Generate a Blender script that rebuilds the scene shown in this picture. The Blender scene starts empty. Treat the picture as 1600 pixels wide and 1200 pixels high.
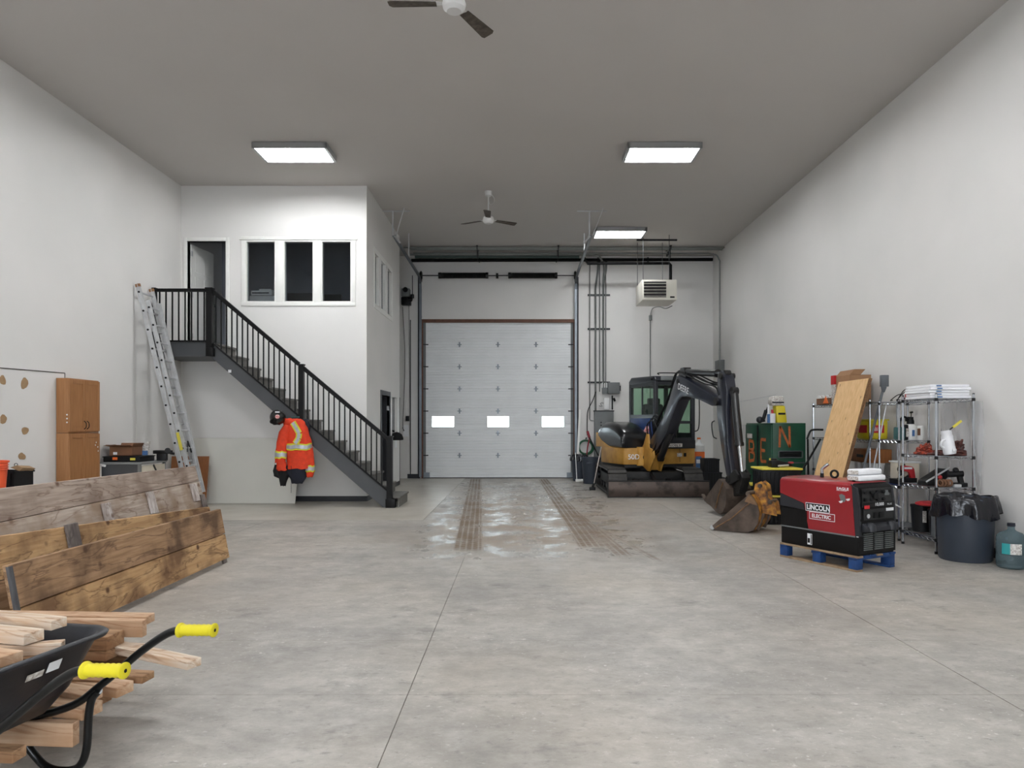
import bpy, bmesh, math, random
from mathutils import Vector, Matrix
random.seed(7)
PI = math.pi
SC = bpy.context.scene
COL = SC.collection

# ------------------------------------------------------------------ camera
F, VX, VY, EYE = 1110.0, 812.0, 662.0, 1.50
cam_d = bpy.data.cameras.new('camera'); cam = bpy.data.objects.new('camera', cam_d); COL.objects.link(cam)
cam.location = (0, 0, EYE); cam.rotation_euler = (PI/2, 0, 0)
cam_d.sensor_width = 36.0; cam_d.lens = 36.0*F/1600
cam_d.shift_x = -(VX-800)/1600; cam_d.shift_y = (VY-600)/1600
cam_d.clip_start = 0.05; cam_d.clip_end = 200
SC.camera = cam

# ------------------------------------------------------------------ world, exposure
SC.view_settings.view_transform = 'Standard'; SC.view_settings.look = 'None'
SC.view_settings.gamma = 1; SC.view_settings.use_curve_mapping = False
SC.view_settings.exposure = 2.65
LAMP = 14.2           # strength of the fluorescent tubes
DAY = 1.35            # brightness of the overcast sky outside
w = bpy.data.worlds.new('sky'); SC.world = w; w.use_nodes = True
bg = w.node_tree.nodes['Background']; bg.inputs[0].default_value = (0.86, 0.92, 1.0, 1); bg.inputs[1].default_value = DAY

# ------------------------------------------------------------------ measuring helpers
def X(px, d): return (px-VX)*d/F
def Z(py, d): return EYE+(VY-py)*d/F
def P(px, py, d): return Vector((X(px, d), d, Z(py, d)))
def DX(px, x): return x*F/(px-VX)               # distance at which a point of given x is seen
def DZ(py, z): return (z-EYE)*F/(VY-py)         # distance at which a point of given height is seen
def onplane(px, py, p0, n):
    d = Vector(((px-VX)/F, 1, (VY-py)/F)); o = Vector((0, 0, EYE))
    return o + d*((p0-o).dot(n)/d.dot(n))

# ------------------------------------------------------------------ materials
def lin(c): 
    c = c/255.0
    return c/12.92 if c <= 0.04045 else ((c+0.055)/1.055)**2.4
def rgb(c): return (lin(c[0]), lin(c[1]), lin(c[2]), 1)
MATS = {}
def mk(name, c, rough=.5, metal=0, var=.10, scale=6, bump=0, stretch=(1, 1, 1), c2=None, det=3, bscale=None, coat=0, spec=None, c3=None):
    m = bpy.data.materials.new(name); m.use_nodes = True; MATS[name] = m
    nt = m.node_tree; b = nt.nodes['Principled BSDF']
    b.inputs['Roughness'].default_value = rough; b.inputs['Metallic'].default_value = metal
    if coat: b.inputs['Coat Weight'].default_value = coat; b.inputs['Coat Roughness'].default_value = .12
    if spec is not None: b.inputs['Specular IOR Level'].default_value = spec
    base = rgb(c)
    tc = nt.nodes.new('ShaderNodeTexCoord'); mp = nt.nodes.new('ShaderNodeMapping'); mp.inputs['Scale'].default_value = stretch
    nt.links.new(tc.outputs['Object'], mp.inputs[0])
    nz = nt.nodes.new('ShaderNodeTexNoise'); nz.inputs['Scale'].default_value = scale; nz.inputs['Detail'].default_value = det
    nt.links.new(mp.outputs[0], nz.inputs[0])
    rp = nt.nodes.new('ShaderNodeValToRGB'); nt.links.new(nz.outputs[0], rp.inputs[0])
    e = rp.color_ramp.elements
    e[0].position = .32; e[1].position = .68
    if c2 is None:
        e[0].color = tuple(v*(1-var) for v in base[:3])+(1,); e[1].color = tuple(min(1, v*(1+var)) for v in base[:3])+(1,)
    else:
        e[0].color = rgb(c2); e[1].color = base
    if c3 is not None:
        k = e.new(.5); k.color = rgb(c3)
    nt.links.new(rp.outputs[0], b.inputs['Base Color'])
    if bump:
        n2 = nt.nodes.new('ShaderNodeTexNoise'); n2.inputs['Scale'].default_value = bscale or scale*5; n2.inputs['Detail'].default_value = 2
        nt.links.new(mp.outputs[0], n2.inputs[0])
        bp = nt.nodes.new('ShaderNodeBump'); bp.inputs['Strength'].default_value = bump; bp.inputs['Distance'].default_value = .01
        nt.links.new(n2.outputs[0], bp.inputs['Height']); nt.links.new(bp.outputs[0], b.inputs['Normal'])
    return m
def mk_glass(name, c, refl=.10, rough=0.0):
    m = bpy.data.materials.new(name); m.use_nodes = True; MATS[name] = m
    nt = m.node_tree; nt.nodes.clear()
    o = nt.nodes.new('ShaderNodeOutputMaterial'); t = nt.nodes.new('ShaderNodeBsdfTransparent'); t.inputs[0].default_value = rgb(c)
    g = nt.nodes.new('ShaderNodeBsdfGlossy'); g.inputs['Roughness'].default_value = rough
    lw = nt.nodes.new('ShaderNodeFresnel'); lw.inputs[0].default_value = 1.45
    mx = nt.nodes.new('ShaderNodeMixShader')
    ge = nt.nodes.new('ShaderNodeNewGeometry'); ma = nt.nodes.new('ShaderNodeMath'); ma.operation = 'SUBTRACT'; ma.inputs[0].default_value = 1; nt.links.new(ge.outputs['Backfacing'], ma.inputs[1])
    m2 = nt.nodes.new('ShaderNodeMath'); m2.operation = 'MULTIPLY'; nt.links.new(lw.outputs[0], m2.inputs[0]); nt.links.new(ma.outputs[0], m2.inputs[1])   # reflect on the outer face only
    nt.links.new(m2.outputs[0], mx.inputs[0]); nt.links.new(t.outputs[0], mx.inputs[1]); nt.links.new(g.outputs[0], mx.inputs[2])
    nt.links.new(mx.outputs[0], o.inputs[0]); return m
def mk_emit(name, c, s):
    m = bpy.data.materials.new(name); m.use_nodes = True; MATS[name] = m
    nt = m.node_tree; nt.nodes.clear()
    o = nt.nodes.new('ShaderNodeOutputMaterial'); e = nt.nodes.new('ShaderNodeEmission')
    e.inputs[0].default_value = c; e.inputs[1].default_value = s; nt.links.new(e.outputs[0], o.inputs[0]); return m

mk('wall_paint', (223, 221, 218), .62, var=.025, scale=.7, bump=.05, bscale=60, c2=(216, 215, 212))
mk('ceiling_paint', (191, 187, 183), .8, var=.02, scale=.5, bump=.05, bscale=80)
mk('reflector', (180, 182, 184), .3, metal=.85, var=.02)
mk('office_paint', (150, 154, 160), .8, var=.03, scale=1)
mk('trim_white', (228, 228, 224), .45, var=.02)
mk('base_rubber', (32, 34, 40), .5, var=.1)
mk('door_metal', (222, 225, 226), .42, metal=.0, var=.03, scale=2, bump=.04, bscale=90)
mk('door_jamb', (96, 62, 45), .6, var=.2, scale=12)
mk('track_steel', (118, 124, 130), .35, metal=.8, var=.1)
mk('dark_steel', (38, 39, 42), .45, metal=.5, var=.2)
mk('black_paint', (12, 12, 13), .5, var=.2, spec=.25)
mk('spring_black', (10, 10, 11), .5, var=.2)
mk('conduit_grey', (122, 125, 123), .42, metal=.6, var=.08)
mk('gas_black', (5, 5, 6), .6, var=.1, spec=.15)
mk('panel_grey', (104, 108, 108), .5, var=.05)
mk('white_plastic', (226, 227, 226), .4, var=.02)
mk('offwhite_enamel', (222, 218, 206), .4, var=.03)
mk('dark_slot', (26, 20, 22), .55, var=.2)
mk('chrome', (190, 194, 200), .22, metal=1, var=.05)
mk('stringer_grey', (74, 76, 79), .55, var=.07, scale=3)
mk('tread_grey', (104, 102, 98), .7, var=.12, scale=9, bump=.15)
mk('rail_black', (9, 9, 10), .45, var=.15, spec=.22)
mk('aluminium', (192, 193, 194), .40, metal=.35, var=.10, scale=8)
mk('oak', (164, 116, 74), .48, var=.15, scale=7, stretch=(6, 6, .5), c2=(150, 103, 62))
mk('oak_dark', (140, 86, 44), .5, var=.15, scale=7, stretch=(6, 6, .5))
mk('cardboard', (150, 112, 80), .85, var=.06, scale=5)
mk('cardboard_dark', (118, 82, 58), .85, var=.08, scale=5)
mk('brown_paper', (160, 131, 98), .9, var=.1, scale=20)
mk('drywall', (212, 211, 203), .75, var=.03, scale=1.5)
mk('orange_fabric', (214, 60, 26), .8, var=.12, scale=14, bump=.3, bscale=30)
mk('yellow_tape', (206, 204, 50), .5, var=.05)
mk('silver_tape', (180, 184, 190), .3, metal=.3, var=.12, scale=20)
mk('black_fabric', (8, 8, 10), .9, var=.2, bump=.3, bscale=20)
mk('helmet_black', (24, 25, 24), .25, var=.3, scale=20, coat=.5)
mk('bench_grey', (122, 124, 124), .5, var=.06)
mk('bench_dark', (74, 76, 78), .55, var=.05)
mk('bucket_orange', (232, 92, 50), .5, var=.06)
mk('black_plastic', (15, 16, 18), .5, var=.15, scale=10, spec=.3)
mk('tray_poly', (17, 19, 27), .42, var=.25, scale=9, bump=.06, bscale=40)
mk('grip_yellow', (206, 192, 30), .5, var=.05)
mk('tube_black', (9, 10, 11), .32, var=.1, coat=.15, spec=.3)
mk('rubber_tyre', (22, 22, 23), .8, var=.1)
mk('deere_black', (14, 15, 19), .28, var=.2, scale=8, coat=.35)
mk('deere_yellow', (196, 148, 66), .5, var=.12, scale=5, c2=(168, 122, 52))
mk('arm_navy', (20, 24, 38), .34, var=.2, scale=4, coat=.35)
mk('grimy_black', (15, 14, 14), .6, var=.35, scale=9, bump=.3)
mk('track_rubber', (58, 56, 54), .7, var=.25, scale=9, bump=.2)
mk('blade_steel', (88, 78, 72), .45, metal=.45, var=.25, scale=5, c2=(56, 48, 44), c3=(92, 80, 74), bump=.15)
mk('bucket_steel', (104, 90, 80), .5, metal=.35, c2=(66, 56, 50), scale=6, bump=.2, det=5)
mk('rusty_yellow', (206, 148, 44), .6, c2=(60, 40, 26), scale=13, c3=(150, 98, 38), bump=.25, det=6)
mk('rod_chrome', (205, 208, 212), .2, metal=.9, var=.03)
mk('seat_grey', (44, 48, 52), .8)
mk('cab_dark', (26, 29, 36), .4, var=.1, coat=.2)
mk('blue_cover', (40, 66, 118), .5, var=.2)
mk('red_cloth', (190, 60, 60), .8, c2=(226, 200, 196), scale=30)
mk('job_green', (20, 74, 52), .42, var=.15, scale=4, c2=(14, 58, 40))
mk('orange_spray', (196, 102, 46), .7, c2=(150, 84, 44), scale=26)
mk('lid_yellow', (214, 200, 74), .5, var=.06)
mk('tote_black', (16, 18, 22), .5, var=.15, spec=.3)
mk('welder_red', (150, 24, 34), .3, var=.08, scale=3, coat=.4, c2=(136, 22, 32))
mk('welder_black', (11, 11, 12), .5, var=.2, spec=.25)
mk('welder_panel', (20, 21, 22), .4, var=.25, scale=30)
mk('label_white', (228, 230, 232), .45, var=.02)
mk('label_red', (190, 34, 40), .5, var=.04)
mk('pallet_blue', (24, 68, 124), .6, c2=(16, 48, 96), scale=10, bump=.2)
mk('pallet_bare', (160, 136, 108), .75, c2=(128, 104, 80), scale=10)
mk('ply_face', (230, 192, 142), .65, c2=(212, 170, 118), stretch=(5, 5, .7), scale=6, det=5)
mk('ply_edge', (120, 88, 58), .75, var=.3, scale=20, stretch=(1, 1, 3))
mk('knot', (96, 66, 44), .7, var=.2)
mk('grey_bin', (54, 61, 72), .5, var=.05, scale=3)
mk('bag_black', (18, 19, 26), .22, var=.2, bump=.8, bscale=14)
mk('blue_barrel', (24, 56, 128), .4, var=.08)
mk('red_plastic', (176, 34, 40), .45, var=.06)
mk('pail_white', (216, 218, 218), .4, var=.04)
mk('pail_yellow', (214, 196, 40), .5, var=.06)
mk('jug_white', (226, 226, 222), .35, var=.03)
mk('rope_orange', (200, 82, 48), .75, c2=(92, 42, 34), scale=26, c3=(150, 62, 46))
mk('chain_rust', (104, 56, 48), .7, c2=(46, 30, 30), scale=30)
mk('box_white', (236, 237, 240), .5, var=.02)
mk('hose_green', (34, 92, 62), .5, var=.1)
mk('hose_red', (150, 40, 54), .5, var=.1)
mk('teal_label', (44, 150, 152), .5, var=.05)
mk('grime', (58, 52, 46), .8, var=.3, scale=20)
mk('pad_orange', (226, 108, 40), .6, var=.05)
mk('label_blue', (70, 110, 160), .6, var=.2, scale=40)
mk('label_mix', (226, 224, 220), .6, c2=(150, 140, 130), scale=60)
mk('wheel_grey', (92, 96, 100), .55, var=.1)
mk('beige', (206, 198, 180), .6, var=.05)
mk('fan_white', (214, 214, 212), .4, var=.02)
mk('blade_dirty', (96, 88, 78), .7, c2=(64, 56, 50), scale=14)
mk('snow', (225, 228, 232), .9, var=.03)
mk('navy_cloth', (22, 26, 40), .8, var=.1)
mk('teal_glass', (60, 100, 100), .3, var=.1)
mk('duct_tape', (182, 184, 186), .35, metal=.3, var=.1)
mk_glass('pane_clear', (236, 242, 242)); mk_glass('pane_green', (230, 244, 235)); mk_glass('pane_office', (214, 217, 220))
mk('green_pipe', (44, 64, 60), .45, var=.1); mk('rusty_edge', (128, 96, 62), .6, c2=(92, 66, 46), scale=20)
mk('film', (232, 233, 236), .25, var=.02); MATS['film'].node_tree.nodes['Principled BSDF'].inputs['Alpha'].default_value = .32
mk_emit('tube_glow', (.97, .985, 1.0, 1), LAMP); mk_emit('tube_glow_weak', (.97, .985, 1.0, 1), LAMP*.58)
def mk_jug():
    m = mk('jug_blue', (120, 140, 146), .12, var=.08); b = m.node_tree.nodes['Principled BSDF']
    b.inputs['Transmission Weight'].default_value = .6; b.inputs['IOR'].default_value = 1.2
mk_jug()
def wood(name, c, c2, ax, knots=(110, 80, 56), dirt=None, sc=3.0):
    """weathered board: grain stretched along one axis, soft dirt clouds"""
    m = bpy.data.materials.new(name); m.use_nodes = True; MATS[name] = m
    nt = m.node_tree; b = nt.nodes['Principled BSDF']; b.inputs['Roughness'].default_value = .72
    b.inputs['Specular IOR Level'].default_value = .3
    N = nt.nodes.new; L = nt.links.new
    tc = N('ShaderNodeTexCoord'); mp = N('ShaderNodeMapping'); s = [14, 14, 14]; s[ax] = .9
    mp.inputs['Scale'].default_value = s; L(tc.outputs['Object'], mp.inputs[0])
    n1 = N('ShaderNodeTexNoise'); n1.inputs['Scale'].default_value = sc; n1.inputs['Detail'].default_value = 6; L(mp.outputs[0], n1.inputs[0])
    r1 = N('ShaderNodeValToRGB'); L(n1.outputs[0], r1.inputs[0]); r1.color_ramp.elements[0].position = .35; r1.color_ramp.elements[1].position = .65
    r1.color_ramp.elements[0].color = rgb(c2); r1.color_ramp.elements[1].color = rgb(c)
    n2 = N('ShaderNodeTexNoise'); n2.inputs['Scale'].default_value = 2.6; n2.inputs['Detail'].default_value = 5; L(tc.outputs['Object'], n2.inputs[0])
    r2 = N('ShaderNodeValToRGB'); L(n2.outputs[0], r2.inputs[0]); r2.color_ramp.elements[0].position = .46; r2.color_ramp.elements[1].position = .66
    r2.color_ramp.elements[0].color = (0, 0, 0, 1); r2.color_ramp.elements[1].color = (.9, .9, .9, 1)
    mx = N('ShaderNodeMixRGB'); L(r2.outputs[0], mx.inputs[0]); L(r1.outputs[0], mx.inputs[1]); mx.inputs[2].default_value = rgb(dirt or c2)
    n3 = N('ShaderNodeTexVoronoi'); n3.inputs['Scale'].default_value = 4.2; L(tc.outputs['Object'], n3.inputs[0])
    r3 = N('ShaderNodeValToRGB'); L(n3.outputs['Distance'], r3.inputs[0]); r3.color_ramp.elements[0].position = .07; r3.color_ramp.elements[1].position = .15
    r3.color_ramp.elements[0].color = (1, 1, 1, 1); r3.color_ramp.elements[1].color = (0, 0, 0, 1)
    m2 = N('ShaderNodeMixRGB'); L(r3.outputs[0], m2.inputs[0]); L(mx.outputs[0], m2.inputs[1]); m2.inputs[2].default_value = rgb(knots)
    mp4 = N('ShaderNodeMapping'); s4 = [5, 5, 5]; s4[ax] = .8; mp4.inputs['Scale'].default_value = s4; L(tc.outputs['Object'], mp4.inputs[0])
    n4 = N('ShaderNodeTexNoise'); n4.inputs['Scale'].default_value = 1.6; n4.inputs['Detail'].default_value = 5; n4.inputs['Distortion'].default_value = .6; L(mp4.outputs[0], n4.inputs[0])
    r4 = N('ShaderNodeValToRGB'); L(n4.outputs[0], r4.inputs[0]); e4 = r4.color_ramp.elements
    e4[0].position = .470; e4[0].color = (0, 0, 0, 1); e4[1].position = .515; e4[1].color = (0, 0, 0, 1); k4 = e4.new(.492); k4.color = (.62, .62, .62, 1)
    m4 = N('ShaderNodeMixRGB'); L(r4.outputs[0], m4.inputs[0]); L(m2.outputs[0], m4.inputs[1]); m4.inputs[2].default_value = rgb(knots)
    L(m4.outputs[0], b.inputs['Base Color'])
    bp = N('ShaderNodeBump'); bp.inputs['Strength'].default_value = .25; bp.inputs['Distance'].default_value = .006
    L(n1.outputs[0], bp.inputs['Height']); L(bp.outputs[0], b.inputs['Normal'])
wood('plank_grey', (178, 161, 147), (148, 132, 120), 1, (104, 80, 66), (124, 106, 94))
wood('plank_pale', (190, 176, 163), (164, 149, 136), 1, (120, 96, 80), (142, 120, 100))
wood('plank_gold', (202, 166, 122), (178, 140, 98), 1, (92, 64, 42), (112, 82, 58))
wood('plank_brown', (174, 140, 108), (146, 114, 84), 1, (84, 60, 44), (92, 70, 52))
wood('lumber', (200, 170, 142), (180, 146, 116), 0, (150, 104, 72), (158, 118, 84))
wood('lumber_white', (214, 200, 182), (188, 158, 130), 0, (140, 100, 70), (190, 176, 160))
wood('lumber_tan', (172, 138, 106), (148, 114, 84), 0, (100, 70, 48), (128, 90, 60))
wood('cleat_white', (208, 202, 198), (172, 160, 152), 2, (120, 100, 90), (150, 138, 130))
wood('cleat_dark', (98, 98, 100), (74, 74, 78), 2, (50, 50, 52), (66, 66, 70))
wood('cleat_grey', (132, 122, 116), (104, 96, 92), 2, (70, 62, 58), (90, 82, 78))

def floor_mat(name, pale):
    m = bpy.data.materials.new(name); m.use_nodes = True; MATS[name] = m
    nt = m.node_tree; b = nt.nodes['Principled BSDF']; N = nt.nodes.new; L = nt.links.new
    tc = N('ShaderNodeTexCoord'); sp = N('ShaderNodeSeparateXYZ'); L(tc.outputs['Object'], sp.inputs[0])
    def M(op, a, b_=None, c_=None, clamp=False):
        n = N('ShaderNodeMath'); n.operation = op; n.use_clamp = clamp
        for i, v in enumerate((a, b_, c_)):
            if v is None: continue
            if isinstance(v, (int, float)): n.inputs[i].default_value = v
            else: L(v, n.inputs[i])
        return n.outputs[0]
    def noise(scale, det=4, stretch=None, rough=.55):
        n = N('ShaderNodeTexNoise'); n.inputs['Scale'].default_value = scale; n.inputs['Detail'].default_value = det; n.inputs['Roughness'].default_value = rough
        if stretch:
            mp = N('ShaderNodeMapping'); mp.inputs['Scale'].default_value = stretch; L(tc.outputs['Object'], mp.inputs[0]); L(mp.outputs[0], n.inputs[0])
        else: L(tc.outputs['Object'], n.inputs[0])
        return n.outputs[0]
    def ramp(v, pts):
        r = N('ShaderNodeValToRGB'); L(v, r.inputs[0]); e = r.color_ramp.elements
        while len(e) < len(pts): e.new(.5)
        for k, (p, c) in enumerate(pts): e[k].position = p; e[k].color = c
        return r.outputs[0]
    def mix(f, a, c, mode='MIX'):
        n = N('ShaderNodeMixRGB'); n.blend_type = mode
        for i, v in enumerate((f, a, c)):
            if isinstance(v, (int, float)): n.inputs[i].default_value = v
            elif isinstance(v, tuple): n.inputs[i].default_value = v
            else: L(v, n.inputs[i])
        return n.outputs[0]
    BW = lambda a, c: [(a, (0, 0, 0, 1)), (c, (1, 1, 1, 1))]
    if pale:
        col = ramp(noise(1.6, 5), [(.3, rgb((170, 164, 152))), (.7, rgb((188, 183, 172)))])
        rough = M('MULTIPLY_ADD', noise(2.5), .25, .22)
    else:
        big = noise(.9, 6, (.8, 1.0, 1)); col = ramp(big, [(.30, rgb((144, 141, 136))), (.48, rgb((166, 161, 153))), (.68, rgb((184, 179, 170)))])
        col = mix(.46, col, ramp(noise(4.2, 9, (1, 1.3, 1), .78), [(.32, rgb((112, 110, 107))), (.5, rgb((162, 158, 151))), (.66, rgb((200, 196, 190)))]))
        warm = ramp(noise(.42, 3), BW(.45, .62)); col = mix(M('MULTIPLY', warm, .18), col, rgb((172, 154, 130)))
        stain = ramp(noise(1.7, 7, (1, 1.4, 1), .7), BW(.58, .70)); col = mix(M('MULTIPLY', stain, .62), col, rgb((98, 95, 92)))
        zone0 = ramp(noise(.55, 6, (1.2, 1, 1), .65), BW(.46, .62)); col = mix(M('MULTIPLY', zone0, .38), col, rgb((126, 122, 117)))
        fleck = ramp(noise(22, 4, (1, 1.2, 1), .65), BW(.60, .70)); fleck = M('MULTIPLY', fleck, ramp(noise(1.3, 3), BW(.42, .6))); col = mix(M('MULTIPLY', fleck, .8), col, rgb((212, 209, 204)))
        dk = ramp(noise(16, 5, (.8, 1.3, 1), .75), BW(.57, .70)); col = mix(M('MULTIPLY', dk, .62), col, rgb((112, 109, 106)))
        # dried mud brought in by tyres: two runs from the door, treads along them
        y = sp.outputs[1]; x = sp.outputs[0]
        def track(c0, k, w0, kw, y0, y1, ph):
            cx = M('MULTIPLY_ADD', M('SUBTRACT', y, 8.4), k, c0)
            wd = M('MULTIPLY_ADD', M('SUBTRACT', y, 8.4), kw, w0)
            d = M('ABSOLUTE', M('SUBTRACT', x, cx))
            a = M('MULTIPLY_ADD', M('DIVIDE', d, wd), -6, 6.6, True)
            e0 = M('MULTIPLY_ADD', M('SUBTRACT', y, y0), 5, 0, True); e1 = M('MULTIPLY_ADD', M('SUBTRACT', y1, y), 3, 0, True)
            tr = M('SINE', M('MULTIPLY', M('SUBTRACT', x, cx), 2*PI/.075)); tr = M('MULTIPLY_ADD', tr, .9, 1.15, True)
            t2 = M('SINE', M('ADD', M('MULTIPLY', y, 2*PI/.14), M('MULTIPLY', d, 30.0))); t2 = M('MULTIPLY_ADD', t2, .25, .92, True)
            return M('MULTIPLY', M('MULTIPLY', a, M('MULTIPLY', e0, e1)), M('MULTIPLY', tr, t2))
        t = M('MAXIMUM', track(-.62, -.052, .165, -.002, 8.35, 19.4, 0), track(.93, -.028, .20, -.008, 8.55, 19.4, 1))
        t = M('MAXIMUM', t, M('MULTIPLY', track(1.16, -.07, .10, 0, 8.0, 12.0, 1), .9))
        t = M('MAXIMUM', t, M('MULTIPLY', track(1.42, -.16, .045, 0, 7.7, 10.6, 1), .6))
        wear = ramp(noise(3.2, 6, (1, .5, 1), .7), BW(.28, .46))
        t = M('MULTIPLY', t, wear)
        zone = M('MULTIPLY', M('MULTIPLY_ADD', M('ABSOLUTE', M('SUBTRACT', x, .25)), -1.1, 1.9, True),
                 M('MULTIPLY', M('MULTIPLY_ADD', M('SUBTRACT', y, 8.2), .9, 0, True), M('MULTIPLY_ADD', M('SUBTRACT', 16.2, y), .35, 0, True)))
        smear = M('MULTIPLY', zone, ramp(noise(2.0, 8, (.7, 1.2, 1), .72), BW(.40, .60)))
        col = mix(M('MULTIPLY', smear, .72), col, rgb((142, 118, 90)))
        col = mix(M('MULTIPLY', t, .88), col, rgb((104, 84, 62)))
        zone2 = M('MULTIPLY', M('MULTIPLY_ADD', M('ABSOLUTE', M('SUBTRACT', x, .1)), -.8, 2.0, True),
                 M('MULTIPLY', M('MULTIPLY_ADD', M('SUBTRACT', y, 6.6), .6, 0, True), M('MULTIPLY_ADD', M('SUBTRACT', 19.5, y), .6, 0, True)))
        wet = M('MULTIPLY', zone2, ramp(noise(2.4, 7, (1, .8, 1), .7), BW(.42, .56)))
        rough = M('SUBTRACT', M('MULTIPLY_ADD', noise(4), .22, .40), M('MULTIPLY', wet, .30))
        rough = M('ADD', rough, M('MULTIPLY', t, .3))
    L(col, b.inputs['Base Color']); L(rough, b.inputs['Roughness'])
    bp = N('ShaderNodeBump'); bp.inputs['Strength'].default_value = .30; bp.inputs['Distance'].default_value = .005
    L(noise(9, 6, (1, 1.5, 1), .65), bp.inputs['Height']); L(bp.outputs[0], b.inputs['Normal'])
floor_mat('concrete', False); floor_mat('concrete_pale', True)
mk('joint_dark', (132, 126, 118), .8, var=.1)

# ------------------------------------------------------------------ mesh building helpers
def V(*a): return Vector(a[0]) if len(a) == 1 else Vector(a)
def frame(loc, ang):        # frame whose x axis points at ang (degrees) on the floor
    return Matrix.Translation(V(loc)) @ Matrix.Rotation(math.radians(ang), 4, 'Z')
def basis(o, x, y, z):
    m = Matrix.Identity(4)
    for i, v in enumerate((x, y, z)):
        for r in range(3): m[r][i] = v[r]
    m.translation = V(o); return m
class MB:
    def __init__(s, M=None): s.v = []; s.f = []; s.M = M
    def add(s, vs, fs):
        o = len(s.v); s.v += [(s.M @ V(p)) if s.M is not None else V(p) for p in vs]; s.f += [tuple(i+o for i in f) for f in fs]; return s
    def box(s, x0, y0, z0, x1, y1, z1):
        vs = [(x, y, z) for z in (z0, z1) for y in (y0, y1) for x in (x0, x1)]
        return s.add(vs, [(0, 2, 3, 1), (4, 5, 7, 6), (0, 1, 5, 4), (2, 6, 7, 3), (0, 4, 6, 2), (1, 3, 7, 5)])
    def cbox(s, c, size, R=None):
        h = V(size)*.5; c = V(c)
        vs = [V(x, y, z) for z in (-h.z, h.z) for y in (-h.y, h.y) for x in (-h.x, h.x)]
        if R is not None: vs = [R @ p for p in vs]
        return s.add([p+c for p in vs], [(0, 2, 3, 1), (4, 5, 7, 6), (0, 1, 5, 4), (2, 6, 7, 3), (0, 4, 6, 2), (1, 3, 7, 5)])
    def beam(s, a, b, w, h, up=(0, 0, 1)):       # bar from a to b, w wide, h deep along up
        a, b = V(a), V(b); d = (b-a).normalized(); u = V(up); sd = d.cross(u)
        if sd.length < 1e-4: sd = d.cross(V(0, 1, 0))
        sd.normalize(); u = sd.cross(d).normalized()
        vs = []
        for p in (a, b):
            for i, j in ((-1, -1), (1, -1), (1, 1), (-1, 1)): vs.append(p+sd*(i*w/2)+u*(j*h/2))
        return s.add(vs, [(0, 1, 2, 3), (7, 6, 5, 4), (0, 4, 5, 1), (1, 5, 6, 2), (2, 6, 7, 3), (3, 7, 4, 0)])
    def prism(s, pts, vec):
        n = len(pts); vec = V(vec); pts = [V(p) for p in pts]
        nn = V(0, 0, 0)
        for i in range(n): nn += pts[i].cross(pts[(i+1) % n])
        if nn.dot(vec) > 0: pts = pts[::-1]
        return s.add(pts+[p+vec for p in pts], [tuple(range(n)), tuple(range(2*n-1, n-1, -1))]+[(i, i+n, (i+1) % n+n, (i+1) % n) for i in range(n)])
    def rings(s, rs, cap=True, closed=False):
        n = len(rs[0]); vs = [p for r in rs for p in r]; fs = []
        m = len(rs)
        for k in range(m if closed else m-1):
            k2 = (k+1) % m
            for i in range(n): fs.append((k*n+i, k*n+(i+1) % n, k2*n+(i+1) % n, k2*n+i))
        if cap and not closed: fs += [tuple(range(n-1, -1, -1)), tuple(range((m-1)*n, m*n))]
        return s.add(vs, fs)
    def tube(s, pts, r, n=8, closed=False, cap=True):
        pts = [V(p) for p in pts]; m = len(pts); rs = []
        prev = None
        for k in range(m):
            if closed: t = pts[(k+1) % m]-pts[k-1]
            else: t = pts[min(k+1, m-1)]-pts[max(k-1, 0)]
            t.normalize()
            if prev is None:
                a = V(0, 0, 1) if abs(t.z) < .9 else V(1, 0, 0)
                u = t.cross(a).normalized()
            else: u = (prev-t*prev.dot(t)).normalized()
            prev = u; w_ = t.cross(u)
            rr = r[k] if isinstance(r, (list, tuple)) else r
            rs.append([pts[k]+u*(rr*math.cos(2*PI*i/n))+w_*(rr*math.sin(2*PI*i/n)) for i in range(n)])
        return s.rings(rs, cap, closed)
    def cyl(s, a, b, r, r2=None, n=14): return s.tube([a, b], [r, r if r2 is None else r2], n)
    def lathe(s, c, prof, n=24, axis=None):
        c = V(c); rs = []
        R = Matrix.Identity(3) if axis is None else V(axis).to_track_quat('Z', 'Y').to_matrix()
        for r, z in prof: rs.append([c+R @ V(max(r, 1e-4)*math.cos(2*PI*i/n), max(r, 1e-4)*math.sin(2*PI*i/n), z) for i in range(n)])
        return s.rings(rs, True)
    def ball(s, c, r, n=14, m=8):
        if isinstance(r, (int, float)): r = (r, r, r)
        rs = []
        for k in range(m+1):
            a = -PI/2+PI*k/m; q = max(math.cos(a), 1e-3)
            rs.append([V(c)+V(r[0]*q*math.cos(2*PI*i/n), r[1]*q*math.sin(2*PI*i/n), r[2]*math.sin(a)) for i in range(n)])
        return s.rings(rs)
    def ring(s, c, axis, R, r, n=24, k=8):
        q = V(axis).to_track_quat('Z', 'Y')
        return s.tube([V(c)+q @ V(R*math.cos(2*PI*i/n), R*math.sin(2*PI*i/n), 0) for i in range(n)], r, k, True)
    def build(s, name, mat, parent=None, smooth=35, bevel=0, seg=2, kind=None, label=None, local=False):
        me = bpy.data.meshes.new(name)
        vs = s.v
        if parent is not None and not local:
            Mi = WM[parent.name].inverted(); vs = [Mi @ p for p in vs]
            wm = WM[parent.name].copy()
        elif parent is not None: wm = WM[parent.name].copy()
        else:
            o = V(0, 0, 0)
            if kind != 'structure' and vs:
                o = V((min(p.x for p in vs)+max(p.x for p in vs))/2, (min(p.y for p in vs)+max(p.y for p in vs))/2, min(p.z for p in vs))
            wm = Matrix.Translation(o); vs = [p-o for p in vs]
        me.from_pydata([tuple(p) for p in vs], [], s.f)
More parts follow.
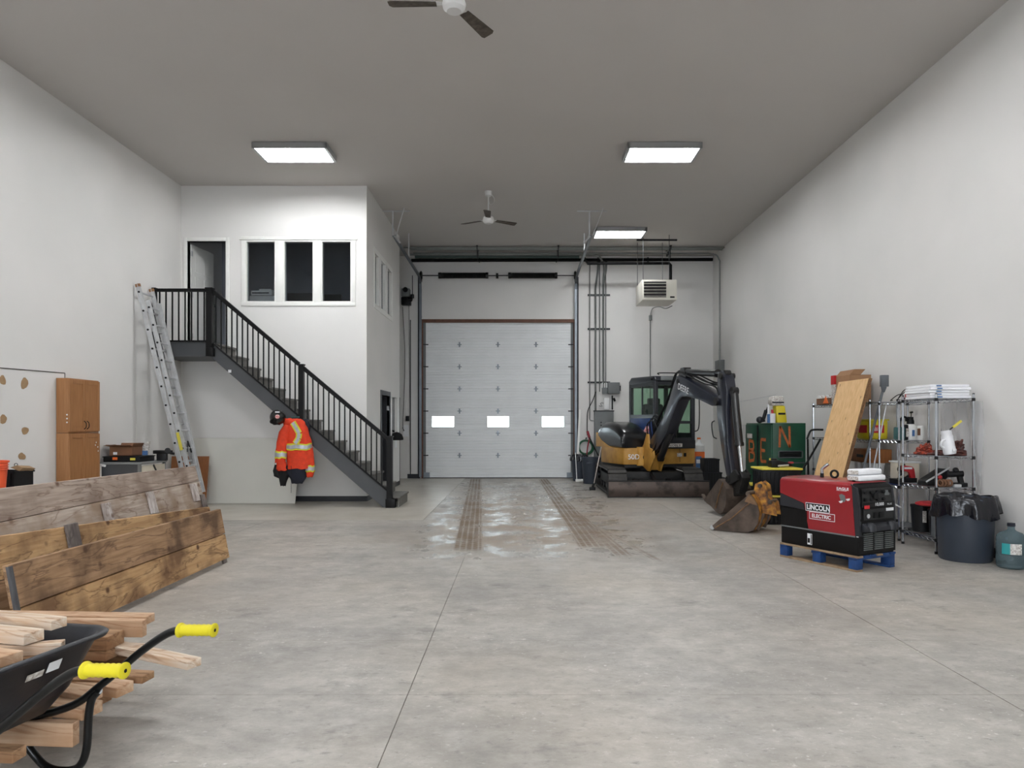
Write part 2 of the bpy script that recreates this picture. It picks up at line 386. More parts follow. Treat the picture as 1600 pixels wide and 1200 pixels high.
        bm = bmesh.new(); bm.from_mesh(me); bmesh.ops.recalc_face_normals(bm, faces=bm.faces[:])
        if bevel:
            ed = [e for e in bm.edges if len(e.link_faces) == 2 and e.calc_face_angle(0) > .6]
            try: bmesh.ops.bevel(bm, geom=ed, offset=bevel, segments=seg, affect='EDGES', clamp_overlap=True, profile=.5)
            except Exception: pass
        bm.to_mesh(me); bm.free()
        if smooth:
            me.shade_smooth(); me.set_sharp_from_angle(angle=math.radians(smooth))
        o = bpy.data.objects.new(name, me); COL.objects.link(o)
        me.materials.append(MATS[mat])
        if parent is not None: o.parent = parent
        else: o.location = wm.translation
        WM[o.name] = wm
        if kind: o['kind'] = kind
        if label: o['label'] = label
        return o
WM = {}
def thing(name, label, cat, loc=(0, 0, 0), ang=0, group=None, kind=None):
    o = bpy.data.objects.new(name, None); COL.objects.link(o)
    o.location = loc; o.rotation_euler = (0, 0, math.radians(ang)); WM[o.name] = frame(loc, ang); o.empty_display_size = .1
    if label: o['label'] = label
    if cat: o['category'] = cat
    if group: o['group'] = group
    if kind: o['kind'] = kind
    return o
def tag(o, label, cat, group=None):
    o['label'] = label; o['category'] = cat
    if group: o['group'] = group
    return o
def struct(name, mb, mat, **k): return mb.build(name, mat, kind='structure', **k)
def dup(root, loc, ang=None, label=None, group=None):
    r = root.copy(); COL.objects.link(r); r.location = loc
    if ang is not None: r.rotation_euler = (0, 0, math.radians(ang))
    if label: r['label'] = label
    if group: r['group'] = group
    WM[r.name] = frame(loc, math.degrees(r.rotation_euler[2]))
    for ch in list(root.children):
        c = ch.copy(); COL.objects.link(c); c.parent = r
        for g in list(ch.children):
            d = g.copy(); COL.objects.link(d); d.parent = c
    return r
def text(s, o, right, up, h, mat, parent, name='lettering', sx=1.0, ext=.002, bold=.0, align='LEFT', spacing=1.0):
    """flat lettering; o = lower-left corner, h = capital height"""
    cu = bpy.data.curves.new('t', 'FONT'); cu.body = s; cu.size = 1; cu.extrude = 0; cu.offset = bold; cu.align_x = align; cu.space_character = spacing
    ob = bpy.data.objects.new('t', cu); COL.objects.link(ob)
    dg = bpy.context.evaluated_depsgraph_get(); dg.update()
    me0 = bpy.data.meshes.new_from_object(ob.evaluated_get(dg))
    vs = [v.co.copy() for v in me0.vertices]; fs = [tuple(p.vertices) for p in me0.polygons]
    bpy.data.objects.remove(ob); bpy.data.curves.remove(cu); bpy.data.meshes.remove(me0)
    right = V(right).normalized(); up = V(up).normalized(); n = right.cross(up).normalized(); k = h/.70
    mb = MB(); mb.v = [V(o)+right*(v.x*k*sx)+up*(v.y*k)+n*ext for v in vs]; mb.f = fs
    return mb.build(name, mat, parent, smooth=0)
def bez(pts, n=8):
    """smooth path through points (Catmull-Rom)"""
    pts = [V(p) for p in pts]; out = []
    q = [pts[0]*2-pts[1]]+pts+[pts[-1]*2-pts[-2]]
    for i in range(1, len(q)-2):
        for k in range(n):
            t = k/n; a, b, c, d = q[i-1], q[i], q[i+1], q[i+2]
            out.append(.5*((2*b)+(c-a)*t+(2*a-5*b+4*c-d)*t*t+(3*b-a-3*c+d)*t**3))
    out.append(pts[-1]); return out
# ================================================================== SETTING
XL, XR, YB, YR, HC = -6.55, 5.31, 19.5, -4.2, 6.10       # left and right wall, far wall, wall behind the camera, ceiling
YM, XM, YM2, ZM = 13.74, -2.96, 17.5, 2.955              # office front wall, its side wall, its far end, its floor
# floor: a dark bed with the concrete bays laid on it, saw-cut joints between them
fl = struct('floor', MB().box(XL-.3, YR-.3, -.25, XR+.3, YB+.35, -.006), 'joint_dark')
ys = [YR, -1.9, 1.05, 3.93, 4.92, 7.95, 11.05]
g = .0028
for i in range(len(ys)-1):
    xs = [XL, -3.9, -.62, 2.63, XR]
    if i in (2, ): pass
    for a, b in zip(xs, xs[1:]):
        MB().box(a+g, ys[i]+g*.5, -.10, b-g, ys[i+1]-g*.5, 0).build('concrete_bay', 'concrete', fl, smooth=0)
ys = [11.05, 14.2, 17.3, YB+.3]
for i in range(3):
    MB().box(XL, ys[i]+g, -.10, -1.50-g, ys[i+1]-g, .0005).build('concrete_bay', 'concrete_pale', fl, smooth=0, label='paler smoother concrete bay beside the stair')
    for a, b in ((-1.50, 2.63), (2.63, XR)):
        MB().box(a+g, ys[i]+g*.5, -.10, b-g, ys[i+1]-g*.5, 0).build('concrete_bay', 'concrete', fl, smooth=0)
struct('ceiling', MB().box(XL-.3, YR-.3, HC, XR+.3, YB+.3, HC+.2), 'ceiling_paint')
wl = struct('wall_left', MB().box(XL-.25, YR-.3, -.2, XL, YB+.3, HC+.1), 'wall_paint')
wr = struct('wall_right', MB().box(XR, YR-.3, -.2, XR+.25, YB+.3, HC+.1), 'wall_paint')
struct('wall_rear', MB().box(XL, YR-.25, -.2, -2.75, YR, HC+.1).box(1.52, YR-.25, -.2, XR, YR, HC+.1).box(-2.75, YR-.25, 4.27, 1.52, YR, HC+.1), 'wall_paint')   # unseen door opening, added to bring daylight onto the foreground
DX0, DX1, DZ1 = X(660, YB), X(897, YB), Z(503, YB)
wb = struct('wall_back', MB().box(XL, YB, -.1, DX0, YB+.25, HC+.1).box(DX1, YB, -.1, XR, YB+.25, HC+.1).box(DX0, YB, DZ1, DX1, YB+.25, HC+.1), 'wall_paint')
struct('ground_outside', MB().box(-30, YB+.36, -.3, 30, 90, -.05).box(-30, -60, -.3, 30, YR-.31, -.05), 'snow')
# torn paint patches and the cracked sheet edge on the left wall
for px, py, r, sq in ((4, 594, .055, 1), (38, 599, .06, 1.3), (5, 655, .06, .9), (39, 673, .055, 1), (34, 713, .06, .8)):
    d = DX(px, XL); c = V(XL+.001, d, Z(py, d)); pts = []
    for k in range(14):
        a = 2*PI*k/14; q = r*(1+.13*math.sin(a*2+px)+.08*math.sin(a*3+py)+.05*math.sin(a*5))
        pts.append(c+V(0, q*1.1*math.cos(a), q*sq*math.sin(a)))
    MB().prism(pts, (.002, 0, 0)).build('torn_patch', 'brown_paper', wl, smooth=0, label='torn brown patch in the white paint')
d0, d1 = DX(-60, XL), DX(101, XL)
MB().beam((XL+.003, d0, Z(570, d0)), (XL+.003, d1, Z(583, d1)), .006, .012).beam((XL+.003, d1, Z(583, d1)), (XL+.003, d1, Z(592, d1)), .006, .008, (0, 1, 0)).build('cracked_joint', 'grime', wl, smooth=0)
d1 = DX(213, XL); MB().beam((XL+.002, d1, 0), (XL+.002, d1, 2.35), .004, .008, (0, 1, 0)).build('joint_and_shadow_line', 'drywall', wl, smooth=0)  # thin strip drawing the edge of a shadow beside the ladder
for (pa, ya), (pb, yb) in (((1150, 629), (1212, 617)), ((1150, 665), (1166, 665))):
    a, b = DX(pa, XR), DX(pb, XR)
    MB().beam((XR-.002, a, Z(ya, a)), (XR-.002, b, Z(yb, b)), .004, .008).build('joint_and_shadow_line', 'duct_tape', wr, smooth=0)
# office block on the upper floor ------------------------------------------------
def px_rect(x0, y0, x1, y1, d): return X(x0, d), Z(y1, d), X(x1, d), Z(y0, d)
ox0, oz0, ox1, oz1 = px_rect(293, 377, 353, 535, YM)       # doorway
wins = [px_rect(a, 376, b, 472.5, YM) for a, b in ((383.5, 431), (443, 490.5), (502, 549.5))]
WT = .12
wz0, wz1 = wins[0][1], wins[0][3]
m = MB().box(XL, YM, -.1, XM, YM+WT, ZM).box(XL, YM, ZM, ox0, YM+WT, HC).box(ox0, YM, oz1, ox1, YM+WT, HC)
m.box(ox1, YM, ZM, wins[0][0], YM+WT, HC).box(wins[2][2], YM, ZM, XM, YM+WT, HC)
m.box(wins[0][0], YM, ZM, wins[2][2], YM+WT, wz0).box(wins[0][0], YM, wz1, wins[2][2], YM+WT, HC)
for a, b in zip(wins, wins[1:]): m.box(a[2], YM, wz0, b[0], YM+WT, wz1)
struct('wall_office_front', m, 'wall_paint')
# side wall, window strip above, doorway and pass-through below
SW = [(DX(a, XM), DX(b, XM)) for a, b in ((585, 592), (594.6, 602.2), (604.6, 612))]
sz0, sz1 = 3.93, 5.02
LD0, LD1, LDZ = DX(595.5, XM), DX(608.5, XM), 2.12
PW0, PW1, PWZ0, PWZ1 = DX(611.5, XM), DX(621.5, XM), 1.12, 2.12
m = MB().box(XM-WT, YM+WT, LDZ, XM, YM2, sz0).box(XM-WT, YM+WT, sz1, XM, YM2, HC).box(XM-WT, YM+WT, sz0, XM, SW[0][0], sz1).box(XM-WT, SW[2][1], sz0, XM, YM2, sz1)
for a, b in zip(SW, SW[1:]): m.box(XM-WT, a[1], sz0, XM, b[0], sz1)
m.box(XM-WT, YM+WT, -.1, XM, LD0, LDZ).box(XM-WT, LD1, -.1, XM, PW0, LDZ).box(XM-WT, PW0, -.1, XM, PW1, PWZ0).box(XM-WT, PW1, -.1, XM, YM2, LDZ)
struct('wall_office_side', m, 'wall_paint')
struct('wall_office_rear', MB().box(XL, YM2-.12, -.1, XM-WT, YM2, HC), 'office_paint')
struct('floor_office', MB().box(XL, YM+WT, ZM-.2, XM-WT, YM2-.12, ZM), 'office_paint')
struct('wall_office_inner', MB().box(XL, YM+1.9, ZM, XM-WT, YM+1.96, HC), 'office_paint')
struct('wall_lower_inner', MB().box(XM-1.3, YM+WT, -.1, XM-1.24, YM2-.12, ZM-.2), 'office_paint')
# front windows
for k, (x0, z0, x1, z1) in enumerate(wins):
    wdw = thing('window_%d' % (k+1), None, None, ((x0+x1)/2, YM, z0), kind='structure')
    t = .022
    MB().box(x0, YM-.012, z0, x0+t, YM+WT, z1).box(x1-t, YM-.012, z0, x1, YM+WT, z1).box(x0+t, YM-.012, z0, x1-t, YM+WT, z0+t).box(x0+t, YM-.012, z1-t, x1-t, YM+WT, z1).build('window_frame', 'trim_white', wdw)
    MB().box(x0+t, YM+.05, z0+t, x1-t, YM+.055, z1-t).build('pane', 'pane_office', wdw, smooth=0)
x0, x1 = wins[0][0], wins[2][2]
struct('trim_1', MB().box(x0-.09, YM-.018, wz1, x1+.09, YM-.001, wz1+.075).box(x0-.11, YM-.035, wz1+.01, x1+.12, YM-.018, wz1+.03).box(x0-.08, YM-.018, wz0-.07, x1+.08, YM-.001, wz0)
       .box(x0-.08, YM-.018, wz0, x0-.001, YM-.001, wz1).box(x1+.001, YM-.018, wz0, x1+.08, YM-.001, wz1).box(wins[0][2]+.002, YM-.016, wz0, wins[1][0]-.002, YM-.001, wz1).box(wins[1][2]+.002, YM-.016, wz0, wins[2][0]-.002, YM-.001, wz1), 'trim_white', bevel=.003)
# side windows
wdw = thing('window_4', None, None, (XM, (SW[0][0]+SW[2][1])/2, sz0), kind='structure')
m = MB()
for a, b in SW: m.box(XM-WT, a, sz0, XM+.01, a+.03, sz1).box(XM-WT, b-.03, sz0, XM+.01, b, sz1)
m.box(XM-WT, SW[0][0], sz0, XM+.01, SW[2][1], sz0+.03).box(XM-WT, SW[0][0], sz1-.03, XM+.01, SW[2][1], sz1)
m.box(XM+.001, SW[0][0]-.07, sz0-.07, XM+.014, SW[2][1]+.07, sz0).box(XM+.001, SW[0][0]-.07, sz1, XM+.014, SW[2][1]+.07, sz1+.07)
m.box(XM+.001, SW[0][0]-.07, sz0, XM+.014, SW[0][0], sz1).box(XM+.001, SW[2][1], sz0, XM+.014, SW[2][1]+.07, sz1)
m.build('window_frame', 'trim_white', wdw)
for a, b in SW: MB().box(XM-.06, a+.03, sz0+.03, XM-.055, b-.03, sz1-.03).build('pane', 'pane_office', wdw, smooth=0)
# office door, opened inward against the left wall
dr = thing('door_2', None, None, (ox0, YM, ZM), kind='structure')
MB().box(ox0-.07, YM-.018, ZM, ox0, YM+WT, oz1+.07).box(ox1, YM-.018, ZM, ox1+.07, YM+WT, oz1+.07).box(ox0, YM-.018, oz1, ox1, YM+WT, oz1+.07).build('door_frame', 'trim_white', dr, bevel=.003)
L0 = frame((ox0+.03, YM+WT-.01, ZM+.01), 84); wd, hd = .80, 2.03
leaf = MB(L0).box(0, 0, 0, wd, .036, hd).build('door_leaf', 'trim_white', dr)
for cx in (.115, .44):
    for (a, b) in ((.14, .62), (.72, 1.42), (1.52, 1.86)):
        for yy in (-.006, .036):
            MB(L0).box(cx, yy, a, cx+.245, yy+.006, b).build('door_panel', 'trim_white', leaf, bevel=.004, seg=1)
for zz in (.2, 1.0, 1.8): MB(L0).box(-.02, -.012, zz, .03, -.002, zz+.10).build('hinge', 'aluminium', leaf)
MB(L0).ball((wd-.07, -.05, .95), .03).cyl((wd-.07, 0, .95), (wd-.07, -.05, .95), .012).build('door_knob', 'chrome', leaf)
# lower door frame (dark) and open dark door leaf, pass-through beside it
dr = thing('door_3', None, None, (XM, (LD0+LD1)/2, 0), kind='structure')
MB().box(XM-WT, LD0-.09, 0, XM+.02, LD0, LDZ+.10).box(XM-WT, LD1, 0, XM+.02, LD1+.05, LDZ+.10).box(XM-WT, LD0, LDZ, XM+.02, LD1, LDZ+.10).build('door_frame', 'stringer_grey', dr, bevel=.004)
lf = MB().box(XM-.86, LD1-.05, .01, XM-.05, LD1-.01, LDZ-.01).build('door_leaf', 'base_rubber', dr)
for zz in (.3, 1.05, 1.8): MB().box(XM-.05, LD1-.066, zz, XM-.004, LD1-.05, zz+.1).build('hinge', 'aluminium', lf)
wdw = thing('window_5', None, None, (XM, PW0, PWZ0), kind='structure')
MB().box(XM-WT, PW0, PWZ0, XM+.008, PW0+.05, PWZ1).box(XM-WT, PW1-.05, PWZ0, XM+.008, PW1, PWZ1).box(XM-WT, PW0+.05, PWZ0, XM+.008, PW1-.05, PWZ0+.03).build('window_frame', 'trim_white', wdw)
MB().box(XM-.07, PW0+.05, PWZ0+.03, XM-.065, PW1-.05, PWZ1).build('pane', 'pane_office', wdw, smooth=0)
# dark skirting
struct('baseboard_front', MB().box(XL, YM-.012, 0, XM, YM-.001, .10), 'base_rubber')
struct('baseboard_side', MB().box(XM+.001, YM, 0, XM+.012, LD0-.09, .10).box(XM+.001, LD1+.05, 0, XM+.012, YM2, .10), 'base_rubber')
struct('baseboard_back', MB().box(XM-WT, YB-.012, 0, DX0-.12, YB-.001, .12).box(DX1+.1, YB-.012, 0, XR, YB-.001, .12), 'base_rubber')
struct('baseboard_right', MB().box(XR-.012, YR, 0, XR-.001, YB, .11), 'base_rubber')
struct('baseboard_left', MB().box(XL+.001, YR, 0, XL+.012, YM, .11), 'base_rubber')
struct('trim_2', MB().box(XM-.05, YM2, 0, XM+.006, YM2+.04, 2.15), 'black_paint')
# ---------------------------------------------------------------- overhead door
od = thing('door_1', None, None, ((DX0+DX1)/2, YB, 0), kind='structure')
yf = YB+.03; N = 7; ph = (DZ1-.03)/N; th = .045; bx0, bx1 = DX0+.02, DX1-.02
def profile(z0, z1):          # ribbed inner skin: shallow horizontal grooves
    pts = [(0, z0+.008)]
    k = max(1, round((z1-z0)/.075)); st = (z1-z0)/k
    for i in range(1, k):
        z = z0+i*st; pts += [(0, z-.011), (.010, z-.007), (.010, z+.006), (0, z+.010)]
    return pts+[(0, z1-.008), (.006, z1-.0005), (th, z1-.0002), (th, z0+.0002), (.006, z0+.0005)]
def slab(mb, x0, x1, z0, z1): return mb.prism([(x0, yf+a, b) for a, b in profile(z0, z1)], (x1-x0, 0, 0))
wpx = [(675, 709.5), (761.5, 795), (847, 881)]
panels = []
for i in range(N):
    z0, z1 = .02+i*ph, .02+(i+1)*ph; m = MB()
    if i != 2: slab(m, bx0, bx1, z0, z1)
    else:
        w0, w1 = Z(667, yf), Z(650.5, yf); xx = [bx0]
        slab(m, bx0, bx1, z0, w0); slab(m, bx0, bx1, w1, z1)
        for a, b in wpx:
            slab(m, xx[-1], X(a, yf), w0, w1); xx.append(X(b, yf))
        slab(m, xx[-1], bx1, w0, w1)
    p = m.build('door_panel', 'door_metal', od, smooth=20); panels.append(p)
    MB().box(bx0-.0, yf-.004, z0+.005, bx0+.07, yf-.0005, z1-.005).box(bx1-.07, yf-.004, z0+.005, bx1, yf-.0005, z1-.005).build('end_cap', 'panel_grey', p)
    if i == 2:
        for a, b in wpx:
            a, b = X(a, yf), X(b, yf); t = .022
            MB().box(a-t, yf-.010, w0-t, b+t, yf-.0005, w0).box(a-t, yf-.010, w1, b+t, yf-.0005, w1+t).box(a-t, yf-.010, w0, a, yf-.0005, w1).box(b, yf-.010, w0, b+t, yf-.0005, w1).build('window_frame', 'trim_white', p, bevel=.004)
            MB().box(a, yf+.018, w0, b, yf+.022, w1).build('window_pane', 'pane_clear', p, smooth=0)
    if i < N-1:
        for px in (718, 778, 837.5):
            x = X(px, yf)
            MB().box(x-.06, yf-.008, z1-.012, x+.06, yf-.001, z1+.012).box(x-.022, yf-.010, z1-.07, x+.022, yf-.001, z1+.07).cyl((x-.05, yf-.014, z1), (x+.05, yf-.014, z1), .008, n=6).build('hinge', 'track_steel', p)
        for x, sx in ((bx0+.03, 1), (bx1-.03, -1)):
            MB().box(min(x, x+sx*.11), yf-.012, z1-.014, max(x, x+sx*.11), yf-.001, z1+.014).cyl((x-sx*.11, yf-.04, z1), (x+sx*.06, yf-.04, z1), .012, n=6).ball((x-sx*.07, yf-.04, z1), .026, 8, 5).build('roller_hinge', 'dark_steel', p)
MB().box(bx0, yf-.002, .0, bx1, yf+.05, .02).build('bottom_seal', 'black_paint', od)
MB().box(bx0+.02, yf-.02, .02, bx0+.18, yf-.005, .16).box(bx1-.18, yf-.02, .02, bx1-.02, yf-.005, .16).build('bottom_bracket', 'track_steel', od)
MB().box(DX0-.02, YB-.04, DZ1-.02, DX1+.02, YB+.12, DZ1+.07).build('header', 'door_jamb', od)
MB().box(DX0-.02, YB-.03, 0, DX0+.02, YB+.12, DZ1).box(DX1-.02, YB-.03, 0, DX1+.09, YB-.001, DZ1).box(DX1-.02, YB-.001, 0, DX1-.0005, YB+.12, DZ1).build('jamb', 'door_jamb', od)
zt, y_end = Z(432, YB-.1), DX(618, DX0)          # high-lift tracks: up the wall, then out under the ceiling
for s, x in ((-1, DX0-.04), (1, DX1+.04)):
    path = [(x, YB-.10, .05), (x, YB-.10, zt-.35)]+[(x, YB-.10-.30*(1-math.cos(a)), zt-.35+.30*math.sin(a)) for a in (PI*.17, PI*.33, PI*.5)]+[(x, y_end, zt+.02)]
    m = MB()
    for a, b in zip(path, path[1:]): m.beam(a, b, .012, .065, (1, 0, 0)); m.beam(V(a)+V(-s*.03, 0, 0), V(b)+V(-s*.03, 0, 0), .055, .006, (1, 0, 0))
    m.build('door_track', 'track_steel', od)
    m = MB().beam((x+s*.05, YB-.03, .0), (x+s*.05, YB-.03, zt), .06, .006, (0, 1, 0)).beam((x+s*.05, YB-.06, .0), (x+s*.05, YB-.06, zt), .005, .05, (0, 1, 0))
    for k in range(6): m.box(x-.03, YB-.10, .4+k*.8, x+.03, YB-.02, .44+k*.8)
    m.build('track_angle', 'dark_steel', od)
    h = MB(); yy = y_end+.06
    h.beam((x-.03, yy, zt), (x-.03, yy, HC), .03, .004).beam((x+.03, yy, zt), (x+.25, yy-.2, HC), .03, .004).beam((x-.3, yy, HC-.012), (x+.35, yy, HC-.012), .03, .02)
    h.beam((x+.03, y_end+1.9, zt), (x+.03, y_end+1.9, HC), .03, .004).beam((x-s*.02, y_end+.02, zt+.02), (x-s*.16, y_end-.1, zt-.16), .03, .03)
    h.build('track_hanger', 'aluminium', od)
zs = Z(430.5, YB-.13)
sh = MB().cyl((DX0-.1, YB-.13, zs), (DX1+.1, YB-.13, zs), .0135, n=10).build('torsion_shaft', 'dark_steel', od)
for a, b in ((688, 760), (797, 868)):
    xa, xb = X(a, YB-.13), X(b, YB-.13); rs = []; n = 44
    m = MB()
    for k in range(n): m.tube([V(xa+(xb-xa)*(k+.5)/n, YB-.13, zs)+V(0, .072*math.cos(q*PI/6), .072*math.sin(q*PI/6)) for q in range(12)], .0125, 4, True)
    m.cyl((xa-.05, YB-.13, zs), (xa+.02, YB-.13, zs), .085, n=16).cyl((xb-.02, YB-.13, zs), (xb+.05, YB-.13, zs), .085, n=16).cyl((xa, YB-.13, zs), (xb, YB-.13, zs), .058, n=12)
    m.build('torsion_spring', 'spring_black', od)
for x in (DX0-.02, DX1+.02): MB().cyl((x-.03, YB-.13, zs), (x+.03, YB-.13, zs), .10, n=18).box(x-.012, YB-.16, zs-.15, x+.012, YB-.001, zs+.12).build('cable_drum', 'black_paint', od)
xm = X(777, YB); MB().box(xm-.03, YB-.15, zs-.06, xm+.03, YB-.001, zs+.06).cyl((xm-.025, YB-.13, zs), (xm+.025, YB-.13, zs), .045, n=12).build('centre_bracket', 'black_paint', od)
# operator
o1 = thing('door_operator', 'grey and black chain hoist motor on the wall left of the overhead door tracks', 'motor', (X(635, YB), YB-.15, Z(478, YB)))
ox, oz = X(635, YB-.15), Z(463, YB-.15)
MB().box(ox-.12, YB-.26, oz-.02, ox+.10, YB-.03, oz+.20).build('motor_housing', 'panel_grey', o1, bevel=.015)
MB().cyl((ox-.01, YB-.28, oz+.16), (ox-.01, YB-.06, oz+.16), .07).build('motor', 'black_paint', o1)
MB().box(ox-.13, YB-.22, oz-.24, ox+.12, YB-.03, oz-.03).cyl((ox-.02, YB-.24, oz-.12), (ox-.02, YB-.05, oz-.12), .09).cyl((ox+.08, YB-.24, oz-.10), (ox+.17, YB-.24, oz-.10), .055).build('gearbox', 'black_paint', o1, bevel=.01)
MB().cyl((ox+.16, YB-.13, oz-.1), (ox+.16, YB-.13, zs), .01, n=6).cyl((ox+.16, YB-.15, oz-.05), (ox+.16, YB-.15, oz+.05), .05).build('drive_chain', 'dark_steel', o1)
MB().cyl((ox+.06, YB-.10, oz-.2), (ox+.10, YB-.04, .16), .006, n=6).build('pull_chain', 'dark_steel', o1)
# things on the strip of wall left of the door
sxx = X(637, YB)
c1 = thing('door_control', 'small black push button box on the wall left of the overhead door', 'switch', (sxx, YB, Z(655, YB)))
MB().box(sxx-.045, YB-.06, Z(658, YB), sxx+.045, YB-.001, Z(650, YB)).build('switch_box', 'black_plastic', c1, bevel=.006)
for k in range(3): MB().cyl((sxx, YB-.07, Z(656, YB)+k*.045), (sxx, YB-.06, Z(656, YB)+k*.045), .014, n=10).build('button', 'dark_steel', c1)
m = MB().cyl((sxx+.08, YB-.02, .12), (sxx+.08, YB-.02, Z(500, YB)), .011, n=8); tag(m.build('conduit', 'dark_steel'), 'thin dark vertical conduit beside the overhead door, left of the track', 'conduit')
tag(MB().box(sxx-.12, YB-.004, Z(682, YB), sxx+.03, YB-.001, Z(664, YB)).build('paper_notice', 'label_white'), 'small white paper notice taped under the black door button', 'notice')
tag(MB().tube(bez([(X(635, YB)-.1, YB-.02, Z(480, YB)), (X(633, YB), YB-.03, Z(560, YB)), (X(630, YB), YB-.03, Z(662, YB)), (X(632, YB), YB-.03, Z(672, YB)), (X(629, YB), YB-.03, Z(668, YB))]), .007, 6).build('drop_cord', 'dark_steel'), 'thin dark cord hanging from the hoist motor to the door button', 'cord')
# ================================================================== CEILING: lights, fans, pipes
def light_fixture(glow='tube_glow'):
    r = thing('ceiling_light', '', 'ceiling light', (0, 0, 0), group='six tube ceiling lights')
    L, W, H = 1.22, .64, .088
    MB().box(-L/2, -W/2, 0, L/2, W/2, .012).box(-L/2, -W/2, -H, L/2, -W/2+.012, 0).box(-L/2, W/2-.012, -H, L/2, W/2, 0).box(-L/2, -W/2, -H, -L/2+.045, W/2, 0).box(L/2-.045, -W/2, -H, L/2, W/2, 0).build('housing', 'reflector', r, local=True)
    m = MB()
    for k in range(6):
        y = -W/2+.055+k*.106
        m.prism([(-L/2+.05, y-.053, -.004), (-L/2+.05, y, -.045+.02), (-L/2+.05, y+.053, -.004), (-L/2+.05, y, -.002)], (L-.10, 0, 0)) if k < 0 else None
        MB().cyl((-L/2+.05, y, -.040), (L/2-.05, y, -.040), .0185, n=8).build('tube', glow, r, local=True, smooth=60)
        for s in (-1, 1): m.box(s*(L/2-.05)-.006, y-.018, -.07, s*(L/2-.05)+.006, y+.018, -.012)
    m.build('lamp_holders', 'white_plastic', r, local=True)
    return r
LF = light_fixture(); LW = light_fixture('tube_glow_weak')
lamp_spots = [(-3.76, 11.9, 'six tube fluorescent ceiling light on the left, before the upstairs office'), (2.37, 11.9, 'six tube fluorescent ceiling light on the right, nearer of the two on that side'),
              (2.37, 16.9, 'fluorescent ceiling light nearest the overhead door, by the ceiling pipes')]
for k, (x, y, lab) in enumerate(lamp_spots+[(-3.76, 6.8, ''), (2.37, 6.8, ''), (-3.76, 1.7, ''), (2.37, 1.7, ''), (-3.76, -2.4, ''), (2.37, -2.4, '')]):
    lab = lab or ['left', 'right'][x > 0]+' hand fluorescent ceiling light '+['in the row just before the frame', 'overhead of the photographer', 'behind the photographer'][(k-3)//2]
    if k == 0: LF.location = (x, y, HC-.02); LF['label'] = lab
    elif k == 2: LW.location = (x, y, HC-.02); LW['label'] = lab      # the one nearest the door is dimmer
    else: dup(LF, (x, y, HC-.02), 0, lab)
def ceiling_fan(x, y, zhub, rot, lab):
    r = thing('ceiling_fan', lab, 'fan', (x, y, HC))
    MB().lathe((x, y, HC-.11), [(.03, 0), (.065, .03), (.075, .11)], 18).build('canopy', 'fan_white', r)
    MB().cyl((x, y, zhub+.12), (x, y, HC-.08), .013, n=8).build('downrod', 'fan_white', r)
    MB().lathe((x, y, zhub-.055), [(0, 0), (.07, 0), (.105, .03), (.115, .07), (.10, .12), (.05, .15), (.03, .20)], 24).build('motor_housing', 'fan_white', r)
    for k in range(3):
        a = math.radians(rot+120*k); d = V(math.cos(a), math.sin(a), 0); s = V(-d.y, d.x, 0)
        MB().prism([V(x, y, zhub+.02)+d*.10-s*.02, V(x, y, zhub+.02)+d*.22-s*.035, V(x, y, zhub+.02)+d*.22+s*.035, V(x, y, zhub+.02)+d*.10+s*.02], (0, 0, .006)).build('blade_arm', 'fan_white', r)
        c = V(x, y, zhub+.015); tw = V(0, 0, -.012)
        pts = [c+d*.17-s*.05-tw*.6, c+d*.60-s*.07-tw, c+d*.63-s*.04-tw*.8, c+d*.63+s*.06+tw, c+d*.60+s*.075+tw, c+d*.17+s*.05+tw*.6]
        MB().prism(pts, (0, 0, .005)).build('blade', 'blade_dirty', r, label='blade dark with dust')
    return r
f2 = ceiling_fan(-.62, 14.07, 5.52, 30, 'white three blade ceiling fan hanging nearer the overhead door, seen whole')
f1 = ceiling_fan(-.63, 6.82, 5.51, 60, 'three blade ceiling fan with dusty blades, cut by the top of the photo')
m = MB().tube(bez([(-.62, 14.03, HC-.03), (-.52, 14.03, HC-.12), (-.50, 14.03, HC-.22), (-.58, 14.05, HC-.27), (-.61, 14.06, HC-.2)]), .006, 6); m.build('cord', 'fan_white', f2)
# conduits across the ceiling before the far wall
def tubing(name, pts, r, mat, lab, cat='pipe', group=None, clamp=()):
    if clamp:
        t = thing(name, lab, cat, pts[0], group=group); MB().tube(pts, r, 8).build('tube', mat, t)
        for c in clamp: MB().cbox(c, (.03, .05, r*2+.05)).build('clamp', 'dark_steel', t)
        return t
    return tag(MB().tube(pts, r, 8).build(name, mat), lab, cat, group)
ycs = [18.35, 18.45, 18.55, 18.68, 18.82]
rr = [.02, .02, .026, .02, .026]; x_l = [-3.0, -2.9, -2.85, -2.8, -2.9]; x_r = [XR-.02]*3+[XR-.20, 1.9]
nm = ['nearest of the grey conduits running across the ceiling', 'second grey conduit across the ceiling from the front', 'third and thicker grey conduit across the ceiling',
      'grey conduit across the ceiling that bends down the right wall corner', 'rearmost grey conduit across the ceiling, bending down beside the overhead door']
for k in range(5):
    z = HC-.05-(.07 if k > 2 else .0); y = ycs[k]; pts = [(x_l[k], y, z), (x_r[k]-.25 if k > 2 else x_r[k], y, z)]
    if k == 3:
        pts = [(x_l[k], y, z)]+bez([(XR-.35, y, z), (XR-.14, y, z-.05), (XR-.05, y, z-.2)], 6)+[(XR-.05, y, Z(565, 18.6)), ]
    if k == 4:
        pts = [(x_l[k], y, z), (1.95, y, z)]+bez([(2.1, y+.05, z-.01), (2.28, y+.45, z-.2), (2.29, YB-.03, z-.7)], 6)+[(2.29, YB-.03, Z(600, YB))]
    tubing('conduit', pts, rr[k], 'conduit_grey', nm[k], 'conduit', clamp=[(xx, y, z) for xx in (-1.1, 1.0, 3.9)])
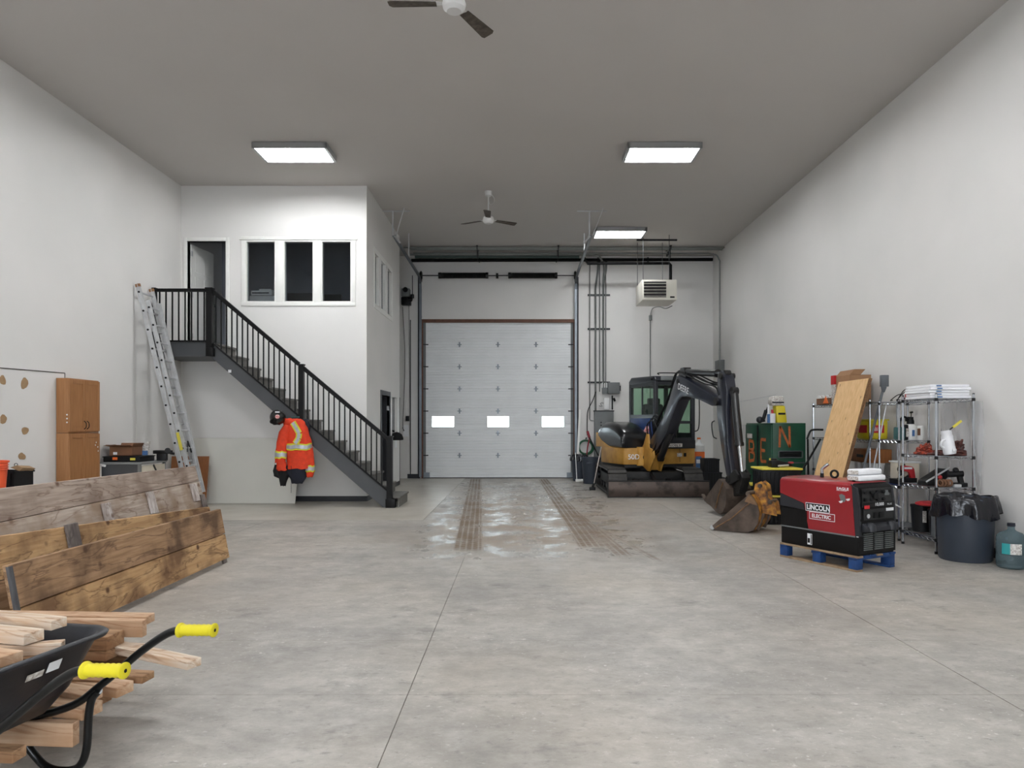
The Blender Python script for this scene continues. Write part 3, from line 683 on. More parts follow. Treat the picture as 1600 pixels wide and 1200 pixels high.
for k, xx in enumerate((-1.1, 1.0, 3.9)):
    tag(MB().box(xx-.02, 18.3, HC-.022, xx+.02, 18.9, HC-.001).box(xx-.012, 18.4, HC-.30, xx+.012, 18.42, HC-.02).cyl((xx, 18.55, HC-.34), (xx, 18.55, HC-.02), .008, n=6).build('pipe_hanger', 'dark_steel'),
        ['short strut hanger for the ceiling conduits, left of the middle of the door', 'short strut hanger for the ceiling conduits, above the right door spring', 'short strut hanger for the ceiling conduits, right of the heater'][k], 'hanger', 'strut hangers of the ceiling conduits')
tubing('gas_pipe', [(-2.96, YB-.1, Z(407, YB-.1)), (XR-.04, YB-.1, Z(405.5, YB-.1))], .045, 'gas_black', 'long black steel pipe along the top of the far wall', clamp=[(xx, YB-.1, Z(406, YB-.1)) for xx in (-1.1, 1.0, 3.5)])
yh = 18.3
tubing('gas_pipe', [(X(918, yh), yh+1.0, Z(402, yh+1)), (X(918, yh), yh, Z(411.5, yh)), (X(1046, yh), yh, Z(411.5, yh)), (X(1048, yh), yh, Z(414, yh)), (X(1048, yh), yh, Z(435, yh-.2))], .036, 'gas_black', 'black pipe with elbows feeding the unit heater from above')
tubing('dark_beam', [(-2.8, 19.0, HC-.13), (X(905, 19), 19.0, HC-.13)], .05, 'green_pipe', 'dark green pipe behind the grey ceiling conduits', 'pipe')
# vertical conduits down the far wall, with strut cross bars
lab = ['leftmost vertical conduit right of the overhead door, ending in an elbow low down', 'thick pale vertical conduit entering the top of the grey electrical panel',
       'third vertical conduit right of the overhead door', 'fourth vertical conduit right of the overhead door, with a bent top', 'rightmost of the bunched vertical conduits beside the overhead door']
for k, (pb, pt, yt, yb, r) in enumerate(((921.5, 921.5, 404, 655, .014), (930.5, 934.5, 402, 644, .026), (937, 937, 404, 612, .016), (942, 947.5, 404, 612, .016), (946.5, 946.5, 404, 612, .014))):
    d = YB-.06
    if pb != pt: pts = bez([P(pt, yt, d), P(pt, yt+18, d), P(pb+.3, yt+46, d), P(pb, yt+60, d)], 5)+[P(pb, yb, d)]
    else: pts = [P(pt, yt, d), P(pb, yb, d)]
    if k == 0: pts += [P(pb+1.5, yb+2, d), P(pb+6, yb+2.5, d)]
    tubing('conduit', pts, r, 'conduit_grey', lab[k], 'conduit')
for k, yy in enumerate((461, 514, 597.5)):
    z = Z(yy, YB-.03)
    tag(MB().box(X(918, YB), YB-.045, z-.022, X(953, YB), YB-.001, z+.022).build('strut_channel', 'dark_steel'), ['upper', 'middle', 'lower'][k]+' steel strut bar holding the vertical conduits on the far wall', 'strut', 'strut bars of the vertical conduits')
# unit heater
hy = 17.2
hx0, hx1, hz0, hz1 = X(1003.5, hy), X(1057.5, hy), Z(468.5, hy), Z(437, hy)
h = thing('unit_heater', 'off-white gas unit heater with black louvres hung from the ceiling', 'heater', ((hx0+hx1)/2, hy+.4, hz0))
MB().box(hx0, hy, hz0, hx1, hy+.95, hz1).build('cabinet', 'offwhite_enamel', h, bevel=.006)
lx0, lx1, lz0, lz1 = X(1006, hy), X(1041, hy), Z(464.5, hy), Z(440, hy)
MB().box(lx0, hy-.006, lz0, lx1, hy-.001, lz1).build('louvre_opening', 'dark_slot', h)
for k in range(5):
    z = lz0+(k+.35)*(lz1-lz0)/5
    MB().prism([(lx0, hy-.008, z), (lx0, hy-.038, z-.010), (lx0, hy-.040, z-.006), (lx0, hy-.008, z+.006)], (lx1-lx0, 0, 0)).build('louvre', 'offwhite_enamel', h)
MB().box(X(1047, hy), hy-.004, Z(465.5, hy), X(1054, hy), hy-.001, Z(463, hy)).build('name_label', 'black_plastic', h)
for k in range(7): MB().box(hx1+.001, hy+.15, hz0+.10+k*.05, hx1+.03, hy+.62, hz0+.125+k*.05).build('side_fin', 'offwhite_enamel', h)
zb = HC-.02
MB().box(X(992, 18), 17.7, zb-.02, X(1054, 18), 17.75, zb+.02).build('ceiling_bar', 'dark_steel', h)
for px, yy in ((1006, hy+.1), (1047, hy+.1), (996, hy+.85), (1035, hy+.85)):
    x = X(px, hy) if yy < hy+.5 else X(px, hy+.85); MB().cyl((x, yy, hz1-.01), (x, yy, HC), .007, n=6).build('hanger_rod', 'dark_steel', h)
m = MB().tube(bez([P(1050, 478, hy+.6), P(1040, 482, hy+1), P(1030, 479.5, YB-.4), P(1020, 482, YB-.1), P(1016, 492, YB-.04)]), .012, 6)
m.build('flexible_conduit', 'conduit_grey', h)
t = thing('heater_switch', 'small round grey junction box and thin conduit below the unit heater', 'conduit', P(1016, 585, YB))
MB().box(X(1013.5, YB), YB-.08, Z(501, YB), X(1018, YB), YB-.001, Z(493, YB)).build('junction_box', 'conduit_grey', t, bevel=.01)
MB().cyl(P(1016, 501, YB-.03), P(1016, 700, YB-.03), .013, n=8).build('conduit', 'conduit_grey', t)
# right wall box with its conduit end
bz = thing('wall_box', 'grey electrical box low in the right corner above the excavator arm', 'electrical box', (XR-.06, 18.5, Z(583, 18.6)))
MB().box(XR-.13, 18.4, Z(582, 18.6), XR-.001, 18.85, Z(563, 18.6)).build('enclosure', 'panel_grey', bz, bevel=.006)
MB().cyl((XR-.05, 18.68, Z(563, 18.6)), (XR-.05, 18.68, Z(545, 18.6)), .024, n=8).build('conduit_stub', 'conduit_grey', bz)
# electrical panel and boxes
def ebox(name, x0, y0, x1, y1, dep, mat, lab, cat='electrical box', d=None):
    r = thing(name, lab, cat, (X((x0+x1)/2, YB), YB, Z(y1, YB)))
    MB().box(X(x0, YB), YB-dep, Z(y1, YB), X(x1, YB), YB-.001, Z(y0, YB)).build('enclosure', mat, r, bevel=.006); return r
e1 = ebox('electrical_panel', 928, 643, 957.5, 742, .16, 'panel_grey', 'tall grey electrical panel on the far wall behind the excavator', 'electrical panel')
MB().box(X(934, YB), YB-.168, Z(736, YB), X(953, YB), YB-.16, Z(647, YB)).build('panel_door', 'panel_grey', e1, bevel=.004)
for py in (660, 664.5): MB().cyl((X(938, YB), YB-.19, Z(py, YB)), (X(938, YB), YB-.168, Z(py, YB)), .018, n=10).build('latch', 'black_plastic', e1)
MB().box(X(927, YB), YB-.17, Z(643, YB), X(958.5, YB), YB-.001, Z(641.5, YB)).build('top_flange', 'dark_steel', e1)
e2 = ebox('disconnect_box', 949, 598, 967, 615.5, .18, 'panel_grey', 'larger grey disconnect box above the electrical panel')
MB().box(X(967, YB)+.002, YB-.15, Z(611, YB), X(967, YB)+.03, YB-.10, Z(603, YB)).build('switch_lever', 'dark_steel', e2)
MB().cyl(P(954.5, 616, YB-.05), P(954.5, 642, YB-.05), .016, n=8).build('conduit', 'white_plastic', e2)
e3 = ebox('junction_box', 940.5, 606, 948.8, 615.5, .12, 'panel_grey', 'small grey junction box left against the larger disconnect box')
for px in (941, 945, 948): MB().cyl(P(px, 598, YB-.06), P(px, 606, YB-.06), .02, n=8).build('connector', 'white_plastic', e3)
e4 = ebox('network_box', 943.5, 622, 951.5, 640, .07, 'white_plastic', 'white network box with loose cables above the electrical panel', 'network box')
for k in range(3): MB().tube(bez([P(943.5, 626+k*4, YB-.03), P(938, 628+k*2, YB-.05), P(941, 634+k, YB-.06), P(935+k, 631+3*k, YB-.03)]), .006, 5).build('cable', ['white_plastic', 'black_plastic', 'white_plastic'][k], e4)
MB().cyl(P(956.5, 618, YB-.03), P(956.8, 640, YB-.03), .02, n=8).cyl(P(959, 622, YB-.05), P(961, 627, YB-.05), .03, n=8).build('plug', 'black_plastic', e4)
m = MB().tube(bez([P(931, 612, YB-.12), P(926, 626, YB-.14), P(918.5, 642, YB-.1), P(917.5, 660, YB-.05), P(917.5, 680, YB-.05)]), .013, 6)
tag(m.build('cable', 'dark_steel'), 'grey flexible cable curving down left of the electrical panel to the hose', 'cable')
# ================================================================== STAIR
YS0 = 12.72                                    # outer face of the stair
st = thing('staircase', 'straight grey staircase with black metal railing rising left to the office door', 'staircase', (-4.0, YS0+.5, 0))
RISE, RUN, NX = ZM/15, .237, -2.14             # riser, going, nose of the lowest step
yo, yi = YS0+.06, YM-.02
MB().box(XL+.01, yo, ZM-.035, NX-14*RUN, yi, ZM).build('landing_deck', 'tread_grey', st)
for i in range(1, 15):
    xn, z = NX-RUN*(i-1), RISE*i
    y0 = YS0-.0 if i == 1 else yo
    MB().box(xn-RUN-.02, y0, z-.035, xn, yi, z).build('tread', 'tread_grey', st, bevel=.006)
    MB().box(xn-.045, y0+.01, z-RISE, xn-.028, yi, z-.036).build('riser', 'tread_grey', st)
MB().box(NX-14*RUN-.045, yo, ZM-RISE, NX-14*RUN-.028, yi, ZM-.036).build('riser', 'tread_grey', st)
xa, xb = X(331, YS0), X(605, YS0)
poly = [(X(331, YS0), YS0, Z(534.5, YS0)), (X(612, YS0), YS0, Z(771, YS0)), (X(612, YS0), YS0, .004), (X(598, YS0), YS0, .004), (X(331, YS0), YS0, Z(559, YS0))]
MB().prism(poly, (0, .045, 0)).build('stringer', 'stringer_grey', st)
MB().prism([V(p[0], yi-.04, max(p[2]-(.24 if k < 2 else 0), .004)) for k, p in enumerate(poly)], (0, .035, 0)).build('stringer', 'stringer_grey', st)
zb0, zb1 = Z(557, YS0), Z(534.5, YS0)
MB().box(XL+.01, YS0, zb0, X(331, YS0)-.001, YS0+.045, zb1).box(XL+.01, YS0+.045, zb0, X(331, YS0)-.02, yi, zb0+.02).build('landing_band', 'stringer_grey', st)
for px, py in ((359, 580), (418, 632)): MB().box(X(px-2.4, YS0), YS0-.003, Z(py+2.4, YS0), X(px+2.4, YS0), YS0-.0005, Z(py-2.2, YS0)).build('sticker', 'label_white', st) if px < 400 else None
yr = YS0-.035                                   # railing line
def post(px, y0, y1, w=.10, cap=True):
    x = X(px, yr); m = MB().box(x-w/2, yr-w/2, Z(y1, yr), x+w/2, yr+w/2, Z(y0, yr))
    if cap: m.box(x-w/2-.012, yr-w/2-.012, Z(y0, yr), x+w/2+.012, yr+w/2+.012, Z(y0, yr)+.022)
    return m
post(241, 452, 557, .075).build('newel_post', 'rail_black', st); post(328, 452, 557, .105).build('newel_post', 'rail_black', st)
post(471, 571, 674, .09).build('newel_post', 'rail_black', st); post(609, 683, 794, .10).build('newel_post', 'rail_black', st)
MB().box(X(603, yr), yr-.055, .0, X(618, yr), yr+.06, .16).build('post_base', 'rail_black', st, bevel=.008)
MB().box(X(324, yr), yr-.065, Z(557, yr), X(335, yr), yr+.06, Z(544, yr)).build('post_base', 'rail_black', st, bevel=.006)
def rail(p, q, w, h): return MB().beam(P(p[0], p[1], yr), P(q[0], q[1], yr), w, h).build('handrail' if h > .05 else 'bottom_rail', 'rail_black', st, bevel=.004, seg=1)
rail((241, 453.5), (328, 453.5), .06, .055); rail((241, 533), (328, 533), .035, .03)
rail((333, 455), (467, 569), .06, .07); rail((474, 575), (606, 686), .06, .07)
rail((333, 536.5), (471, 653), .035, .03); rail((471, 653), (606, 767), .035, .03)
for k in range(8): 
    px = 249.5+k*9.95; MB().box(X(px, yr)-.0105, yr-.0105, Z(533, yr), X(px, yr)+.0105, yr+.0105, Z(455, yr)).build('baluster', 'rail_black', st)
def sl(px, a, b): return a[1]+(px-a[0])*(b[1]-a[1])/(b[0]-a[0])
pxs = [337.5+8.25*k for k in range(16)]+[480.6+8.3*k for k in range(15)]
for px in pxs:
    t = sl(px, (333, 455), (467, 569)) if px < 470 else sl(px, (474, 575), (606, 686))
    b = sl(px, (333, 536.5), (606, 767)); MB().box(X(px, yr)-.0105, yr-.0105, Z(b, yr), X(px, yr)+.0105, yr+.0105, Z(t, yr)).build('baluster', 'rail_black', st)
# hat hanging at the pass-through, papers below
hd = DX(617, XM+.06); hz = Z(681, hd)
MB_ = MB(); n = 10
hat = thing('work_cap', 'black cap hanging on the wall behind the lower end of the handrail', 'cap', (XM+.08, hd, hz))
MB().lathe((XM+.10, hd, hz-.09), [(.16, 0), (.155, .05), (.12, .13), (.05, .17), (0, .18)], 18).build('crown', 'black_fabric', hat)
MB().box(XM+.02, hd-.15, hz-.10, XM+.22, hd+.20, hz-.085).build('brim', 'black_fabric', hat, bevel=.005)
MB().cyl((XM+.0, hd, hz+.12), (XM+.05, hd, hz+.10), .02, n=8).build('hook', 'black_plastic', hat)
dd = DX(618, XM+.002); tag(MB().box(XM+.001, dd-.10, .93, XM+.004, dd+.22, 1.10).build('paper_notice', 'label_white'), 'white paper notice on the office wall below the black cap', 'notice')
# ================================================================== extension ladder
ld = thing('extension_ladder', 'aluminium extension ladder leaning on the left wall beside the stair landing', 'ladder', (-5.6, 12.2, 0))
def ladder(x0, x1, z0, z1, ya, yb, off):
    a0, a1 = V(x0, ya, z0), V(x1, ya, z1); b0, b1 = V(x0, yb, z0), V(x1, yb, z1)
    for p, q in ((a0, a1), (b0, b1)): MB().beam(p, q, .028, .075, (1, 0, 0)).beam(p+V(0, 0, 0), q, .045, .008, (1, 0, 0)).build('side_rail', 'aluminium', ld)
    n = int((a1-a0).length/.305); 
    for k in range(n):
        t = (k+.6)/n; p, q = a0.lerp(a1, t), b0.lerp(b1, t); MB().cyl(p, q, .017, n=8).build('rung', 'aluminium', ld)
        d = 1 if ya < yb else -1
        MB().cyl(p+V(0, -.018*d, 0), p+V(0, -.028*d, 0), .018, n=8).build('rung_rivet', 'black_plastic', ld)
LX0, LX1 = -5.56, XL+.05
def lx(z): return LX0+(LX1-LX0)*z/3.95
ladder(lx(.02), lx(3.86), .02, 3.86, 12.05, 12.50, 0)
ladder(lx(.30)+.085, lx(3.60)+.085, .30, 3.60, 12.10, 12.45, .08)
for y in (12.05, 12.50): MB().beam((lx(3.82), y, 3.82), (lx(3.87), y, 3.87), .032, .082, (1, 0, 0)).build('end_cap', 'cardboard', ld)
MB().beam((lx(1.05)+.08, 12.04, 1.05), (lx(1.35)+.08, 12.04, 1.35), .01, .05, (1, 0, 0)).build('warning_label', 'lid_yellow', ld)
MB().beam((lx(1.12)+.12, 12.2, 1.02), (lx(1.3)+.12, 12.3, 1.20), .02, .02).beam((lx(1.12)+.12, 12.35, 1.0), (lx(1.3)+.12, 12.3, 1.20), .02, .02).build('rung_lock', 'black_plastic', ld)
for y in (12.05, 12.50): MB().box(lx(0)-.05, y-.03, 0, lx(0)+.06, y+.03, .05).build('foot', 'black_plastic', ld)
# ================================================================== under the stair
yb_ = 13.50
MBp = MB().prism([(-6.40, yb_-.19, .005), (X(462, 13.35), yb_-.19, .005), (X(468, 13.6), YM-.03, 1.22), (-6.40, YM-.03, 1.22)], (0, .012, .004))
tag(MBp.build('wallboard_sheet', 'drywall'), 'large pale wallboard sheet leaning on the wall under the stair', 'board')
d1 = DX(321, -5.75)
tag(MB().prism([(X(262, 13.0), 13.05, .01), (X(321, 13.0)-.02, 13.05, .01), (X(321, 13.1), 13.25, 1.5-(714-662)*13.1/F), (X(262, 13.1), 13.25, 1.5-(714-662)*13.1/F)], (0, .02, .006)).build('leaning_board', 'oak_dark'), 'brown wooden board standing behind the foot of the ladder', 'board')
# ================================================================== hi-vis jacket and helmet
yj = YS0-.20
jk = thing('safety_jacket', 'orange hi-vis jacket with yellow and silver tape hanging on the stair stringer', 'jacket', (X(465, yj), yj, .6))
def loft(rows, d, dep=.11, n=16, amp=.08):
    rs = []
    for (px, py, hw, dp) in rows:
        c = P(px, py, d); h = hw*d/F
        rs.append([c+V(h*math.cos(2*PI*i/n)*(1+amp*math.sin(3*i+py)), dp*math.sin(2*PI*i/n)*(1+amp*math.sin(2*i+py*.3)), .012*math.sin(i*2.1+px)) for i in range(n)])
    return rs
body = [(462, 655, 9, .05), (463, 659, 13, .08), (463, 668, 17, .10), (465, 682, 19, .11), (466, 697, 19, .11), (466, 712, 18, .115), (467, 724, 18, .12), (467, 732, 19, .12)]
MB().rings(loft(body, yj)).build('jacket_body', 'orange_fabric', jk, smooth=80)
sl1 = [(450, 664, 6, .05), (444, 676, 8, .07), (441, 692, 8.5, .07), (439, 706, 8.5, .07), (438, 718, 8, .065), (438, 723, 8, .06)]
s1 = MB().rings(loft(sl1, yj-.06)).build('sleeve', 'orange_fabric', jk, smooth=80)
sl2 = [(474, 672, 6, .05), (479, 688, 7.5, .07), (482, 706, 7.5, .07), (484, 724, 7, .065), (484.5, 738, 6.5, .06), (484, 745, 5, .05)]
s2 = MB().rings(loft(sl2, yj+.02)).build('sleeve', 'orange_fabric', jk, smooth=80)
MB().rings(loft([(441, 657, 3, .05), (447, 654, 7, .07), (452, 658, 10, .07), (452, 664, 9, .06)], yj-.03)).build('collar', 'orange_fabric', jk, smooth=80)
MB().rings(loft([(440, 722, 7.5, .06), (440, 732, 8, .06), (441, 735, 8, .06)], yj-.06)).build('cuff', 'orange_fabric', jk, smooth=80)
def band(rows, d, parent):
    for k, (a, b, mt, gr) in enumerate(((0, 1, 'yellow_tape', 1.05), (.22, .78, 'silver_tape', 1.085))):
        r0, r1 = rows; q = []
        for t in (a, b): q.append(tuple(r0[i]+(r1[i]-r0[i])*t for i in range(4)))
        rs = loft([(x[0], x[1], x[2]*gr, x[3]*gr) for x in q], d, amp=.02); MB().rings(rs).build('reflective_band', mt, parent, smooth=80)
band([(466, 693, 20, .12), (466, 703, 20, .12)], yj, jk); band([(439, 705, 8.8, .073), (438.5, 716, 8.8, .07)], yj-.06, jk); band([(484, 727, 7.6, .07), (484.5, 737, 7.4, .066)], yj+.02, jk)
for mt, wd, off in (('yellow_tape', .105, .150), ('silver_tape', .055, .158)):
    m = MB(); pts = [P(458, 660, yj-.10), P(463, 668, yj-.115), P(468, 677, yj-.125), P(467, 685, yj-.13), P(462, 693, yj-.13)]
    for a, b in zip(pts, pts[1:]): m.beam(a+V(0, .13-off, 0), b+V(0, .13-off, 0), .006, wd, (.6, 0, .6))
    m.build('shoulder_band', mt, jk)
MB().rings(loft([(466, 728, 17, .10), (462, 738, 17, .10), (466, 748, 12, .07), (464, 755, 8, .05)], yj+.01)).build('dark_lining', 'navy_cloth', jk, smooth=80)
MB().cyl(P(455, 728, yj-.13), P(455, 770, yj-.13), .004, n=5).build('drawstring', 'black_fabric', jk)
hk = MB().cyl(P(464, 656, yj), P(464, 652, YS0-.002), .012, n=6).cyl(P(464, 652, YS0-.03), P(464, 646, YS0-.03), .012, n=6).build('hanger_hook', 'dark_steel', jk)
hh = thing('hooded_sweater', 'black sweater hanging below and inside the orange jacket', 'sweater', P(440, 757, yj))
MB().rings(loft([(437, 726, 7, .06), (433, 735, 6, .06), (434, 743, 6, .05), (441, 747, 5, .04)], yj-.0)).build('sleeve', 'black_fabric', hh, smooth=80)
MB().rings(loft([(446, 728, 12, .06), (444, 740, 9, .06), (442, 752, 5.5, .05), (442, 759, 4, .03)], yj-.02)).build('sweater_body', 'black_fabric', hh, smooth=80)
he = thing('safety_helmet', 'black safety helmet hanging at the collar of the orange jacket', 'helmet', P(434, 662, yj-.05))
c = P(434, 652, yj-.10)
MB().ball(c, (.135, .14, .135), 20, 12).build('shell', 'helmet_black', he, smooth=80)
MB().rings(loft([(432, 657, 10, .12), (430, 660, 8, .10), (433, 663.5, 5, .07)], yj-.12, amp=0)).build('visor', 'black_plastic', he, smooth=80)
MB().cyl(c+V(.04, -.15, .01), c+V(.04, -.10, .01), .035, n=12).build('ear_badge', 'red_cloth', he)
MB().cbox(c+V(.03, -.105, .09), (.07, .03, .02)).build('sticker', 'label_white', he)
bx = thing('hook_box', 'dark blue bag hanging behind the orange jacket below the middle newel', 'bag', P(475, 680, YS0-.06))
MB().rings(loft([(476, 655, 5, .04), (478, 665, 7, .05), (477, 677, 6, .04)], YS0-.07)).build('bag_body', 'navy_cloth', bx, smooth=80)
MB().cbox(P(462, 651.5, YS0-.06), (.15, .06, .02)).build('strap', 'teal_glass', bx)
# ================================================================== left side: cupboard, workbench
cb = thing('tall_cupboard', 'tall oak cupboard of two stacked units against the left wall', 'cupboard', (-6.4, 10.4, 0))
cy0, cy1, cx0, cx1 = 10.02, 10.74, XL+.012, X(107, 10.02)
zj, zt_ = Z(676.5, 10.02), Z(590.5, 10.02)
for nm_, z0, z1 in (('lower_unit', .0, zj-.004), ('upper_unit', zj, zt_)):
    u = MB().box(cx0, cy0, z0, cx1, cy1, z1).build(nm_, 'oak', cb, bevel=.003)
    mid = (cy0+cy1)/2
    for a, b, s in ((cy0+.005, mid-.003, 1), (mid+.003, cy1-.005, 0)):
        d = MB().box(cx1+.001, a, z0+.02, cx1+.012, b, z1-.015).build('door', 'oak', cb)
        fr = .055
        MB().box(cx1+.012, a, z0+.02, cx1+.020, a+fr, z1-.015).box(cx1+.012, b-fr, z0+.02, cx1+.020, b, z1-.015).box(cx1+.012, a+fr, z0+.02, cx1+.020, b-fr, z0+.02+fr).box(cx1+.012, a+fr, z1-.015-fr, cx1+.020, b-fr, z1-.015).build('door_frame', 'oak', d, bevel=.002, seg=1)
        yy = (b-.03) if s else (a+.03)
        if nm_ == 'upper_unit':
            MB().tube(bez([(cx1+.02, yy, z0+.05), (cx1+.05, yy, z0+.08), (cx1+.05, yy, z0+.14), (cx1+.02, yy, z0+.17)]), .006, 6).build('handle', 'rail_black', d)
for py, dy in ((648, .0), (654, .0), (660, .0)): MB().cyl((cx1-.02, cy0-.003, Z(py, cy0)), (cx1-.02, cy0-.0005, Z(py, cy0)), .012, n=8).build('paint_spot', 'label_white', cb)
for dy, z in ((.62, 1.22), (.66, 1.15), (.60, 1.18), (.67, 1.09)): MB().cyl((cx1+.0205, cy0+dy, z), (cx1+.023, cy0+dy, z), .011, n=8).build('paint_spot', 'label_white', cb)
wb_ = thing('workbench', 'grey metal workbench between the oak cupboard and the ladder', 'workbench', (-6.2, 11.3, 0))
bx0_, bx1_, by0, by1, bz = XL+.02, X(221, 10.92), 10.92, 11.72, Z(722.5, 10.92)
MB().box(bx0_, by0, bz-.035, bx1_, by1, bz).build('bench_top', 'bench_grey', wb_, bevel=.005)
MB().box(bx0_+.03, by0+.012, .08, bx1_-.04, by0+.03, bz-.036).build('end_panel', 'bench_dark', wb_)
for x in (bx0_+.02, bx1_-.06):
    for y in (by0, by1-.04): MB().box(x, y, 0, x+.04, y+.04, bz-.036).build('leg', 'bench_grey', wb_)
MB().box(bx1_-.03, by0+.05, bz-.20, bx1_-.015, by1-.05, bz-.06).build('drawer_front', 'beige', wb_)
MB().beam((bx1_-.01, by0+.38, bz-.06), (bx1_-.01, by0+.5, bz-.20), .01, .03).build('strap', 'black_plastic', wb_)
MB().box(X(151, 10.85), 10.84, 0, X(157, 10.85), 10.88, bz-.02).beam((X(153, 10.85), 10.86, bz-.03), (X(164, 10.85), 10.86, bz-.05), .03, .03).build('folding_leg', 'white_plastic', wb_)
# on the bench
def carton(name, x0, y0, z0, x1, y1, z1, mat='cardboard', flaps=True, lab='', cat='box', group=None, open_=True):
    r = thing(name, lab, cat, ((x0+x1)/2, (y0+y1)/2, z0), group=group); t = .006
    if open_: MB().box(x0, y0, z0, x1, y1, z0+t).box(x0, y0, z0, x0+t, y1, z1).box(x1-t, y0, z0, x1, y1, z1).box(x0+t, y0, z0, x1-t, y0+t, z1).box(x0+t, y1-t, z0, x1-t, y1, z1).build('carton_body', mat, r)
    else: MB().box(x0, y0, z0, x1, y1, z1).build('carton_body', mat, r, bevel=.003)
    if flaps:
        fz = (z1-z0)*.35
        MB().prism([(x0, y0, z1), (x1, y0, z1), (x1+.02, y0-.09, z1+fz*.5), (x0-.02, y0-.08, z1+fz*.6)], (0, .004, .004)).build('flap', mat, r)
        MB().prism([(x0, y1, z1), (x1, y1, z1), (x1, y1+.03, z1+fz), (x0, y1+.03, z1+fz)], (0, .004, .003)).build('flap', mat, r)
        MB().prism([(x0, y0, z1), (x0, y1, z1), (x0-.09, y1, z1+fz*.5), (x0-.10, y0, z1+fz*.3)], (.003, 0, .004)).build('flap', mat, r)
        MB().prism([(x1, y0, z1), (x1, y1, z1), (x1+.03, y1, z1+fz), (x1+.02, y0, z1+fz)], (.004, 0, .002)).build('flap', mat, r)
    return r
tr = thing('parts_tray', 'flat black tray with an orange label under the open carton', 'tray', (X(190, 11.1), 11.15, bz))
tx0, tx1 = X(164, 11.05), X(221, 11.05)
MB().box(tx0, 11.0, bz, tx1, 11.45, bz+.09).build('tray_body', 'black_plastic', tr, bevel=.008)
MB().box(tx0-.01, 10.99, bz+.072, tx1+.01, 11.46, bz+.088).build('tray_lid', 'tote_black', tr, bevel=.004)
MB().box(X(176.5, 11), 10.986, bz+.035, X(184, 11), 10.989, bz+.075).build('label', 'pad_orange', tr); MB().box(X(204, 11), 10.986, bz+.03, X(212, 11), 10.989, bz+.065).build('label', 'lid_yellow', tr)
q = carton('open_carton', X(173, 11.15), 11.12, bz+.092, X(208, 11.15), 11.42, Z(698, 11.15), 'cardboard_dark', lab='open brown carton with raised flaps on the workbench tray')
MB().box(X(176, 11.1), 11.115, bz+.11, X(182, 11.1), 11.1185, bz+.15).build('shipping_label', 'label_white', q)
c2_ = thing('paper_packet', 'folded pale and blue paper packet behind the open carton', 'packet', (X(219, 11.5), 11.5, bz))
MB().prism([(X(208, 11.5), 11.48, bz+.001), (X(229, 11.5), 11.48, bz+.001), (X(230, 11.5), 11.55, Z(690, 11.5)), (X(221, 11.5), 11.55, Z(693, 11.5)), (X(208, 11.5), 11.53, Z(692, 11.5))], (0, .06, 0)).build('packet_body', 'label_mix', c2_)
MB().box(X(219, 11.4), 11.42, bz+.001, X(228, 11.4), 11.46, bz+.16).build('packet_front', 'label_blue', c2_)
tl = thing('power_tool', 'black power tool resting on the far end of the workbench', 'tool', (X(255, 11.5), 11.45, bz))
yt = 11.45
MB().box(X(241, yt), yt-.05, Z(709, yt), X(268, yt), yt+.05, Z(703.5, yt)).build('tool_body', 'black_plastic', tl, bevel=.01)
MB().cyl(P(262, 704, yt-.07), P(262, 704, yt+.06), .045, n=12).cyl(P(266, 708, yt-.04), P(272, 709, yt-.04), .02, n=8).build('motor', 'black_plastic', tl)
MB().box(X(246, yt), yt-.04, bz, X(261, yt), yt+.04, Z(708, yt)).build('tool_base', 'dark_steel', tl, bevel=.01)
hs = thing('hose_coil', 'grey hose coil lying beside the cupboard on the workbench', 'hose', (X(165, 11.3), 11.5, bz))
for k in range(3): MB().ring((X(163, 11.5), 11.52, bz+.06+k*.02), (.2, -.6, 1), .10-.01*k, .010, 20, 6).build('hose_loop', 'conduit_grey', hs)
# printer and desks in the office
pr = thing('printer', 'white office printer behind the left office window', 'printer', (X(407, 14.8), 15.0, ZM+.75))
dk = thing('office_desk', 'dark desk behind the office windows', 'desk', (-4.6, 14.9, ZM))
MB().box(X(386, 14.6), 14.5, Z(475, 14.5), X(540, 14.6), 15.2, Z(473, 14.5)).build('desk_top', 'bench_dark', dk)
zd = Z(473, 14.5)
for x in (X(387, 14.6), X(536, 14.6)): MB().box(x, 14.55, ZM, x+.04, 15.15, Z(475, 14.5)).build('leg', 'bench_dark', dk)
MB().box(X(389, 14.6), 14.62, zd, X(429, 14.6), 15.05, Z(462, 14.6)).build('printer_base', 'trim_white', pr, bevel=.01)
MB().box(X(392, 14.6), 14.60, Z(461.5, 14.6), X(425, 14.6), 15.03, Z(454, 14.6)).build('scanner', 'trim_white', pr, bevel=.01)
MB().box(X(403, 14.6), 14.66, Z(453.8, 14.6), X(422, 14.6), 14.95, Z(450.5, 14.6)).build('document_feeder', 'trim_white', pr, bevel=.008)
MB().box(X(394, 14.6), 14.592, Z(458.5, 14.6), X(420, 14.6), 14.599, Z(457, 14.6)).build('paper_slot', 'dark_slot', pr)
for k, (a, b, y0) in enumerate(((449, 488, 458), (503, 534, 460))):
    mo = thing('monitor', ['black monitor behind the middle office window', 'black monitor behind the right office window'][k], 'monitor', (X((a+b)/2, 14.9), 14.9, zd))
    MB().box(X(a, 14.9), 14.88, zd+.03, X(b, 14.9), 14.92, Z(y0, 14.9)).build('screen', 'black_plastic', mo, bevel=.005)
    MB().box(X((a+b)/2, 14.9)-.03, 14.92, zd+.001, X((a+b)/2, 14.9)+.03, 14.96, zd+.12).build('stand', 'black_plastic', mo)
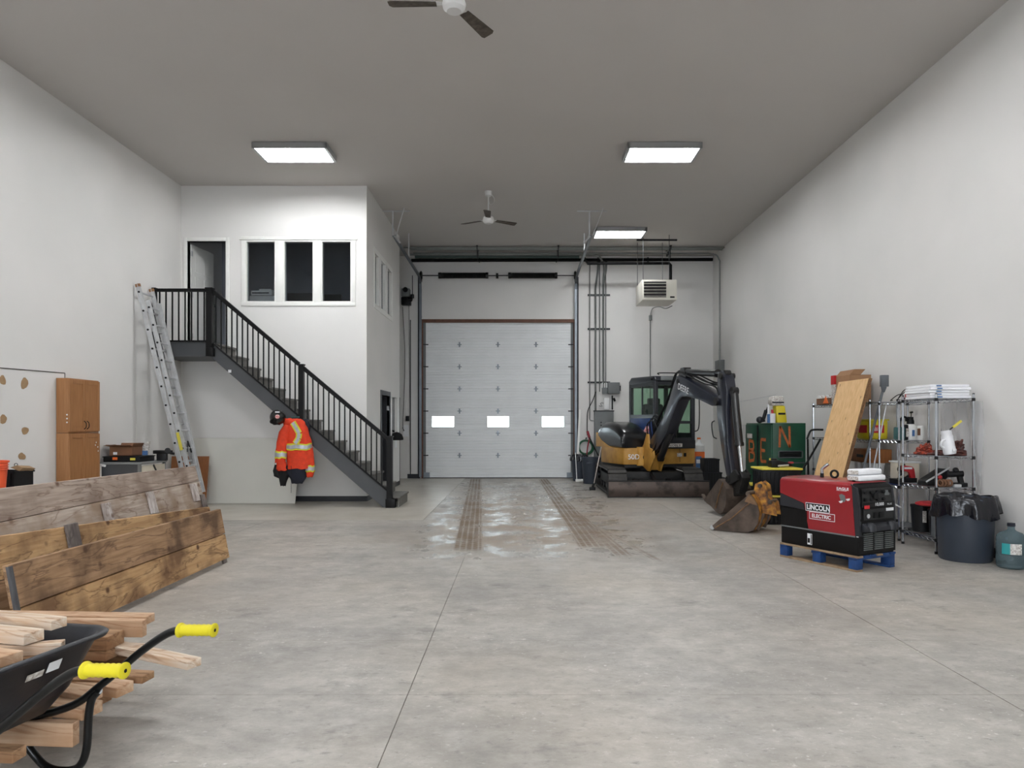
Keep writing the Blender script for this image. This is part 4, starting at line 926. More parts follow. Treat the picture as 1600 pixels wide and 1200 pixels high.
# black crates and orange bucket, far left
for k in range(4):
    z0 = .0+k*.235; t = .012; y0, y1 = 8.42, 8.75; x0, x1 = X(-20, y0)+.0, X(52, 8.75); h = .23
    c = thing('black_crate', ['black plastic crate at the bottom of the stack far left', 'second black crate from the floor in the stack far left', 'third black crate from the floor in the stack far left', 'topmost black crate of the stack beside the orange bucket'][k], 'crate', ((x0+x1)/2, 8.7, z0), group='black crates stacked far left')
    MB().box(x0, y0, z0, x1, y1, z0+t).box(x0, y0, z0+t, x0+t, y1, z0+h).box(x1-t, y0, z0+t, x1, y1, z0+h).box(x0+t, y0, z0+t, x1-t, y0+t, z0+h).box(x0+t, y1-t, z0+t, x1-t, y1, z0+h).build('crate_body', 'black_plastic', c)
    MB().box(x0-.012, y0-.012, z0+h-.025, x1+.012, y0-.001, z0+h-.004).box(x1+.001, y0-.012, z0+h-.025, x1+.013, y1+.012, z0+h-.004).build('crate_rim', 'tote_black', c)
    for j in range(5): MB().box(x0+.03+j*(x1-x0)/5.4, y0-.008, z0+.02, x0+.042+j*(x1-x0)/5.4, y0-.001, z0+h-.03).build('crate_rib', 'tote_black', c)
zc = .94
pp = thing('paper_bag', 'crumpled brown paper in the topmost black crate', 'paper', (X(28, 8.6), 8.65, zc-.06))
MB().prism([P(16, 730.5, 8.5), P(26, 727, 8.5), P(36, 731, 8.5), P(30, 736, 8.5)], (0, .22, -.02)).build('paper', 'brown_paper', pp); MB().ring(P(25, 726.5, 8.55), (0, 1, 0), .02, .004, 12, 5).build('wire_ring', 'dark_steel', pp)
bk = thing('orange_bucket', 'orange plastic bucket at the far left edge beside the black crates', 'bucket', (X(-12, 8.2), 8.2, .76))
bxk, byk, bzt = X(-13, 8.1), 8.1, Z(720, 8.1)
MB().lathe((bxk, byk, bzt-.36), [(.13, 0), (.155, .36), (.168, .36), (.168, .34), (.158, .335)], 28).build('bucket_body', 'bucket_orange', bk, smooth=50)
for k in range(3): MB().ring((bxk, byk, bzt-.05-k*.025), (0, 0, 1), .158-.001*k, .005, 28, 5).build('rim_ring', 'bucket_orange', bk)
sb = thing('storage_cart', 'low grey stand carrying the orange bucket behind the plank panels', 'stand', (bxk, byk, 0))
MB().box(bxk-.2, byk-.2, bzt-.385, bxk+.2, byk+.2, bzt-.361).build('stand_top', 'bench_grey', sb)
for sx in (-.18, .15):
    for sy in (-.18, .15): MB().box(bxk+sx, byk+sy, 0, bxk+sx+.03, byk+sy+.03, bzt-.386).build('leg', 'bench_grey', sb)
# ================================================================== MINI EXCAVATOR
ex = thing('mini_excavator', 'black and yellow mini excavator with enclosed cab, dozer blade and folded arm', 'excavator', (2.85, 16.0, 0))
# ---- undercarriage
BX0, BX1, BY = X(950, 14.33), 3.84, 14.33
bl = MB().rings([[(x, BY+.07, .0), (x, BY+.012, .10), (x, BY, .20), (x, BY+.03, .34), (x, BY+.05, .34), (x, BY+.028, .20), (x, BY+.04, .10), (x, BY+.09, .0)] for x in (BX0, BX1)]).build('dozer_blade', 'blade_steel', ex)
MB().box(BX0, BY+.058, .0, BX1, BY+.072, .03).box(BX0, BY+.02, .325, BX1, BY+.07, .35).build('cutting_edge', 'grimy_black', bl)
for x in (BX0, BX1-.014): MB().prism([(x, BY+.0, .02), (x, BY+.0, .33), (x, BY+.18, .30), (x, BY+.18, .06)], (.014, 0, 0)).build('end_plate', 'grimy_black', bl)
for x in (2.45, 3.15):
    MB().beam((x, BY+.08, .18), (x, 15.6, .34), .10, .12).build('blade_arm', 'grimy_black', ex)
MB().cyl((2.8, BY+.10, .26), (2.8, 15.2, .45), .045, n=10).build('blade_cylinder', 'grimy_black', ex)
MB().box(2.15, 15.1, .22, 3.5, 16.9, .48).cyl((2.85, 16.0, .40), (2.85, 16.0, .60), .42, n=28).build('car_body', 'grimy_black', ex, bevel=.03)
TW = .38
def loop(r, y0, y1, zc, n=10):
    pts = []
    for k in range(n+1): a = PI/2+PI*k/n; pts.append((y0+r*math.cos(a), zc+r*math.sin(a)))
    for k in range(n+1): a = -PI/2+PI*k/n; pts.append((y1+r*math.cos(a), zc+r*math.sin(a)))
    return pts
for x0 in (1.84, 3.42):
    y0, y1, zc, r = 14.95, 17.05, .285, .26
    outer, inner = loop(r, y0, y1, zc), loop(r-.035, y0, y1, zc)
    m = MB(); n = len(outer)
    m.rings([[(x0, *outer[i]), (x0+TW, *outer[i]), (x0+TW, *inner[i]), (x0, *inner[i])] for i in range(n)], cap=False, closed=True)
    tb = m.build('track_belt', 'track_rubber', ex)
    per = 2*(y1-y0)+2*PI*r; N_ = 34
    mesh0 = None
    for k in range(N_):
        s = per*k/N_
        if s < y1-y0: p = V(0, y0+s, zc+r); a = 0
        elif s < y1-y0+PI*r: t = (s-(y1-y0))/r; p = V(0, y1+r*math.sin(t), zc+r*math.cos(t)); a = -t
        elif s < 2*(y1-y0)+PI*r: p = V(0, y1-(s-(y1-y0)-PI*r), zc-r); a = PI
        else: t = (s-2*(y1-y0)-PI*r)/r; p = V(0, y0-r*math.sin(t), zc-r*math.cos(t)); a = PI-t
        q = V(0, -math.sin(a)*-1 if False else 0, 0)
        R = Matrix.Rotation(a, 3, 'X'); out = R @ V(0, 0, 1)
        MB().cbox(V(x0+TW/2, p.y, p.z)+out*.010, (TW, .085, .022), R).build('track_pad', 'track_rubber', ex, smooth=0)
    for yy, rr_ in ((y0, .20), (y1, .20)):
        MB().cyl((x0+.10, yy, zc), (x0+TW-.10, yy, zc), rr_, n=22).cyl((x0+.03, yy, zc), (x0+TW-.03, yy, zc), .09, n=16).build('idler_wheel', 'dark_steel', ex)
    for k in range(4): MB().cyl((x0+.08, y0+.35+k*.46, .12), (x0+TW-.08, y0+.35+k*.46, .12), .075, n=14).build('track_roller', 'dark_steel', ex)
    MB().box(x0+.09, y0+.05, .17, x0+TW-.09, y1-.05, .40).build('track_frame', 'grimy_black', ex, bevel=.02)
# ---- upper structure, slewed a little toward the right wall
UX, UY, UA = 2.92, 16.0, 15
U = frame((UX, UY, 0), UA)
def um(): return MB(U)
plan = [(-.92, .6), (-.93, 0), (-.92, -.35), (-.86, -.55), (-.70, -.63), (.78, -.63), (.86, -.5), (.88, .6), (.62, 1.0), (.1, 1.12), (-.45, 1.05), (-.8, .85)]
um().prism([(x, y, .62) for x, y in plan], (0, 0, .36)).build('lower_body', 'deere_yellow', ex, bevel=.02)
um().prism([(x*.97, y*.97, .56) for x, y in plan], (0, 0, .055)).build('turntable_plate', 'grimy_black', ex)
um().prism([(-.935, .9, .97), (-.935, .9, 1.30), (-.935, .55, 1.12), (-.935, .1, 1.0), (-.935, -.2, .97)], (.25, 0, 0)).build('side_panel', 'deere_yellow', ex, bevel=.01)
for x in (-.42, .05, .42): um().box(x, -.636, .66, x+.008, -.628, .96).build('panel_joint', 'grimy_black', ex)
for x, w_ in ((.36, .12), (.52, .06)): um().box(x, -.637, .78, x+w_, -.629, .86).build('label', ['label_mix', 'black_plastic'][w_ < .1], ex)
def rrect(x0, x1, z0, z1, y, r, n=4):
    pts = []
    for cx, cz, a0 in ((x1-r, z1-r, 0), (x0+r, z1-r, PI/2), (x0+r*.3, z0+r*.3, PI), (x1-r*.3, z0+r*.3, PI*1.5)):
        q = r if a0 < PI else r*.3
        for k in range(n+1): a = a0+PI/2*k/n; pts.append(V(cx+q*math.cos(a), y, cz+q*math.sin(a)))
    return pts
rows = [(-.60, .10, 1.16), (-.585, .12, 1.27), (-.52, .14, 1.33), (-.38, .15, 1.41), (-.15, .15, 1.49), (.15, .14, 1.54), (.5, .14, 1.54), (.75, .18, 1.47), (.86, .20, 1.34)]
um().rings([rrect(-.925, -.285, .985, z, y, min(r, (z-.985)*.7), 5) for y, r, z in rows]).build('engine_hood', 'deere_black', ex, smooth=60)
for dx_, z in ((-.52, 1.22), (-.40, 1.18), (-.46, 1.05), (-.36, 1.30)): um().ball((dx_, -.575+(.0), z-.02), (.02, .012, .02), 8, 5).build('hood_latch', 'black_plastic', ex)
um().box(-.29, -.60, .985, -.02, -.2, 1.16).box(-.26, -.56, 1.16, -.05, -.25, 1.19).build('front_tank_cover', 'dark_steel', ex, bevel=.02)
um().cbox((-.27, -.50, 1.36), (.14, .12, .16), Matrix.Rotation(.5, 3, 'Y')).build('tied_rag', 'red_cloth', ex, bevel=.03)
# ---- cab: pillars, roof, glazing
cx0_, cx1_, cyf, cyb, cz0, cz1 = -.28, .68, -.85, .50, .985, 2.52
cab = um().box(cx0_, cyf, cz0, cx1_, cyb, cz0+.10).build('cab_floor', 'cab_dark', ex)
pil = um()
pr_ = .045
for (xa, ya) in ((cx0_, cyf), (cx1_-pr_*2, cyf), (cx0_, cyb-.09), (cx1_-pr_*2, cyb-.09)): pil.box(xa, ya, cz0+.10, xa+pr_*2, ya+.09, cz1-.10)
pil.box(cx0_, -.05, cz0+.1, cx0_+.06, .0, cz1-.1) if False else None
pil.build('cab_pillars', 'cab_dark', ex, bevel=.02)
um().prism([(cx0_, cyf+.03, cz1-.14), (cx0_, cyf-.03, cz1-.10), (cx0_, cyf+.02, cz1), (cx0_, cyb-.12, cz1+.03), (cx0_, cyb+.02, cz1-.06), (cx0_, cyb, cz1-.14)], (cx1_-cx0_, 0, 0)).build('cab_roof', 'cab_dark', ex, bevel=.03, seg=3)
um().box(cx0_+.12, cyf-.055, cz1-.10, cx1_-.06, cyf-.03, cz1-.015).build('roof_visor', 'panel_grey', ex, bevel=.01)
um().tube(bez([(cx0_+.1, cyf+.0, cz1+.02), (cx0_+.12, cyf-.01, cz1+.06), (cx1_-.2, cyf-.01, cz1+.06), (cx1_-.15, cyf, cz1+.02)]), .012, 6).build('roof_rail', 'black_plastic', ex)
um().ball((cx0_-.01, cyf+.12, cz1-.06), .03, 8, 6).build('side_lamp', 'black_plastic', ex)
# side facing the hood: two panes over a solid lower panel
um().box(cx0_+.002, cyf+.09, cz0+.10, cx0_+.05, cyb-.09, 1.66).build('side_lower_panel', 'blue_cover', ex, bevel=.005)
um().box(cx0_, cyf+.09, 1.62, cx0_+.05, cyb-.09, 1.70).box(cx0_, cyf+.09, cz1-.20, cx0_+.05, cyb-.09, cz1-.13).box(cx0_+.01, -.20, 1.70, cx0_+.04, -.165, cz1-.2).build('side_window_frame', 'cab_dark', ex)
for a, b in ((cyf+.09, -.20), (-.165, cyb-.09)): um().box(cx0_+.02, a, 1.70, cx0_+.026, b, cz1-.20).build('side_pane', 'pane_green', ex, smooth=0)
um().box(cx0_-.004, -.55, 1.30, cx0_, -.43, 1.40).build('warning_label', 'label_white', ex)
# front: upper and lower windscreen
for a, b in ((cz1-.19, cz1-.12), (1.50, 1.56), (cz0+.10, 1.20)): um().box(cx0_+.09, cyf+.01, a, cx1_-.09, cyf+.055, b).build('front_crossbar', 'cab_dark', ex)
um().box(cx0_+.09, cyf+.03, 1.56, cx1_-.09, cyf+.036, cz1-.19).build('windscreen', 'pane_green', ex, smooth=0)
um().box(cx0_+.09, cyf+.03, 1.20, cx1_-.09, cyf+.036, 1.50).build('lower_windscreen', 'pane_green', ex, smooth=0)
um().box(cx0_+.30, cyf-.002, cz0-.02, cx1_+.0, cyf+.008, cz0+.16).build('front_skirt', 'deere_black', ex)
# door side and rear
um().box(cx1_-.05, cyf+.09, cz0+.10, cx1_, cyb-.09, 1.30).box(cx1_-.05, cyf+.09, cz1-.20, cx1_, cyb-.09, cz1-.13).build('cab_door', 'cab_dark', ex)
um().box(cx1_-.026, cyf+.09, 1.30, cx1_-.02, cyb-.09, cz1-.20).build('door_pane', 'pane_green', ex, smooth=0)
um().box(cx0_+.09, cyb-.05, cz0+.10, cx1_-.09, cyb, 1.62).box(cx0_+.09, cyb-.05, cz1-.2, cx1_-.09, cyb, cz1-.13).build('rear_panel', 'cab_dark', ex)
um().box(cx0_+.09, cyb-.03, 1.62, cx1_-.09, cyb-.024, cz1-.20).build('rear_pane', 'pane_green', ex, smooth=0)
sg = um().box(-.03, -.15, 1.30, .45, .30, 1.45).build('seat', 'seat_grey', ex, bevel=.05); um().box(-.03, .18, 1.42, .45, .32, 1.95).build('backrest', 'seat_grey', ex, bevel=.05)
um().box(.06, .17, 1.93, .36, .27, 2.08).build('headrest', 'seat_grey', ex, bevel=.03)
um().box(-.05, -.1, cz0+.1, .47, .28, 1.30).build('seat_base', 'grimy_black', ex)
for x in (-.10, .52): um().cyl((x, -.35, 1.1), (x, -.38, 1.66), .018, n=8).ball((x, -.38, 1.68), .035, 8, 6).build('control_lever', 'black_plastic', ex)
um().tube(bez([(cx1_-.02, cyf+.05, 2.25), (cx1_+.06, cyf-.03, 2.2), (cx1_+.07, cyf-.03, 1.45), (cx1_-.02, cyf+.02, 1.32)]), .012, 6).build('grab_rail', 'black_plastic', ex)
# lettering
rt = (U.to_3x3() @ V(1, 0, 0)); upv = V(0, 0, 1)
text('50D', U @ V(-.80, -.612, .74), U.to_3x3() @ V(.985, -.10, 0), upv, .105, 'label_white', ex, ext=.03, bold=.01)
um().box(.02, -.868, 1.0, .36, -.858, 1.075).build('name_strip', 'label_mix', ex)
text('NOBLE', U @ V(.035, -.87, 1.012), rt, upv, .05, 'black_plastic', ex, ext=.006, sx=1.25)
# ---- boom, stick, bucket: a vertical plane swung toward the camera
AD = V(.169, -.986, 0); AN = V(-.986, -.169, 0); A0 = V(2.72, 15.0, 0)
def ap(r, z, s=0): return A0+AD*r+V(0, 0, z)-AN*s       # s: distance to the right of the left face
BW = .22
boom = [(-.02, 1.08), (.8, 1.60), (1.14, 1.96), (1.42, 2.30), (1.52, 2.39), (1.64, 2.41), (1.95, 2.33), (2.63, 2.13), (3.05, 2.00), (3.24, 1.95), (3.30, 1.88), (3.25, 1.80), (3.05, 1.80), (2.55, 1.92), (2.0, 2.0), (1.8, 2.0), (1.62, 1.93), (1.35, 1.68), (1.0, 1.30), (.5, .98), (.12, .88)]
MB().prism([ap(r, z) for r, z in boom], -AN*BW).build('boom', 'arm_navy', ex, bevel=.012)
stick = [(3.24, 2.30), (3.28, 2.36), (3.38, 2.37), (3.52, 2.24), (3.58, 2.02), (3.55, 1.72), (3.60, 1.2), (3.74, .70), (3.74, .56), (3.64, .50), (3.54, .70), (3.36, 1.15), (3.21, 1.66), (3.20, 1.85)]
MB().prism([ap(r, z, .02) for r, z in stick], -AN*.17).build('stick', 'arm_navy', ex, bevel=.012)
for (r, z, q) in ((3.22, 1.87, .07), (3.66, .60, .06), (.1, 1.0, .08), (1.60, 2.30, .05), (3.40, 2.28, .05)): MB().cyl(ap(r, z, -.015), ap(r, z, BW+.015), q, n=16).build('pivot_pin', 'grimy_black', ex)
def ram(name, a, b, rb, rr, s, f=.6):
    p, q = ap(*a, s), ap(*b, s); m_ = p.lerp(q, f)
    o = MB().cyl(p, m_, rb, n=14).cyl(p.lerp(q, f-.04), m_, rb*1.15, n=14).build(name, 'deere_black', ex)
    MB().cyl(m_, q, rr, n=12).build('piston_rod', 'rod_chrome', o)
    MB().cyl(p+AN*.05, p-AN*.05, rb*1.1, n=12).build('ram_eye', 'grimy_black', o); MB().cyl(q+AN*.05, q-AN*.05, rr*2, n=12).build('ram_eye', 'grimy_black', o)
ram('arm_cylinder', (1.72, 2.47), (3.40, 2.32), .062, .03, .11, .80)
ram('boom_cylinder', (.42, .80), (1.62, 2.02), .07, .032, .11, .45)
ram('bucket_cylinder', (3.66, 2.02), (3.93, .70), .062, .026, .11, .66)
MB().prism([ap(1.5, 2.38, .04), ap(1.62, 2.55, .04), ap(1.78, 2.55, .04), ap(1.9, 2.32, .04)], -AN*.14).build('cylinder_bracket', 'deere_black', ex)
for s in (.0, .19): MB().prism([ap(3.62, .62, s), ap(3.88, .78, s), ap(4.0, .70, s), ap(3.98, .62, s), ap(3.7, .52, s)], -AN*.03).build('bucket_link', 'grimy_black', ex)
MB().prism([ap(3.72, .60, .05), ap(3.98, .74, .05), ap(4.04, .66, .05), ap(3.92, .40, .05), ap(3.74, .34, .05), ap(3.62, .44, .05)], -AN*.14).build('quick_coupler', 'grimy_black', ex, bevel=.01)
for k, (s, off) in enumerate(((.02, .0), (.06, .03), (.16, .0), (.2, .03))):
    MB().tube(bez([ap(.2, 1.25+off, s), ap(.55, 1.62+off, s), ap(1.1, 2.05+off, s), ap(1.45, 2.46+off, s), ap(2.0, 2.38+off, s), ap(2.7, 2.20+off, s), ap(3.15, 2.12+off, s), ap(3.3, 1.98, s)]), .014, 6).build('hydraulic_hose', 'black_plastic', ex)
for k in range(3):
    s = .03+k*.06; MB().tube(bez([ap(.0, 1.05, s), ap(.05, 1.45+k*.07, s-.08), ap(.35, 1.55+k*.05, s-.06), ap(.5, 1.25, s), ap(.35, .95, s-.05), ap(.1, .85, s-.02)]), .015, 6).build('hydraulic_hose', 'black_plastic', ex)
MB().tube(bez([ap(3.22, 1.55, -.02), ap(3.22, 1.5, -.07), ap(3.27, 1.3, -.07), ap(3.3, 1.25, -.02)]), .010, 6).build('hose_guard', 'black_plastic', ex)
MB().box(0, 0, 0, .01, .01, .01)
tr_ = (AD*.955+V(0, 0, -.24)).normalized(); tu = (V(0, 0, 1)+AD*.26).normalized()
text('DEERE', ap(1.60, 2.16, -.004), tr_, tu, .115, 'label_white', ex, sx=1.1, ext=.004, bold=.014)
# swing bracket, cast yellow
def yb2(pts, s0, s1, nm='swing_bracket', mt='deere_yellow', bv=.015): return MB().prism([ap(r, z, s0) for r, z in pts], -AN*(s1-s0)).build(nm, mt, ex, bevel=bv)
yb2([(-.42, .62), (-.45, .92), (-.25, 1.05), (-.05, 1.30), (.05, 1.28), (.12, 1.0), (.35, .95), (.40, .80), (.2, .62), (.12, .50), (0, .50)], -.03, .01)
yb2([(-.42, .62), (-.45, .92), (-.25, 1.05), (-.05, 1.28), (.05, 1.26), (.12, 1.0), (.35, .95), (.40, .80), (.2, .62), (.12, .50), (0, .50)], .21, .25)
yb2([(-.45, .60), (-.45, .95), (-.1, 1.0), (.02, .75), (.02, .52)], .01, .21, bv=.01)
MB().cyl((2.62, 15.30, .60), (2.62, 15.30, 1.0), .11, n=16).build('swing_post', 'deere_yellow', ex)
MB().cyl(U @ V(-.42, -.55, .80), ap(-.2, .78, .0), .05, n=12).cyl(U @ V(-.42, -.55, .80), U @ V(-.25, -.62, .8), .07, n=12).build('swing_cylinder', 'grimy_black', ex)
# fitted digging bucket
def bucket_parts(side, back, parent, wvec, mats, tip=None, teeth=0, rib=None):
    """side = outline of the near side plate, back = indexes of the outline run that is the curved shell"""
    n = (side[1]-side[0]).cross(side[2]-side[0]); t = wvec.normalized()*.018
    MB().prism(side, t).build('side_plate', mats[0], parent); MB().prism([p+wvec for p in side], -t).build('side_plate', mats[0], parent)
    c = sum(side, V(0, 0, 0))/len(side); m = MB(); run = [side[i] for i in back]; ins = [p+(c-p).normalized()*.022 for p in run]
    m.rings([[run[i]+t*.9, run[i]+wvec-t*.9, ins[i]+wvec-t*.9, ins[i]+t*.9] for i in range(len(run))])
    m.build('bucket_shell', mats[1], parent)
    if rib: MB().tube([p-t*.3 for p in rib], .010, 6).build('side_rib', 'rusty_edge', parent)
bn = AN; bp0 = ap(3.45, 0, -.08)
bo = [onplane(px, py, bp0, bn) for px, py in ((1100, 781), (1104, 786), (1111, 791), (1118, 799), (1124, 803.5), (1129, 801), (1133, 792), (1134.5, 778), (1134, 764), (1130, 754), (1123, 748))]
bo = [V(p.x, p.y, max(p.z, .012)) for p in bo]
bw_ = -AN*.44
bkt = MB().prism([bo[-1]+bw_*.02, bo[-2]+bw_*.02, bo[-3]+bw_*.02, bo[-3]+(bo[0]-bo[-3])*.12+bw_*.02], bw_*.96).build('digging_bucket', 'bucket_steel', ex)
bucket_parts(bo, [0, 1, 2, 3, 4, 5, 6, 7, 8], bkt, bw_, ('bucket_steel', 'bucket_steel'), rib=[bo[3].lerp(bo[-1], .1), bo[4].lerp(bo[-1], .55), bo[-2]])
for k in range(4): 
    b = bo[0]+bw_*((k+.12)/3.6); MB().prism([b, b+bw_*.12, b+bw_*.12+(bo[0]-bo[1])*1.3+V(0, 0, .03), b+(bo[0]-bo[1])*1.3+V(0, 0, .03)], (0, 0, -.03)).build('bucket_tooth', 'bucket_steel', bkt)
for s in (.14, .26):
    e0 = [bo[-1]-AN*s, bo[-1]+V(0, 0, .09)-AN*s+AD*.1, ap(3.72, .62, s-.08), ap(3.86, .50, s-.08), bo[-3]-AN*s]
    MB().prism(e0, -AN*.03).build('bucket_ear', 'rusty_yellow', bkt)
# ================================================================== spare bucket on the floor
sp = thing('excavator_bucket', 'spare rusty yellow digging bucket lying on the floor before the welder', 'bucket', (3.05, 9.95, 0))
pd = V(.82, -.57, 0); pn = V(-.57, -.82, 0); s0 = V(2.70, 10.0, 0)
so = [onplane(px, py, s0, pn) for px, py in ((1110, 824), (1114, 829), (1123, 831), (1148, 833), (1166, 834), (1177, 829), (1184, 818), (1186, 804), (1184, 790), (1178, 778), (1171, 771.5))]
so = [V(p.x, p.y, max(p.z, .006)) for p in so]
sw = -pn*.62
bucket_parts(so, [0, 1, 2, 3, 4, 5, 6, 7, 8, 9, 10], sp, sw, ('bucket_steel', 'rusty_yellow'), rib=[so[2].lerp(so[0], .4)+V(0, 0, .02), so[6].lerp(so[0], .55)+V(0, 0, .10), so[-1].lerp(so[-3], .5)])
MB().prism([so[0]+pn*.008, so[1]+pn*.008, so[1].lerp(so[0], -.6)+pn*.008+V(0, 0, .04), so[0]+pn*.008+V(.02, 0, .04)], pn*.02).build('side_cutter', 'duct_tape', sp)
MB().prism([so[-1]+pn*.004, so[-2]+pn*.004, so[-3]+pn*.004, so[-3].lerp(so[-1], .5)+V(-.10, .05, -.03)+pn*.004], pn*.015).build('wear_strip', 'rusty_edge', sp)
MB().cyl(so[-1]+V(-.02, 0, 0), so[-1]+sw, .035, n=10).build('top_tube', 'bucket_steel', sp)
for s in (.30, .62):
    b = so[-1]+sw*s; q = so[-4]+sw*s; dr_ = (so[-4]-so[-1]).normalized(); o_ = V(.20, -.0, .20)
    pts = [b, b+V(.02, 0, .12), b+V(.09, -.04, .16), b+V(.15, -.07, .10), b.lerp(q, .45)+V(.12, -.05, .06), b.lerp(q, .6)+V(.18, -.08, .04), q+V(.16, -.08, -.03), q]
    e = MB().prism(pts, sw.normalized()*.03).build('bucket_ear', 'rusty_yellow', sp)
for pt in ((.08, .10), (.20, -.12)):
    b = so[-1]+V(pt[0], -pt[0]*.5, pt[1]); MB().cyl(b+sw*.24, b+sw*.74, .028, n=12).build('ear_bush', 'bucket_steel', sp)
for k in range(2): MB().prism([so[5]+sw*(.2+.5*k), so[7]+sw*(.2+.5*k), so[7]+sw*(.2+.5*k)+V(.03, -.02, 0), so[5]+sw*(.2+.5*k)+V(.03, -.02, -.01)], sw.normalized()*.05).build('wear_strip', 'bucket_steel', sp)
# ================================================================== items by the overhead door and behind the excavator
def bin_(name, c, h, rb, rt, mat, lab, cat='bin'):
    r = thing(name, lab, cat, c); x, y = c[0], c[1]
    MB().lathe((x, y, 0), [(rb*.95, 0), (rb, .02), (rt, h-.05), (rt*1.05, h-.05), (rt*1.06, h), (rt*.98, h), (rt*.96, h-.06), (rb*.93, .06), (.01, .06)], 36).build('bin_body', mat, r, smooth=50)
    return r
def bag_(r, x, y, h, rt, hem, mat='bag_black', n=72, up=.03):
    rs = []
    rnd = random.Random(3)
    for (q, z, am) in ((rt*.78, h-.16, .01), (rt*.93, h-.03, .006), (rt*1.03, h+up, .006), (rt*1.075, h+up*.5, .006), (rt*1.10, h-.04, .010), (rt*1.12, (h-hem+h)/2, .016), (rt*1.13, h-hem, .024)):
        row = []
        for k in range(n):
            a = 2*PI*k/n; w_ = am*(math.sin(a*9+z*9)+.6*math.sin(a*17+1)+.5*math.sin(a*5+2)); row.append(V(x+(q+w_)*math.cos(a), y+(q+w_)*math.sin(a), z+(.004+am*1.1)*(math.sin(a*3+z*5)+.5*math.sin(a*11))*.8))
        rs.append(row)
    return MB().rings(rs, cap=False).build('bin_bag', mat, r, smooth=80)
gd = DZ(757, 0)
g2 = bin_('grey_bin', (X(924.5, gd+.2), gd+.28, 0), .66, .20, .245, 'grey_bin', 'open dark grey bin with handles between the overhead door and the excavator')
MB().box(X(917, gd), gd+.03, .50, X(927, gd), gd+.06, .54).build('bin_handle', 'grey_bin', g2, bevel=.008)
g1d = DZ(752.5, 0)
g1 = bin_('bagged_bin', (X(905, g1d)+.02, g1d+.2, 0), .66, .17, .21, 'grey_bin', 'smaller bin with a black bag over its rim, nearest the overhead door')
bag_(g1, X(905, g1d)+.02, g1d+.2, .66, .21, .12)
wq = thing('white_board', 'narrow white board leaning beside the overhead door', 'board', P(895, 745, YB-.3))
MB().prism([(X(900, 18.9), 18.95, Z(742, 18.95)), (X(903.5, 18.9), 18.95, Z(742, 18.95)), (X(907.5, YB), YB-.03, Z(640, YB)), (X(904.5, YB), YB-.03, Z(640, YB))], (0, .02, .004)).build('board', 'trim_white', wq)
dp = thing('dust_pan', 'white dustpan with long handle standing at the foot of the bagged bin', 'dustpan', P(905, 754, g1d))
MB().box(X(899, g1d), g1d-.10, .0, X(911, g1d), g1d-.03, .07).build('pan', 'trim_white', dp, bevel=.01); MB().cyl((X(901, g1d), g1d-.05, .05), (X(899, g1d), g1d-.02, .75), .012, n=6).build('handle', 'white_plastic', dp)
hr = thing('hose_reel', 'coiled green garden hose hanging on the wall right of the overhead door', 'hose', P(916, 712, YB))
for k in range(6): MB().ring((X(915.5, YB)+random.uniform(-.02, .02), YB-.06-.018*(k % 3), Z(698, YB)+random.uniform(-.02, .02)), (0, 1, 0), .20-.012*(k//2), .014, 28, 6).build('hose_loop', 'hose_green', hr)
MB().cyl((X(915.5, YB), YB-.001, Z(690, YB)+.08), (X(915.5, YB), YB-.13, Z(690, YB)+.10), .02, n=8).build('hook', 'dark_steel', hr)
ra = thing('air_hose', 'red hose with fitting hanging over the green hose coil', 'hose', P(918, 722, YB-.2))
MB().tube(bez([P(919, 676, YB-.06), P(921, 684, YB-.14), P(918, 700, YB-.18), P(917, 716, YB-.18), P(920, 722, YB-.18)]), .018, 6).build('hose', 'hose_red', ra); MB().cyl(P(918, 674, YB-.06), P(921, 684, YB-.12), .035, n=8).build('fitting', 'hose_red', ra)
yq = DZ(766, 0)
mp_ = thing('floor_brush', 'long handled black floor brush standing by the grey bin and excavator track', 'brush', P(925, 765, yq))
MB().cyl(P(926.5, 764, yq), P(941, 690, yq+.35), .012, n=8).build('handle', 'cleat_white', mp_); MB().box(X(921, yq), yq-.03, .0, X(930.5, yq), yq+.05, .07).cyl(P(926, 762, yq), P(928, 755, yq), .03, n=8).build('brush_head', 'black_plastic', mp_, bevel=.01)
tag(MB().cyl(P(921, 684, YB-.25), P(935, 712, YB-.55), .02, n=8).build('pole', 'black_plastic'), 'black pole leaning from the wall over the grey bin', 'pole')
# behind the excavator, against the right part of the far wall
d = 17.2
cx = carton('orange_carton', X(1084, d), d, 0, X(1101, d), d+.4, Z(706, d), 'cardboard', flaps=False, lab='carton with orange top and blue white label behind the excavator cab', open_=False)
MB().box(X(1084, d), d-.004, Z(706, d)-.14, X(1101, d), d-.001, Z(706, d)).build('print_band', 'pad_orange', cx); MB().box(X(1087, d), d-.008, Z(732, d), X(1096, d), d-.0045, Z(713, d)).build('print_label', 'label_blue', cx)
MB().box(X(1088, d), d-.011, Z(724, d), X(1094, d), d-.0085, Z(718, d)).build('print_white', 'label_white', cx)
jg = thing('clear_jug', 'cloudy plastic jug on the orange carton behind the cab', 'jug', P(1093, 700, d)); zz = Z(706, d)
MB().lathe((X(1095, d), d+.18, zz), [(.12, 0), (.13, .03), (.13, .15), (.06, .22), (.04, .27), (.04, .30), (.001, .30)], 20).build('jug_body', 'pail_white', jg); MB().lathe((X(1095, d), d+.18, zz+.30), [(.045, 0), (.045, .04), (0, .04)], 14).build('cap', 'pad_orange', jg)
